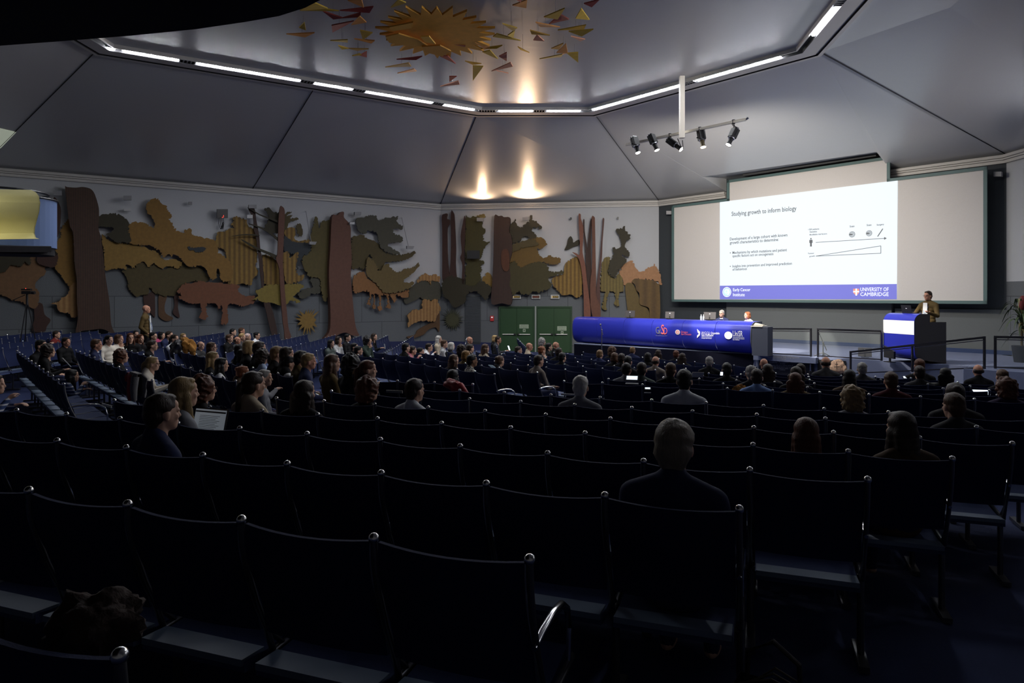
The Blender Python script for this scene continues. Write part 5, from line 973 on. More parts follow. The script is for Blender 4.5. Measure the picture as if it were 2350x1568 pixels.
def seat_mb():
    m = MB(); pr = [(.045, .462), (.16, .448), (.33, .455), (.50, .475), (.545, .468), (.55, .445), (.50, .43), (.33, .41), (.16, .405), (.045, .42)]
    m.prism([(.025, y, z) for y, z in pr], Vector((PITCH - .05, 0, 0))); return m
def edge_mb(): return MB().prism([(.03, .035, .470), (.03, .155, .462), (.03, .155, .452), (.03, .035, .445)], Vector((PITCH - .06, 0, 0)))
def rail_mb(x=0):
    m = MB(); pts = [(x, .17, .44), (x, .135, .54), (x, .075, .67), (x, .03, .80), (x, .008, .90), (x, .0, .985)]
    m.tube(pts, .0125, 8); m.tube([(x, .17, .44), (x, .50, .455)], .014, 8); m.tube([(x, .24, .44), (x, .24, .03)], .018, 8); m.box((x - .025, .10, 0), (x + .025, .40, .03))
    m.tube([(x, .135, .54), (x, .235, .44)], .010, 6); return m
def ball_mb(x=0): return MB().ball((x, 0, .992), .0185, nu=12, nv=8)
def arm_mb(x=0): return MB().tube([(x, .045, .70), (x, .12, .715), (x, .25, .72), (x, .36, .705), (x, .43, .66), (x, .46, .58), (x, .45, .46)], [.010, .013, .014, .014, .013, .011, .010], 8)
def xbar_mb(): return MB().tube([(0, .24, .40), (PITCH, .24, .40)], .016, 6)
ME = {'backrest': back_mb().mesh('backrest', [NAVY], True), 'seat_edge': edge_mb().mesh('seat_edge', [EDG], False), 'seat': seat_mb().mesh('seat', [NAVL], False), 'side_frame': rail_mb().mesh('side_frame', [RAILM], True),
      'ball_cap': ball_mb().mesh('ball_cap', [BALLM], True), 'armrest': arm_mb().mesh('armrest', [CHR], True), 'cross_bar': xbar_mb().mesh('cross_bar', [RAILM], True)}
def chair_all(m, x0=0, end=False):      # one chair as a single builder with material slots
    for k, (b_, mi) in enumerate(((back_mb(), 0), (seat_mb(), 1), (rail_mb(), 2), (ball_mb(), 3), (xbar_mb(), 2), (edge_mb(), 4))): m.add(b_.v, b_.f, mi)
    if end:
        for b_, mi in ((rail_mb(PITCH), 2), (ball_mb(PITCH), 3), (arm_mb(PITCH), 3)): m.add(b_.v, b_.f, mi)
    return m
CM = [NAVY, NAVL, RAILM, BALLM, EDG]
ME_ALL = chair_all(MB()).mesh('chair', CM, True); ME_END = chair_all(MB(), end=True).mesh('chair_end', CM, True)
for me in (ME_ALL, ME_END): pass
def bpos(blk, a, b):
    n, t = dirs(AZ[blk]); q = n * a + t * b; return q.x, q.y
def px_of(x, y, z): return CX + F * x / y, HY - F * z / y
ROWS = []   # block, a, b_start, b_end (b of the rail balls), row words
words = ['nearest', 'second', 'third', 'fourth', 'fifth', 'sixth', 'seventh', 'eighth', 'ninth', 'tenth', 'eleventh', 'twelfth', 'thirteenth', 'fourteenth', 'fifteenth', 'sixteenth', 'seventeenth']
Crow = [(1.06, -2.9, -1.25), (1.96, -5, -.65), (2.85, -6, -.07), (3.70, -6.6, .50), (4.55, -5.5, 1.05), (5.40, -4.3, 1.59), (6.27, -4.3, 2.15), (7.10, -3.6, 2.75), (9.15, -2.4, 3.95), (9.97, -1.95, 4.4), (10.83, -1.45, 4.55), (11.68, -1.2, 4.0), (12.5, -.75, 3.5), (13.3, -.3, 3.0)]
for i, (a, b0, b1) in enumerate(Crow): ROWS.append(('C', a, b1 - PITCH * round((b1 - b0) / PITCH), b1, '%s row from the camera in the middle block' % words[i]))
ROWS.append(('C', 7.97, -3.4 - PITCH * 3, -3.4, 'short row left of the middle block'))
NCX = len(ROWS)
# middle-left block
def a_b(u, v): # row distance and position from the picture for block B
    n, t = dirs(50.0); w_ = Vector(((u - CX) / (v - HY), F / (v - HY))); h = 1.0 / (1 - .0425 * w_.dot(n)); return h * w_.dot(n), h * w_.dot(t)
Brow = [(1.15, -16.2, -9.75), (2.13, -16.2, -9.85), (3.05, -16.4, -9.4), (3.95, -15.9, -9.7), (7.15, -15.0, -8.98), (8.12, -15.0, -8.98), (9.12, -14.8, -8.75), (10.1, -14.7, -8.7), (10.95, -14.5, -8.6), (11.96, -14.4, -8.6), (13.1, -14.0, -8.4), (14.2, -14.0, -8.33)]
for i, (a, b0, b1) in enumerate(Brow): ROWS.append(('B', a, b1 - PITCH * round((b1 - b0) / PITCH), b1, '%s row of the angled middle-left block' % words[i]))
# left block, chairs facing along the hall
n87, t87 = dirs(AZ['A'])
xs_ = [-15.2, -14.25, -13.3, -12.35, -10.2, -9.2, -8.2, -7.2, -6.2, -5.25, -4.35, -3.4, -2.4, -1.4, -.4, .5]
for i, x in enumerate(xs_):
    y0 = 14.6 + .61 * (x + 9.5) + .75 if x > -11 else 15.2; y1 = min(24.2 + .13 * (x + 15.3), 23.28 + .6527 * (x + 17.45) - .9)
    if x > -11 and i < 7: y0 = max(y0, 15.6)
    ym = 20.0; a = x * n87.x + ym * n87.y
    b_far = x * t87.x + y1 * t87.y; b_near = x * t87.x + y0 * t87.y      # t points towards the camera side (-y)
    ROWS.append(('A', a, b_near - PITCH * int((b_near - b_far) / PITCH), b_near, '%s row of the far left block' % (words[i] if i else 'rearmost')))
SEATS = []
for ri, (blk, a, b0, b1, wds) in enumerate(ROWS):
    k = int(round((b1 - b0) / PITCH)); zc = 0
    for j in range(k):
        b = b0 + PITCH * j; x, y = bpos(blk, a, b); x2, y2 = bpos(blk, a, b + PITCH)
        if blk == 'A': h = 1.57 + .027 * ((bpos(blk, a, 0)[0]) + 0) if False else 1.57 + .027 * x
        elif blk == 'B': h = 1.0 + .0425 * a
        else: h = .684 + .0535 * a
        if blk == 'A' : h = 1.57 + .027 * xs_[ri - NCX - len(Brow)]
        if y < .3: continue
        u, v = px_of(x, y, -h); u2, v2 = px_of(x2, max(y2, .3), -h)
        if max(u, u2) < -60 or min(u, u2) > 2400: continue
        SEATS.append((k - j, ri, blk, x, y, -h - CH, j == k - 1, wds))
SEATS.sort(key=lambda s_: (s_[3] ** 2 + s_[4] ** 2))
stuff = MB(); nch = 0
def cp(o, name, me, parent):
    q = bpy.data.objects.new(name, me); C.objects.link(q); q.parent = parent; return q
pend = ME_CACHE = {}
for k, v in (('side_frame', rail_mb), ('ball_cap', ball_mb), ('armrest', arm_mb)): pend[k] = v(PITCH).mesh(k + '_end', ME[k].materials[:], True)
for idx, (fe, ri, blk, x, y, z, last, wds) in enumerate(SEATS):
    rz = -R(AZ[blk]); lab = 'navy chair in the %s, %s' % (wds.replace(' in the middle block', ', middle block').replace(' of the angled', ', angled').replace(' of the far', ', far'), 'at its right end' if fe == 1 else words[fe - 1 + (0 if fe > 1 else 0)] + ' from its right end'); grp = 'auditorium chairs, %s' % wds
    dist = math.hypot(x, y)
    if idx < 300:
        if dist < 11.5:
            t = thing('auditorium_chair', lab, 'chair', (x, y, EZ + z), rz, grp)
            cp(0, 'backrest', ME['backrest'], t); st_ = cp(0, 'seat', ME['seat'], t); cp(0, 'seat_edge', ME['seat_edge'], st_); fr = cp(0, 'side_frame', ME['side_frame'], t); cp(0, 'ball_cap', ME['ball_cap'], fr); cp(0, 'cross_bar', ME['cross_bar'], t)
            if last: fr = cp(0, 'side_frame', pend['side_frame'], t); cp(0, 'ball_cap', pend['ball_cap'], fr); cp(0, 'armrest', pend['armrest'], t)
        else:
            o = bpy.data.objects.new('auditorium_chair', ME_END if last else ME_ALL); C.objects.link(o); o.location = (x, y, EZ + z); o.rotation_euler = (0, 0, rz); tag(o, lab, 'chair', grp)
    else:
        Mx = Matrix.Translation((x, y, EZ + z)) @ Matrix.Rotation(rz, 4, 'Z'); mm_ = ME_END if last else ME_ALL
        stuff.add([Mx @ v_.co for v_ in mm_.vertices], [tuple(p.vertices) for p in mm_.polygons]); stuff.m[-len(mm_.polygons):] = [p.material_index for p in mm_.polygons]
if stuff.v:
    o = stuff.obj('auditorium_chair_rows', CM, smooth=True); tag(o, 'mass of far navy chairs in the distant rows by the walls and doors', 'chairs', kind='stuff')
print('CHAIRS', len(SEATS), 'stuff', max(0, len(SEATS) - 300))
# ------------------------------------------------------------------ people
def cap(m, p0, p1, r0, r1, seg=12):
    p0, p1 = Vector(p0), Vector(p1); d = p1 - p0; pts = [p0 + d * t for t in (0, .33, .66, 1)]; m.tube(pts, [r0 + (r1 - r0) * t for t in (0, .33, .66, 1)], seg); m.ball(p0, r0, nu=seg, nv=8); m.ball(p1, r1, nu=seg, nv=8)
def fuse(m, name, vox, mats, smooth_it=4):
    me = bpy.data.meshes.new('tmp'); me.from_pydata(m.v, [], m.f); o = bpy.data.objects.new('tmp', me); C.objects.link(o)
    md = o.modifiers.new('r', 'REMESH'); md.mode = 'VOXEL'; md.voxel_size = vox; md.use_smooth_shade = True
    s_ = o.modifiers.new('s', 'SMOOTH'); s_.factor = .5; s_.iterations = smooth_it
    dg = bpy.context.evaluated_depsgraph_get(); out = bpy.data.meshes.new_from_object(o.evaluated_get(dg)); bpy.data.objects.remove(o)
    out.name = name; out.materials.clear()
    for q in mats: out.materials.append(q)
    out.polygons.foreach_set('use_smooth', [True] * len(out.polygons)); return out
SKIN = mat('skin_light', (.62, .37, .26), .6, noise_s=20, noise_a=.08, spec=.3); SKD = mat('skin_ruddy', (.58, .29, .19), .6, spec=.3); SKT = mat('skin_tan', (.30, .16, .09), .6, spec=.3)
def head(m, c, S=1.0):
    c = Vector(c)
    def B(p, r): m.ball(c + Vector(p) * S, [q * S for q in r], nu=16, nv=12)
    B((0, -.012, .03), (.073, .090, .088)); B((0, .022, -.035), (.058, .066, .072)); B((0, .050, -.078), (.036, .036, .028)); B((0, .058, .05), (.05, .03, .035))   # skull, face, chin
    B((0, .076, .018), (.05, .018, .016)); cap(m, c + Vector((0, .082, .012)) * S, c + Vector((0, .099, -.020)) * S, .009 * S, .013 * S, 8)   # brow, nose
    B((0, .083, -.052), (.025, .012, .006)); B((0, .080, -.063), (.021, .012, .007))     # lips
    for sx in (-1, 1): B((sx * .075, -.008, -.008), (.010, .020, .031)); B((sx * .04, .062, -.02), (.018, .018, .02))     # ears, cheeks
    cap(m, c + Vector((0, -.02, -.05)) * S, c + Vector((0, -.035, -.165)) * S, .052 * S, .058 * S)
def hand(m, w, d, curl=.5, side=1, palm=None):       # wrist, direction of the fingers
    w, d = Vector(w), Vector(d).normalized(); nrm = Vector(palm or (0, 0, -1)); sd = d.cross(nrm).normalized(); nrm = sd.cross(d).normalized()
    for k in range(4): cap(m, w + d * .02 + sd * (.028 - .019 * k) * .8, w + d * .075 + sd * (.03 - .02 * k), .014, .011, 8)
    for k, L in enumerate((.072, .080, .074, .058)):
        b = w + d * .08 + sd * (.030 - .020 * k); k1 = b + (d * math.cos(curl * .6) + nrm * math.sin(curl * .6)) * L * .5; k2 = k1 + (d * math.cos(curl * 1.5) + nrm * math.sin(curl * 1.5)) * L * .5
        cap(m, b, k1, .0095, .0085, 8); cap(m, k1, k2, .0085, .0075, 8)
    tb_ = w + d * .025 + sd * .030 * side; t1 = tb_ + (d * .6 + sd * .8 * side).normalized() * .035; cap(m, tb_, t1, .012, .011, 8); cap(m, t1, t1 + (d * .9 + sd * .2 * side + nrm * .3).normalized() * .03, .0105, .009, 8)
# seated poses: hips at the origin (seat surface), +y is forwards, head top about .86
POSES = {}
def pose(name, lean=0.0, la=None, ra=None, legs=True, hl=(0, 0, 0), tall=0, drop=0.0):
    sh = .52 + tall - drop; ys = -.10 + lean; hc = Vector((0, ys + .05 + hl[1], sh + .192 + hl[2] )); hc.x = hl[0]
    sL, sR = Vector((-.175, ys, sh - .02)), Vector((.175, ys, sh - .02))
    la = la or ((-.22, ys + .08, .24), (-.07, .28, .16)); ra = ra or ((.22, ys + .08, .24), (.07, .30, .17))
    body, top, leg = MB(), MB(), MB()
    head(body, hc)
    cap(body, (0, ys, sh - .08), (0, -.01, .12), .075, .09); cap(body, (0, ys + .005, sh - .02), hc + Vector((0, -.03, -.10)), .058, .052)
    for s_, (el, wr) in ((sL, la), (sR, ra)):
        el, wr = Vector(el), Vector(wr); sd = -1 if s_.x < 0 else 1
        cap(body, s_, el, .036, .030); cap(body, el, wr, .030, .022); cap(body, (sd * .1, ys, sh - .03), s_, .05, .04)
        hand(body, wr, wr - el + Vector((0, .05, 0)), .7, -sd)
        cap(top, s_, el, .060, .048); cap(top, el, el.lerp(wr, .93), .047, .034)
        cap(top, (sd * .05, ys + .005, sh + .03), s_, .064, .066); cap(top, (sd * .03, ys + .02, sh - .02), s_ + Vector((0, .015, -.03)), .085, .07)
    cap(top, (0, ys - .005, sh + .01), (0, ys + .0, sh + .075), .078, .066)
    for k, (w_, dd_) in enumerate(((.165, .10), (.16, .105), (.15, .105), (.155, .115), (.165, .125))):
        t = k / 4; c = Vector((0, ys * (1 - t) + -.02 * t, (sh - .05) * (1 - t) + .08 * t)); top.ball(c, (w_, dd_, .10), nu=18, nv=10)
    for sd in (-1, 1):
        kn = (sd * .11, .42, .09); cap(body, (sd * .09, 0, .08), kn, .06, .05); cap(body, kn, (sd * .11, .44, -.34), .05, .036)
        cap(leg, (sd * .09, -.01, .085), kn, .085, .065); cap(leg, kn, (sd * .11, .44, -.36), .062, .045); body.ball((sd * .11, .50, -.41), (.045, .12, .035))
        leg.ball((sd * .11, .50, -.405), (.047, .125, .037))
    leg.ball((0, -.02, .09), (.17, .13, .09), nu=16)
    POSES[name] = (fuse(body, 'body_' + name, .0085, [SKIN], 3), fuse(top, 'top_' + name, .016, [SKIN], 4), fuse(leg, 'legs_' + name, .02, [SKIN], 3) if legs else None, hc.copy())
pose('rest'); pose('fwd', lean=.16, la=((-.24, .16, .22), (-.08, .40, .20)), ra=((.24, .16, .22), (.08, .42, .21)))
pose('chin', lean=.04, ra=((.20, .12, .30), (.055, .06, .52)), la=((-.22, .0, .26), (.02, .22, .24)))
pose('phone', lean=.06, la=((-.22, .04, .25), (-.06, .28, .33)), ra=((.22, .04, .25), (.06, .29, .33)), hl=(0, .035, -.02))
pose('armside', lean=0, la=((-.38, -.02, .40), (-.62, .06, .47)))
pose('armright', lean=.05, ra=((.42, .12, .50), (.70, .22, .52)))
pose('slump', lean=.22, la=((-.26, .20, .30), (-.10, .40, .38)), ra=((.26, .20, .30), (.08, .34, .48)), drop=.04, hl=(0, .04, -.03))
# hair, relative to the head centre
def hair(kind, seed=0):
    m = MB()
    def B(p, r, **k): m.ball(p, r, nu=20, nv=14, **k)
    fz = lambda amp, s: (lambda d: 1 + amp * noise.noise(d * s + Vector((seed, 3, 1))))
    if kind in ('short', 'neat', 'grey_full'):
        a = .10 if kind != 'neat' else .04
        B((0, -.022, .050), (.082, .093, .083), fn=fz(a, 3)); B((0, -.055, .0), (.076, .062, .072), fn=fz(a, 3)); B((0, .034, .096), (.056, .040, .024), fn=fz(a * 2, 3)); m.ball((0, -.065, -.05), (.058, .035, .04))
    elif kind == 'greyc':
        B((0, -.020, .048), (.088, .098, .086), fn=fz(.13, 9)); B((0, -.055, .0), (.084, .066, .078), fn=fz(.13, 9)); m.ball((0, -.065, -.055), (.064, .035, .04))
    elif kind == 'buzz':
        B((0, -.018, .040), (.078, .092, .085)); B((0, -.05, -.005), (.074, .060, .065))
    elif kind == 'fringe':      # bald on top
        for sx in (-1, 1): B((sx * .052, -.035, .005), (.032, .058, .042), fn=fz(.1, 4))
        B((0, -.075, .0), (.058, .032, .045), fn=fz(.1, 4))
    elif kind == 'curly':
        B((0, -.03, .045), (.115, .115, .105), fn=fz(.35, 4)); B((0, -.06, -.05), (.11, .085, .085), fn=fz(.4, 4))
        for k in range(46):
            d = noise.random_unit_vector(); 
            if d.y > .45 and d.z < .5: continue
            B(Vector((0, -.035, .015)) + Vector((d.x * .105, d.y * .10, d.z * .12)), (.024, .024, .024))
    elif kind in ('long', 'long_thick', 'bob', 'pony', 'bun'):
        B((0, -.020, .047), (.083, .094, .083), fn=fz(.05, 3)); B((0, -.05, .0), (.080, .066, .08), fn=fz(.05, 3)); B((0, .03, .095), (.06, .045, .022))
        if kind == 'bob':
            B((0, -.045, -.045), (.092, .070, .075), fn=fz(.08, 3))
            for sx in (-1, 1): B((sx * .075, .005, -.04), (.022, .045, .07))
        if kind in ('long', 'long_thick'):
            w_ = .088 if kind == 'long' else .12
            for k in range(7): t = k / 6; B((0, -.06 - .03 * t, -.02 - .25 * t), (w_ * (1 - .12 * t), .045, .06), fn=fz(.12, 4))
            for sx in (-1, 1):
                for k in range(5): t = k / 4; B((sx * (.075 + .012 * t), -.01 + .02 * t, -.03 - .20 * t), (.020, .036, .05), fn=fz(.15, 4))
        if kind == 'pony':
            B((0, -.12, .02), (.026, .03, .026))
            for k in range(6): t = k / 5; B((0, -.135 - .02 * t, -.01 - .20 * t), (.032 * (1 - .4 * t), .030 * (1 - .3 * t), .04), fn=fz(.15, 5))
        if kind == 'bun': B((0, -.095, .075), (.040, .036, .036), fn=fz(.2, 5))
    return fuse(m, 'hair_' + kind, .0095, [SKIN], 1)
HAIR = {k: hair(k, i * 3.1) for i, k in enumerate(('short', 'neat', 'grey_full', 'greyc', 'buzz', 'fringe', 'curly', 'long', 'long_thick', 'bob', 'pony', 'bun'))}
HC = {'black': (.010, .009, .009), 'dark': (.032, .020, .014), 'brown': (.085, .042, .022), 'lbrown': (.20, .115, .05), 'auburn': (.10, .032, .014), 'red': (.27, .09, .035), 'blond': (.48, .32, .14), 'dblond': (.30, .20, .085),
      'grey': (.30, .285, .26), 'greybrown': (.24, .20, .15), 'lgrey': (.66, .63, .57), 'white': (.8, .60, .56), 'ochre': (.22, .11, .025)}
TC = {'black': (.010, .010, .011), 'navy': (.022, .028, .075), 'dgrey': (.045, .045, .048), 'grey': (.24, .24, .26), 'lgrey': (.62, .64, .68), 'white': (.85, .85, .85), 'offwhite': (.72, .66, .56), 'beige': (.48, .40, .29), 'brown': (.085, .055, .035),
      'maroon': (.17, .025, .022), 'pink': (.50, .17, .20), 'rose': (.42, .06, .14), 'mustard': (.30, .14, .02), 'blue': (.22, .34, .62), 'lblue': (.34, .42, .58), 'green': (.03, .045, .035), 'ggrey': (.09, .11, .10), 'burg': (.07, .015, .02), 'jeans': (.06, .09, .16), 'tan': (.20, .165, .14), 'olive': (.105, .070, .026), 'purple': (.03, .02, .05)}
hairm = {k: mat('hair_' + k, v, .5, noise_s=70, noise_a=.45, bump=.5, bump_s=170, spec=.3) for k, v in HC.items()}
for _m in hairm.values():            # strands run down the head
    nt = _m.node_tree; mp = nt.nodes.new('ShaderNodeMapping'); mp.inputs['Scale'].default_value = (1, 1, .14)
    tcn = [n_ for n_ in nt.nodes if n_.type == 'TEX_COORD'][0]; nt.links.new(tcn.outputs['Object'], mp.inputs['Vector'])
    for n_ in nt.nodes:
        if n_.type == 'TEX_NOISE': nt.links.new(mp.outputs['Vector'], n_.inputs['Vector'])
clom = {k: mat('cloth_' + k, v, .9, noise_s=12, noise_a=.12, bump=.3, bump_s=14, spec=.2) for k, v in TC.items()}
clom['striped'] = mat('cloth_navy_white_stripes', (.02, .035, .12), .9)
def stripe_z(m_, c1, c2, sc, thr):
    nt = m_.node_tree; b = nt.nodes['Principled BSDF']; tc = nt.nodes.new('ShaderNodeTexCoord'); w_ = nt.nodes.new('ShaderNodeTexWave'); w_.bands_direction = 'Z'; w_.inputs['Scale'].default_value = sc; w_.inputs['Distortion'].default_value = .6
    g = nt.nodes.new('ShaderNodeMath'); g.operation = 'GREATER_THAN'; g.inputs[1].default_value = thr; mx = nt.nodes.new('ShaderNodeMix'); mx.data_type = 'RGBA'; mx.inputs[6].default_value = (*c1, 1); mx.inputs[7].default_value = (*c2, 1)
    nt.links.new(tc.outputs['Object'], w_.inputs['Vector']); nt.links.new(w_.outputs['Fac'], g.inputs[0]); nt.links.new(g.outputs[0], mx.inputs[0]); nt.links.new(mx.outputs[2], b.inputs['Base Color'])
stripe_z(clom['striped'], (.02, .045, .14), (.55, .55, .58), 5.5, .78)
clom['check'] = mat('cloth_checked', (.3, .3, .3), .9)
nt = clom['check'].node_tree; ck = nt.nodes.new('ShaderNodeTexChecker'); ck.inputs['Scale'].default_value = 28; ck.inputs[1].default_value = (.45, .42, .36, 1); ck.inputs[2].default_value = (.05, .05, .05, 1); tcc = nt.nodes.new('ShaderNodeTexCoord'); nt.links.new(tcc.outputs['Object'], ck.inputs[0]); nt.links.new(ck.outputs[0], nt.nodes['Principled BSDF'].inputs['Base Color'])
clom['lace'] = mat('cloth_patterned_pale', (.4, .4, .4), .9, noise_s=30, noise_a=.8)
EYE = mat('eye_dark', (.02, .015, .012), .3); LEN = mat('spectacle_frame', (.02, .015, .015), .3); COL = clom['white']
def glasses_mb():
    m = MB()
    for sx in (-1, 1):
        m.tube([(sx * .033 + .021 * math.cos(a), .098, .010 + .016 * math.sin(a)) for a in [6.283 * i / 14 for i in range(15)]], .0022, 5); m.tube([(sx * .054, .096, .013), (sx * .080, .0, .012)], .002, 4)
    return m.tube([(-.012, .1, .012), (.012, .1, .012)], .002, 4)
GLM = glasses_mb().mesh('glasses', [LEN])
EYM = [MB().ball((x_, .079, .004), (.012, .007, .006)).mesh('eye', [EYE]) for x_ in (-.032, .032)]
COLM = MB().tube([(.066 * math.cos(a), -.035 + .066 * math.sin(a), -.165 + .02 * math.sin(a)) for a in [6.283 * i / 18 for i in range(19)]], [.014] * 19, 8, cap=False)
COLM = COLM.mesh('collar', [COL], True)
LANM = MB().tube([(-.06, -.04, -.15), (-.07, .05, -.2), (-.02, .13, -.42), (0, .14, -.46), (.02, .13, -.42), (.07, .05, -.2), (.06, -.04, -.15)], .006, 5).box((-.035, .135, -.56), (.035, .142, -.46)).mesh('lanyard', [clom['lblue']], True)
def setm(o, m_): o.material_slots[0].link = 'OBJECT'; o.material_slots[0].material = m_
def person(label, loc, rz, s_, pose_='rest', hair_='short', hc='dark', top='black', legs='navy', skin=None, extras='', name='person', group=None):
    bm_, tm_, lm_, hcen = POSES[pose_]
    o = bpy.data.objects.new(name, bm_); C.objects.link(o); o.location = loc; o.rotation_euler = (0, 0, rz); o.scale = (s_, s_, s_) if not isinstance(s_, tuple) else s_
    setm(o, skin or SKIN); tag(o, label, 'person', group)
    def ch(nm, me, m_=None, at=None):
        q = bpy.data.objects.new(nm, me); C.objects.link(q); q.parent = o
        if m_: setm(q, m_)
        if at: q.location = at
        return q
    ch('jacket' if 'J' in extras else 'shirt', tm_, clom[top])
    if lm_: ch('trousers', lm_, clom[legs])
    if hair_: ch('hair', HAIR[hair_], hairm[hc], hcen)
    if 'g' in extras: ch('glasses', GLM, None, hcen)
    if 'e' in extras: ch('eye', EYM[0], None, hcen); ch('eye', EYM[1], None, hcen)
    if 'c' in extras: ch('collar', COLM, None, hcen)
    if 'l' in extras: ch('lanyard', LANM, None, hcen)
    return o
ROWA = {b: sorted(set(r[1] for r in ROWS if r[0] == b)) for b in 'ABC'}
def hrow(blk, a):
    if blk == 'A': return 1.57 + .027 * xs_[min(range(len(xs_)), key=lambda i: abs((xs_[i] * n87.x + 20 * n87.y) - a))]
    return (1.0 + .0425 * a) if blk == 'B' else (.684 + .0535 * a)
def seated(u, v, blk, yaw, label, **k):      # head top seen at (u, v); the nearest row of the block is taken
    n, t = dirs(AZ[blk]); w_ = Vector(((u - CX) / F, 1)); best = None; ps = k.get('pose_', 'rest')
    hy = {'fwd': .16, 'slump': .26, 'phone': .10, 'chin': .04}.get(ps, 0) + .24
    htop = {'slump': .78, 'phone': .82}.get(ps, .83); row = k.pop('row', None)
    if blk == 'A':
        d = 18.0
        for _ in range(60): d = .5 * d + .5 * (1.57 + .027 * w_.x * d - .30 - (.86 - htop) * -1) * F / (v - HY)
        xr = min(xs_, key=lambda x: abs(x + hy - w_.x * d))
        if abs(w_.x) > .12 and abs((xr + hy) / w_.x - d) < 1.2: d = (xr + hy) / w_.x
        a = xr * n87.x + 20 * n87.y; ztop = -(v - HY) / F * d; sz = -(1.57 + .027 * (w_.x * d - hy)) - CH + .455; s_ = (ztop - sz) / htop
    else:
        for a in ROWA[blk]:
            ah = a + hy; d = ah / w_.dot(n)
            if d < .5: continue
            ztop = -(v - HY) / F * d; sz = -hrow(blk, a) - CH + .455; s_ = (ztop - sz) / htop
            if (row is not None and abs(a - row) > .3) or (row is None and blk == 'C' and a == 7.97): continue
            e_ = abs(math.log(max(s_, .2) / .93))
            if best is None or e_ < best[0]: best = (e_, a, d, s_, sz)
        e_, a, d, s_, sz = best
    ztop = -(v - HY) / F * d; s_ = max(.93, min(1.08, s_))
    head_ = w_ * d; az = AZ[blk] + yaw; hv = Vector((math.sin(R(az)), math.cos(R(az)))); q = head_ - hv * (hy - .29) * s_
    return person(label, (q.x, q.y, EZ + ztop - htop * s_), -R(az), s_, **k)
S = seated
# --- far left block and aisle
S(126, 760, 'A', -5, 'young man in maroon sweater stretching his arm along the seat backs', pose_='armright', hair_='short', hc='dark', top='maroon', extras='e')
S(95, 781, 'A', 0, 'person with a dark round head of hair just behind the maroon sweater', hair_='short', hc='black', top='black')
S(152, 775, 'A', 10, 'person with ruddy face half hidden behind the outstretched maroon arm', hair_='neat', hc='dark', top='black', skin=SKD)
S(113, 792, 'B', 5, 'woman with big frizzy dark hair holding a sheet, far left', pose_='phone', hair_='curly', hc='dark', top='black')
S(222, 779, 'B', 15, 'man with receding brown hair in dark suit and pale collar, far left', hair_='neat', hc='brown', top='navy', extras='Jcle', skin=SKD)
S(250, 770, 'A', 20, 'dark-haired woman in a bright cream blouse turned away', hair_='pony', hc='black', top='offwhite')
S(273, 768, 'A', 0, 'brown-haired person with hand at face behind the cream blouse', pose_='chin', hair_='bob', hc='brown', top='offwhite')
S(299.5, 765, 'A', 50, 'red-haired woman with glasses looking towards the camera', hair_='long', hc='auburn', top='black', extras='ge')
S(312, 759, 'A', 45, 'young woman with long black hair behind the red-haired woman with glasses', hair_='long', hc='black', top='dgrey', extras='e')
S(331, 760, 'A', 5, 'man with short brown hair and glasses below the standing man', hair_='short', hc='brown', top='dgrey', extras='ge')
S(322, 768, 'A', 15, 'woman with long auburn hair in front of the standing man', hair_='long_thick', hc='auburn', top='black')
S(351, 781, 'B', 20, 'dark-haired person looking down left of the pink top', pose_='phone', hair_='short', hc='dark', top='black')
S(352, 763, 'A', 5, 'person with flat black hair and glasses beside the red pink top', hair_='short', hc='black', top='black', extras='g')
S(371, 761, 'A', 5, 'dark-haired person in a bright pink top with blue jeans', pose_='slump', hair_='bob', hc='black', top='rose', legs='jeans', extras='l')
S(389, 760, 'A', 5, 'man in navy jumper bending his head, right of the pink top', pose_='phone', hair_='short', hc='dark', top='navy', extras='c')
S(401, 768, 'A', 10, 'woman in white shirt resting cheek on hand beside mustard coat', pose_='chin', hair_='pony', hc='dark', top='white', extras='g')
S(421, 765, 'A', 30, 'woman with wavy blonde hair looking down beside the mustard coat', pose_='phone', hair_='long', hc='dblond', top='black', extras='g')
S(280, 805, 'B', 10, 'woman with big curly auburn hair, left block', hair_='curly', hc='auburn', top='black')
S(166, 846, 'B', -5, 'black-haired woman in striped sweater bent over a book', pose_='slump', hair_='long_thick', hc='black', top='striped')
S(351, 818, 'B', 20, 'blonde woman with ponytail and glasses in beige sweater, hands raised', pose_='phone', hair_='pony', hc='dblond', top='offwhite', extras='ge')
S(423, 867, 'C', 25, 'woman with long straight blonde hair beside the open laptop', hair_='long', hc='dblond', top='grey', row=3.7)
S(374, 906, 'C', 20, 'dark-haired man in dark jacket in front of the long blonde woman', hair_='short', hc='dark', top='navy', extras='J', row=2.85)
S(470, 867, 'C', 30, 'woman with short curly reddish hair and red glasses', hair_='curly', hc='auburn', top='black', extras='g')
S(461, 784, 'A', 10, 'bald man with dark fringe left of the brown-haired woman', hair_='fringe', hc='dark', top='dgrey')
S(486, 786, 'B', 30, 'woman with wavy brown hair seen in profile, right of the bald man', hair_='long', hc='brown', top='dgrey', extras='g')
S(489, 808, 'B', 20, 'woman with long streaked dark-blonde hair, left block', hair_='long_thick', hc='dblond', top='black')
S(509, 822, 'B', 10, 'woman with very long straight black hair and bare shoulder', hair_='long_thick', hc='black', top='white')
S(535, 755, 'A', 0, 'black-haired man at the top left of the tight cluster by the wall', hair_='short', hc='black', top='black', extras='e')
S(555, 753, 'A', 0, 'man with swept brown hair at the top of the cluster by the wall', hair_='short', hc='brown', top='black', extras='e', skin=SKD)
S(527, 768, 'A', 5, 'young man with short brown hair in black t-shirt, left of the cluster', hair_='short', hc='brown', top='black', extras='e')
S(545, 773, 'A', 5, 'balding man resting his face on his hand in the cluster', pose_='chin', hair_='fringe', hc='dark', top='dgrey', skin=SKD)
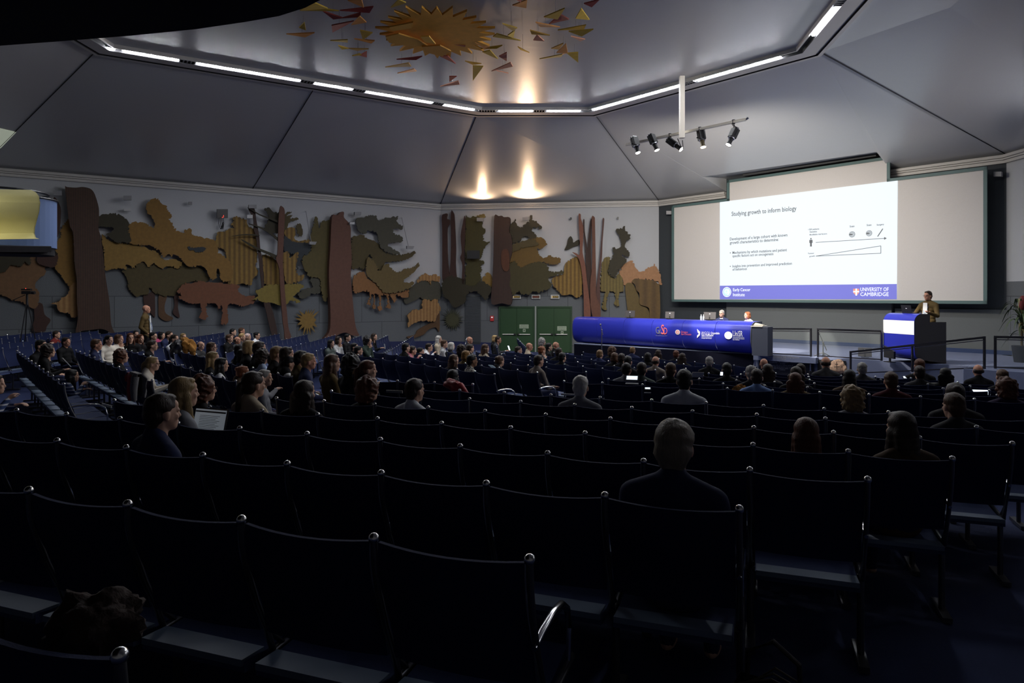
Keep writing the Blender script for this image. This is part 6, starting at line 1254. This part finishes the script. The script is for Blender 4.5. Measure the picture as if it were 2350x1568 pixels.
S(556, 766, 'A', 5, 'person with short blonde hair in the middle of the cluster', hair_='short', hc='blond', top='dgrey')
S(569, 766, 'A', 5, 'person with short white hair in the cluster by the wall', hair_='grey_full', hc='white', top='dgrey')
S(590, 763, 'A', 5, 'woman with dark bun in white top at the right of the cluster', hair_='bun', hc='black', top='white', extras='ge')
S(573, 782, 'B', 15, 'woman with blonde bob and pale collar, below the cluster', hair_='bob', hc='blond', top='black', extras='c')
S(596, 785, 'B', 10, 'person with short greyish dark hair right of the blonde bob', hair_='short', hc='dark', top='black')
S(552, 791, 'B', 0, 'person with flat dark hair left of the blonde bob', hair_='short', hc='black', top='black')
S(557, 802, 'B', 25, 'woman with dark shoulder-length hair in blue-grey jacket', hair_='long', hc='black', top='navy', extras='g')
S(606, 804, 'B', 5, 'person with messy dark hair over a light blue patterned scarf', hair_='curly', hc='dark', top='lblue')
S(629, 812, 'B', 15, 'man with dark brown hair and glasses in navy sweatshirt', hair_='short', hc='dark', top='navy', extras='g')
S(659, 797, 'B', 15, 'person with long dark hair in front of the aisle armrests', hair_='long', hc='dark', top='black')
S(637, 796, 'B', 10, 'person with light brown hair behind the dark long hair', hair_='short', hc='lbrown', top='black')
S(666, 819, 'B', 20, 'woman with black ponytail and crisp white collar', hair_='pony', hc='black', top='white')
S(558, 838, 'B', 10, 'person with tied reddish-brown hair leaning low', pose_='slump', hair_='bun', hc='red', top='brown')
S(608, 850, 'B', 25, 'bearded grey-haired man in grey t-shirt stretching his arm sideways', pose_='armside', hair_='neat', hc='grey', top='grey')
S(583, 854, 'C', 20, 'woman with long dark half-tied hair and beige top', hair_='pony', hc='dark', top='beige', row=4.55)
S(709, 812, 'B', 20, 'young man with blond-brown mop of hair in navy jacket', hair_='short', hc='dblond', top='navy', extras='J', skin=SKD)
S(692, 806, 'B', 10, 'dark-haired person behind the blond-brown mop of hair', hair_='short', hc='black', top='olive')
S(763, 814, 'B', 5, 'woman with straight long brown hair seen from behind', hair_='long_thick', hc='brown', top='olive')
S(810, 817, 'B', 0, 'person with very big curly dark hair behind the bald man', hair_='curly', hc='black', top='black')
S(825, 843, 'B', 10, 'bald man with shiny tanned scalp in dark jacket', hair_='fringe', hc='black', top='black', skin=SKT)
S(845, 828, 'B', 25, 'woman with tied-back reddish hair leaning her chin on her hand', pose_='chin', hair_='pony', hc='auburn', top='black')
S(848, 870, 'C', 20, 'person with dark curly reddish hair in front of the bald tanned man', hair_='curly', hc='auburn', top='black', row=5.4)
S(700, 874, 'C', 5, 'woman with very long dark brown hair seen from behind', hair_='long_thick', hc='dark', top='black', row=4.55)
S(760, 780, 'A', 15, 'black-haired woman in grey-green sweater by the big red trunk', hair_='long', hc='black', top='ggrey', extras='e')
S(777, 773, 'A', 20, 'woman in grey lace top leaning her head on her hand', pose_='chin', hair_='bob', hc='dark', top='lace')
S(798, 767, 'A', 10, 'man with lifted face and white collar by the big red trunk', hair_='short', hc='black', top='black', extras='ce')
S(823, 795, 'B', 25, 'person with black hair in front of the woman in lace', hair_='short', hc='black', top='black')
S(810, 788, 'A', 10, 'dark-clothed person pointing a hand beside the man with white collar', pose_='armright', hair_='short', hc='black', top='black')
S(845, 773, 'A', 20, 'woman with curly black hair in dark green jacket', pose_='chin', hair_='curly', hc='black', top='green')
S(859, 765, 'A', 15, 'dark-haired woman holding a phone, nearest the wall', pose_='phone', hair_='long', hc='dark', top='black', legs='dgrey')
# --- front left
S(947, 793, 'B', 20, 'dark-haired man in dusty pink sweater leaning on his hand', pose_='slump', hair_='short', hc='dark', top='pink')
S(932, 788, 'B', 5, 'person with black hair left of the dusty pink sweater', hair_='short', hc='black', top='black')
S(985, 787, 'A', 0, 'dark-haired man in white shirt leaning forwards', pose_='slump', hair_='short', hc='dark', top='white')
S(965, 797, 'A', 0, 'person in black and white striped shirt behind the white shirt', pose_='slump', hair_='neat', hc='black', top='striped')
S(1007, 771, 'A', 10, 'woman with long grey hair near the room corner', hair_='long', hc='lgrey', top='beige')
S(1020, 781, 'A', 0, 'brown-haired person in white patterned blouse', hair_='short', hc='brown', top='lace')
S(1036, 786, 'B', 10, 'person with grey-blond bob seen from behind', hair_='bob', hc='lgrey', top='black')
S(1078, 773, 'A', 10, 'bald man with glasses and white beard in dark coat', hair_=None, top='dgrey', extras='ge', skin=SKD)
S(1061, 793, 'B', 0, 'person with dark wavy hair left of the ochre headscarf', hair_='curly', hc='dark', top='black')
S(1080, 791, 'B', 10, 'person with brown hair behind the ochre headscarf', hair_='short', hc='dark', top='black')
S(1070, 805, 'B', 5, 'person with rounded ochre hair in front of the dark wavy hair', hair_='bob', hc='ochre', top='olive')
S(1114, 790, 'B', 10, 'woman with long brown hair and pale yellow top', hair_='long_thick', hc='brown', top='beige')
S(1144, 772, 'A', 10, 'man with glasses in dark coat looking at his phone', pose_='phone', hair_='neat', hc='dark', top='dgrey', extras='ge', skin=SKD)
S(1136, 770, 'A', 10, 'blond person right behind the man with the phone', hair_='bob', hc='blond', top='black')
S(1042, 814, 'B', 0, 'woman with long dark brown hair left of the checked shirt', hair_='long_thick', hc='brown', top='black')
S(1084, 815, 'B', 20, 'black-haired man in black and white checked shirt', hair_='short', hc='black', top='check', skin=SKT)
S(1148, 816, 'B', 0, 'woman with small top bun looking down at a lit screen', pose_='phone', hair_='bun', hc='brown', top='dgrey')
S(1040, 849, 'C', 5, 'dark-haired woman with a red padded jacket over her seat', hair_='long', hc='black', top='black', row=7.97)
S(953, 871, 'C', 20, 'dark-haired man in light grey sweater with navy collar', hair_='short', hc='dark', top='lgrey', extras='', row=5.4)
S(1215, 787, 'A', -5, 'bald man in beige jacket in front of the green doors', hair_=None, top='beige', skin=SKD)
S(1190, 794, 'A', 0, 'dark-haired person leaning low left of the bald man in beige', pose_='slump', hair_='short', hc='dark', top='navy')
S(1245, 777, 'A', -5, 'person with tousled grey curls in front of the right green door', hair_='curly', hc='grey', top='black')
S(1260, 788, 'A', -10, 'person with cropped black hair in front of the right green door', hair_='short', hc='black', top='black')
S(1276, 785, 'A', -10, 'bald man right of the cropped black hair', hair_=None, top='black', skin=SKD)
S(1244, 795, 'B', 10, 'red-haired woman with small bun resting chin on hand', pose_='chin', hair_='bun', hc='red', top='dgrey')
S(1283, 799, 'B', -15, 'person with dark hair below the bald man', hair_='short', hc='dark', top='black')
S(1237, 816, 'B', 10, 'balding man in brown jacket writing with one arm forward', pose_='fwd', hair_='neat', hc='dark', top='tan', extras='J')
S(1291, 810, 'B', -10, 'person with black hair right of the balding man in brown', hair_='short', hc='black', top='black')
S(1333, 864, 'C', 0, 'person with silver-white hair in grey sweater', hair_='grey_full', hc='lgrey', top='grey')
S(1377, 804, 'B', -10, 'man with golden brown hair in dark teal top', hair_='short', hc='lbrown', top='navy')
# --- middle front
S(1406, 797, 'B', -5, 'woman with curly brown tied hair just below the table', hair_='curly', hc='brown', top='black')
S(1411, 810, 'B', -15, 'woman with brown hair and her hand at her mouth', pose_='chin', hair_='bob', hc='brown', top='black')
S(1452, 796, 'B', -20, 'young man with short fair hair in navy below the table', hair_='buzz', hc='lbrown', top='navy')
S(1427, 812, 'B', -20, 'person with dark hair between the brown bob and fair-haired man', hair_='short', hc='dark', top='black')
S(1442, 818, 'B', -20, 'person with flat black hair in front of the fair-haired man', hair_='short', hc='black', top='black')
S(1487, 810, 'B', -25, 'person with rounded black hair below the table logos', hair_='bob', hc='black', top='black')
S(1511, 803, 'B', -25, 'woman with long dark hair below the coral table logo', hair_='long_thick', hc='dark', top='black')
S(1505, 818, 'B', -15, 'balding man in grey jacket below the coral table logo', hair_='fringe', hc='dark', top='tan', extras='J', skin=SKD)
S(1552, 805, 'B', -25, 'person with short reddish brown hair below the table', hair_='short', hc='auburn', top='black')
S(1566, 811, 'B', -25, 'woman with long dark hair next to the reddish brown hair', hair_='long_thick', hc='dark', top='black')
S(1628, 819, 'B', -30, 'man with wavy grey hair below the table, alone in his row', hair_='grey_full', hc='grey', top='black')
S(1438, 833, 'C', 10, 'man with cropped black hair in grey shirt beside the bright laptop', hair_='buzz', hc='black', top='grey')
S(1473, 833, 'C', 0, 'man with thinning dark hair and stiff collar right of the bright laptop', hair_='neat', hc='dark', top='ggrey', extras='c')
S(1540, 834, 'C', 5, 'person with short brown hair behind the man in white shirt', hair_='short', hc='brown', top='black')
S(1571, 850, 'C', 0, 'man with black hair in white shirt with lanyard, centre of the hall', hair_='short', hc='black', top='lgrey', extras='', row=7.1)
S(1668, 834, 'C', -5, 'person with black hair lit from below by a phone', hair_='short', hc='black', top='black')
S(1753, 823, 'C', 0, 'bald man below the stage plaque', hair_=None, top='black', skin=SKD)
S(1723, 840, 'C', -15, 'older man with white streaked hair in grey jacket', hair_='grey_full', hc='grey', top='dgrey')
S(1737, 848, 'C', 0, 'dark-haired person in bright blue shirt', hair_='short', hc='dark', top='blue')
S(1762, 836, 'C', 0, 'woman with long curly dark hair behind the bright blue shirt', hair_='long_thick', hc='dark', top='dgrey')
S(1827, 842, 'C', 0, 'woman with long dark hair behind the long auburn hair', hair_='long_thick', hc='dark', top='black')
S(1825, 856, 'C', 0, 'woman with very long straight auburn hair, right of the aisle post column', hair_='long_thick', hc='auburn', top='olive')
S(1837, 836, 'C', -5, 'person with short dark hair just in front of the plaque', hair_='short', hc='dark', top='black')
S(1895, 819, 'C', 0, 'bald older man in grey jacket in front of the carved stone', hair_='fringe', hc='dark', top='dgrey', skin=SKD)
S(1978, 833, 'C', -5, 'man with smooth grey hair in dark jacket right of the carved stone', hair_='grey_full', hc='grey', top='dgrey')
S(1949, 849, 'C', 0, 'woman with black hair over brown shoulders, left of the grey-haired man', hair_='long', hc='black', top='brown')
S(1956, 891, 'C', 0, 'person with big curly golden-brown hair, right half of the hall', hair_='curly', hc='dblond', top='grey', row=7.1)
S(2044, 855, 'C', -5, 'man with auburn-brown hair in burgundy sweater', hair_='short', hc='brown', top='burg', extras='c')
S(2110, 825, 'C', 0, 'person with reddish hair under the stair handrail post', hair_='short', hc='auburn', top='black')
S(2110, 841, 'C', 0, 'man with dark grey hair in dark suit and pale collar, right side', hair_='short', hc='dark', top='dgrey', extras='Jc')
S(2169, 845, 'C', 0, 'woman with long black hair right of the dark suit', hair_='long_thick', hc='black', top='black')
S(2244, 837, 'C', -5, 'bald man at the right below the stage landing', hair_='fringe', hc='dark', top='black', skin=SKD)
S(2299, 849, 'C', -10, 'person with wavy brown hair beside the glowing laptop, far right', hair_='short', hc='brown', top='black')
S(2308, 871, 'C', -5, 'person with big curly dark hair in front of the glowing laptop', hair_='curly', hc='auburn', top='purple')
S(2191, 880, 'C', 0, 'woman with small dark bun, right side', hair_='bun', hc='dark', top='dgrey')
S(2187, 904, 'C', -20, 'person with short curly brown hair, in front of the small dark bun', hair_='short', hc='brown', top='dgrey', row=6.27)
S(1850, 960, 'C', 0, 'woman with straight brown hair parted in the middle, near right', hair_='long', hc='auburn', top='brown', row=4.55)
S(2066, 946, 'C', -25, 'woman with long black hair showing her left cheek, near right', hair_='long', hc='dark', top='brown', row=4.55)
S(1548, 967, 'C', 2, 'man with full curly grey hair in navy suit, nearest person', hair_='greyc', hc='greybrown', top='navy', extras='J', row=2.85)
# person reclining at the left frame edge in striped sweater and jeans
left_p = S(-12, 842, 'C', 35, 'person in striped sweater and jeans cut by the left frame edge', pose_='slump', hair_='short', hc='dark', top='striped', legs='jeans')
left_p.location.z = EZ + floor_z(left_p.location.x, left_p.location.y) + .45
o = bpy.data.objects.new('auditorium_chair', ME_END); C.objects.link(o); o.rotation_euler = left_p.rotation_euler
q = left_p.location - left_p.rotation_euler.to_matrix() @ Vector((PITCH / 2, .28, 0)); o.location = (q.x, q.y, EZ + floor_z(q.x, q.y)); tag(o, 'navy chair under the person cut by the left frame edge', 'chair', 'auditorium chairs, left aisle edge')

# --- people standing and on the stage
def standing(label, loc, az, H, arms, hair_, hc, top, legs, extras='', lean=0.0, head_yaw=0):
    k = H / 1.74; body, topm, leg = MB(), MB(), MB(); sh = 1.42; hc_ = Vector((0, .03 + lean, 1.615))
    head(body, hc_); cap(body, (0, lean * .8, sh - .08), (0, 0, .95), .075, .09)
    for sd, (el, wr, hd) in zip((-1, 1), arms):
        s_ = Vector((sd * .18, lean * .8, sh - .03)); el, wr = Vector(el), Vector(wr); cap(body, s_, el, .036, .03); cap(body, el, wr, .03, .023); hand(body, wr, hd, .5, -sd, (0, 0, -1) if abs(Vector(hd).z) < .8 else (0, 1, 0))
        cap(topm, s_, el, .062, .052); cap(topm, el, el.lerp(wr, .9), .052, .040); cap(topm, (sd * .05, lean * .8, sh + .03), s_, .062, .066); cap(topm, (sd * .03, lean * .8 + .02, sh - .02), s_ + Vector((0, .015, -.03)), .085, .07)
    for i, (w_, d_) in enumerate(((.175, .11), (.17, .115), (.16, .115), (.165, .12), (.175, .12), (.175, .12))): t = i / 5; topm.ball((0, lean * .8 * (1 - t), (sh - .06) * (1 - t) + .92 * t), (w_, d_, .10), nu=18, nv=10)
    for sd in (-1, 1):
        cap(body, (sd * .09, 0, .9), (sd * .10, .01, .5), .07, .05); cap(body, (sd * .10, .01, .5), (sd * .10, -.01, .09), .05, .035); body.ball((sd * .10, .05, .04), (.045, .13, .04))
        cap(leg, (sd * .09, 0, .9), (sd * .10, .01, .5), .09, .07); cap(leg, (sd * .10, .01, .5), (sd * .10, -.01, .08), .068, .06)
    cap(topm, (0, lean * .8, sh + .01), (0, lean * .8, sh + .07), .078, .066)
    leg.ball((0, 0, .93), (.16, .115, .10), nu=16)
    nm = 'standing_' + str(len(POSES)); POSES[nm] = (fuse(body, nm, .0085, [SKIN], 3), fuse(topm, nm + '_t', .015, [SKIN], 3), fuse(leg, nm + '_l', .018, [SKIN], 3), hc_)
    return person(label, loc, -R(az), k, nm, hair_, hc, top, legs, SKD, extras)
# man standing in the left aisle
d = 19.3; q = P(333, 700, d); fzz = EZ + floor_z(q.x, q.y)
t = thing('step_box', 'low dark step under the standing man in the left aisle', 'step', (q.x, q.y, fzz - .02)); MB().box((-.4, -.4, 0), (.4, .4, .24)).obj('tread', BAND, t)
Hs = (q.z - fzz - .22); o = standing('bald bearded man in mustard brown jacket standing in the left aisle, hand on hip', (q.x, q.y, fzz + .22), 75, min(Hs, 1.92), [((-.30, -.08, 1.18), (-.20, .06, 1.0), (1, .4, -.2)), ((.26, -.05, 1.14), (.20, .10, .98), (-.6, .6, -.5))], None, 'grey', 'olive', 'black', 'Jle')
Mi = Matrix.Identity(4)
def inset_shirt(o, hcen, z0=1.0, z1=1.45, y=.115):
    m = MB().prism([(-.05, y, z1), (.05, y, z1), (.065, y + .02, z0), (-.065, y + .02, z0)], Vector((0, .012, 0))); m.obj('shirt_front', clom['white'], o)
inset_shirt(o, None)
# lecturer
qc_ = Vector((11.42, 18.72, 0)); top_z = -(668 - HY) / F * qc_.y; Hl = top_z - STZ
o = standing('lecturer in olive brown blazer and glasses gesturing behind the lectern', (qc_.x, qc_.y, zs), 245, Hl, [((-.30, .12, 1.14), (-.26, .42, 1.22), (-.3, .8, .4)), ((.28, .14, 1.12), (.14, .42, 1.17), (-.3, .8, .4))], 'neat', 'dark', 'olive', 'black', 'Jgle')
inset_shirt(o, None)
# two panellists behind the blue table
def panel_chair(loc, az, lb):
    t = thing('office_chair', lb, 'chair', loc, -R(az)); MB().box((-.22, -.05, .40), (.22, .42, .46)).obj('seat', BLK, t); MB().prism([(-.2, -.10, .5), (.2, -.10, .5), (.19, -.14, .95), (-.19, -.14, .95)], Vector((0, .04, 0))).obj('backrest', BLK, t)
    MB().tube([(0, .2, 0), (0, .2, .4)], .03, 8).obj('column', CHD, t); MB().box((-.25, .17, 0), (.25, .23, .03)).box((-.03, -.05, 0), (.03, .45, .03)).obj('base', CHD, t); return t
for u, v, yaw, off, kw, lb, cl in ((1660.5, 710, 222, -.95, dict(hair_='grey_full', hc='grey', top='navy', extras='Jgecl'), 'grey-haired man with glasses in dark blazer seated at the blue table', 'black office chair under the grey-haired panellist'), (1723.5, 714, 258, -.75, dict(hair_='bob', hc='red', top='lgrey', extras='e'), 'woman with short reddish hair seated at the right end of the blue table', 'black office chair under the woman at the right end of the blue table')):
    q = TB.hit(u, 700, off); d = q.y; ztop = -(v - HY) / F * d; s_ = (ztop - (STZ + .46)) / .86; s_ = min(s_, 1.12)
    az = yaw; hv = Vector((math.sin(R(az)), math.cos(R(az)), 0))
    person(lb, (q.x - hv.x * -.02, q.y, EZ + ztop - .86 * s_), -R(az), s_, 'fwd' if 'man with' not in lb or True else 'rest', skin=SKIN, **kw)
    panel_chair((q.x - hv.x * .0, q.y, zs), az, cl)

# ------------------------------------------------------------------ things carried by the audience
PHM = mat('screen_glow', (.9, .95, 1), .5, emit=1.6, ecol=(.75, .85, 1)); PAP = mc('paper_white', (.6, .6, .58), .8)
def slab(name, lab, cat, u, v, d, w_, h_, az, tilt, mm, part=None, glow=False):
    t = thing(name, lab, cat, P(u, v, d), -R(az)); Mx = Matrix.Rotation(R(tilt), 4, 'X')
    MB().box((-w_ / 2, -.006, -h_ / 2), (w_ / 2, .006, h_ / 2), M=Mx).obj(part or 'body', BLK if glow else mm, t)
    if glow: MB().box((-w_ / 2 + .008, -.008, -h_ / 2 + .008), (w_ / 2 - .008, -.0065, h_ / 2 - .008), M=Mx).obj('screen', mm, t)
    return t
def laptop(lab, u, v, d, az, em=1.0, txt=False, wd=.33):
    t = thing('laptop', lab, 'laptop', P(u, v, d), -R(az)); G_ = mat('laptop_glow_%d' % u, (.6, .7, .8), .5, emit=em, ecol=(.80, .9, 1))
    MB().box((-wd / 2, -wd * .68, -.115), (wd / 2, 0, -.10)).obj('keyboard_base', DKB, t); Mx = Matrix.Rotation(R(-14 if wd > .3 else -60), 4, 'X')
    MB().box((-wd / 2, 0, -.11), (wd / 2, .008, -.11 + wd * .62), M=Mx).obj('lid', BLK, t); MB().box((-wd / 2 + .012, -.003, -.095), (wd / 2 - .012, -.001, -.12 + wd * .62), M=Mx).obj('screen', G_, t)
    if txt:
        for k in range(9): MB().box((-.10, -.005, .035 - k * .012), (.10 - .02 * (k % 3), -.004, .038 - k * .012), M=Mx).obj('text_line', mc('laptop_text', (.05, .06, .08), .6), t)
        MB().box((-.15, -.005, .06), (.15, -.004, .072), M=Mx).obj('toolbar', mc('laptop_text', (.05, .06, .08), .6), t)
    return t
laptop('open laptop with a pale text page beside the long blonde woman', 481, 966, 5.2, 22, .07, True, .33)
laptop('bright laptop screen right of the cropped black hair', 1451, 862, 9.3, 14, .9, wd=.17)
laptop('small lit tablet below the bright laptop', 1486, 883, 9.0, 10, .9, wd=.09)
laptop('glowing laptop beside the wavy brown hair at the far right', 2250, 897, 9.9, 14, 1.3, wd=.22)
laptop('lit screen at the knees behind the dark suit', 2079, 861, 11.9, 16, .9, wd=.13)
slab('phone', 'white phone held by the woman nearest the wall', 'phone', 883, 795, 21.0, .07, .15, 60, 10, PAP); slab('phone', 'phone in the hands of the man with glasses in dark coat', 'phone', 1168, 799, 22.0, .07, .15, 60, 20, PHM, glow=False)
slab('tablet', 'small lit tablet left of the small top bun', 'tablet', 1129, 841, 12.6, .10, .10, 40, 60, mc('tablet_dim', (.3, .4, .5), .5, emit=.12)); slab('phone', 'phone glowing beside the person lit from below', 'phone', 1656, 858, 10.2, .035, .05, 0, 15, PHM)
slab('sheet', 'white sheet held in front of the man in white shirt', 'paper', 1601, 860, 9.9, .16, .20, 10, 65, PAP); slab('sheet', 'folded sheet in the hands of the frizzy-haired woman', 'paper', 153, 832, 11.9, .02, .22, 30, 40, PAP)
slab('notebook', 'pale notebook on the lap of the striped sweater woman', 'notebook', 245, 931, 8.6, .30, .03, 40, 0, mc('notebook_page', (.5, .5, .46), .8)); slab('leaflet', 'pale leaflet lying in the row left of the grey sweater', 'paper', 905, 899, 8.2, .22, .03, 20, 0, mc('leaflet', (.28, .26, .22), .8))
slab('leaflet', 'white leaflet on the lap left of the silver-white hair', 'paper', 1304, 906, 7.5, .16, .02, 20, 0, PAP); slab('sheet', 'white paper at the knees left of the dark suit', 'paper', 2146, 881, 10.5, .12, .03, 10, 0, PAP)
def blob(name, lab, cat, c, r, mm, seed, amp=.35, M=None, parts=()):
    def fn(d): return 1 + amp * noise.noise(d * 1.7 + Vector((seed, 0, 0))) + amp * .35 * noise.noise(d * 5 + Vector((0, seed, 0)))
    o = MB().ball((0, 0, 0), r, nu=36, nv=24, fn=fn).obj(name, mm, smooth=True); o.location = c; o.rotation_euler = M or (0, 0, 0); return tag(o, lab, cat)
def drape(name, lab, cat, u, v, d, az, w_, back, front, mm, seed=1, thick=.035):     # a coat hung over a seat back
    t = thing(name, lab, cat, P(u, v, d), -R(az)); nx, nz = 14, 16; vv = []
    for sgn in (0, 1):
        for j in range(nz + 1):
            s_ = j / nz * (back + front) - back
            for i in range(nx + 1):
                x = (i / nx - .5) * w_ * (1 + .12 * noise.noise(Vector((s_ * 4, seed, 0)))); f_ = .018 * math.sin(i * 1.7 + seed + s_ * 5) + .02 * noise.noise(Vector((i * .5, s_ * 9, seed)))
                if s_ < -.04: y, z = -.045 + f_, s_ + .02
                elif s_ > .04: y, z = .06 + f_, -s_ + .02
                else: y, z = s_ * 1.1, .03 - 6 * s_ * s_
                vv.append((x, y + (thick if y > 0 else -thick) * sgn * .7, z + thick * sgn * (1 if abs(s_) < .06 else .2)))
    w1 = nx + 1; N_ = w1 * (nz + 1); fs = [(j * w1 + i, j * w1 + i + 1, (j + 1) * w1 + i + 1, (j + 1) * w1 + i) for j in range(nz) for i in range(nx)]; fs += [tuple(N_ + q for q in f[::-1]) for f in fs]
    for i in range(nx): fs += [(i, i + 1, N_ + i + 1, N_ + i), (nz * w1 + i, N_ + nz * w1 + i, N_ + nz * w1 + i + 1, nz * w1 + i + 1)]
    for j in range(nz): fs += [(j * w1, N_ + j * w1, N_ + (j + 1) * w1, (j + 1) * w1), (j * w1 + nx, (j + 1) * w1 + nx, N_ + (j + 1) * w1 + nx, N_ + j * w1 + nx)]
    MB().add(vv, fs).obj('cloth', mm, t, smooth=True)
    MB().tube([(w_ * .48, -.05, .0), (w_ * .52, -.07, -.15), (w_ * .46, -.06, -.30)], [.05, .045, .035], 10).obj('sleeve', mm, t, smooth=True); return t
REDJ = mat('padded_red', (.34, .015, .02), .6, bump=.6, bump_s=12, noise_s=6, noise_a=.2); GRYF = mat('grey_wool', (.17, .165, .165), .95, bump=.5, bump_s=60); MUS = mat('mustard_wool', (.30, .13, .02), .95, noise_s=8, noise_a=.3); BLKJ = mat('black_leather_like', (.012, .012, .014), .5)
jk = blob('padded_jacket', 'bright red padded jacket bunched over a seat back', 'jacket', P(1043, 886, 8.5), (.19, .075, .075), REDJ, 2, .28, (0, R(8), R(-47)))
sl_ = MB().tube([(.10, 0, .02), (.19, -.01, -.01), (.25, -.01, -.03), (.29, 0, -.05)], [.055, .045, .03, .02], 12).obj('sleeve', REDJ, jk, smooth=True)
drape('scarf', 'grey and red scarf hung over the seat behind the blonde ponytail', 'scarf', 312, 862, 8.9, 48, .36, .34, .30, GRYF, 3, .012); drape('scarf', 'dark red scarf under the grey scarf behind the blonde ponytail', 'scarf', 306, 863, 9.0, 48, .30, .10, .2, REDJ, 5, .01)
blob('coat', 'mustard coat heaped over a seat behind the woman in white shirt', 'coat', P(431, 800, 16.6), (.17, .17, .24), MUS, 4, .45, (0, R(-25), 0)); blob('jacket', 'black jacket heaped over a seat left of the mustard coat', 'jacket', P(408, 803, 16.5), (.18, .17, .22), BLKJ, 6, .4)
blob('shawl', 'ochre and black shawl hanging behind the bright blue shirt', 'shawl', P(1699, 900, 9.2), (.085, .05, .09), MUS, 7, .6)
FURM = mat('dark_fur', (.035, .022, .018), 1, bump=1, bump_s=40, noise_s=20, noise_a=.6)
blob('fur_hood_coat', 'dark coat with shaggy hood heaped over the lowest left seat', 'coat', P(222, 1432, 1.64), (.105, .09, .07), FURM, 8, .5)
# briefcase with papers beside the nearest man
q = P(1775, 1440, 2.55); fz = EZ + floor_z(q.x, q.y); t = thing('tote_bag', 'dark bag with crumpled top standing in the aisle beside the nearest man', 'bag', (q.x, q.y, fz), R(-35))
def bagp(z, s_): return [(-.17 * s_, -.07 * s_, z), (.17 * s_, -.07 * s_, z), (.17 * s_, .07 * s_, z), (-.17 * s_, .07 * s_, z)]
m = MB(); L_ = [bagp(0, 1), bagp(.15, 1.08), bagp(.30, 1.0), bagp(.36, .8)]; m.add([p for l in L_ for p in l], [(0, 3, 2, 1)] + [(4 * j + i, 4 * j + (i + 1) % 4, 4 * j + 4 + (i + 1) % 4, 4 * j + 4 + i) for j in range(3) for i in range(4)])
BAGM = mat('bag_dark', (.018, .014, .012), .5, bump=.5, bump_s=20); m.obj('bag_body', BAGM, t); MB().tube([(-.1, 0, .34), (-.09, 0, .48), (.0, 0, .54), (.09, 0, .48), (.1, 0, .34)], .01, 8).obj('handle', BAGM, t)
for k in range(4): MB().tube([(-.14 + k * .02, -.05 + k * .02, .36), (0, -.05 + .025 * k, .40 + .01 * k), (.15, -.05 + .03 * k, .37)], .004, 5).obj('strap', mc('bag_strap', (.09, .07, .045), .6), t)
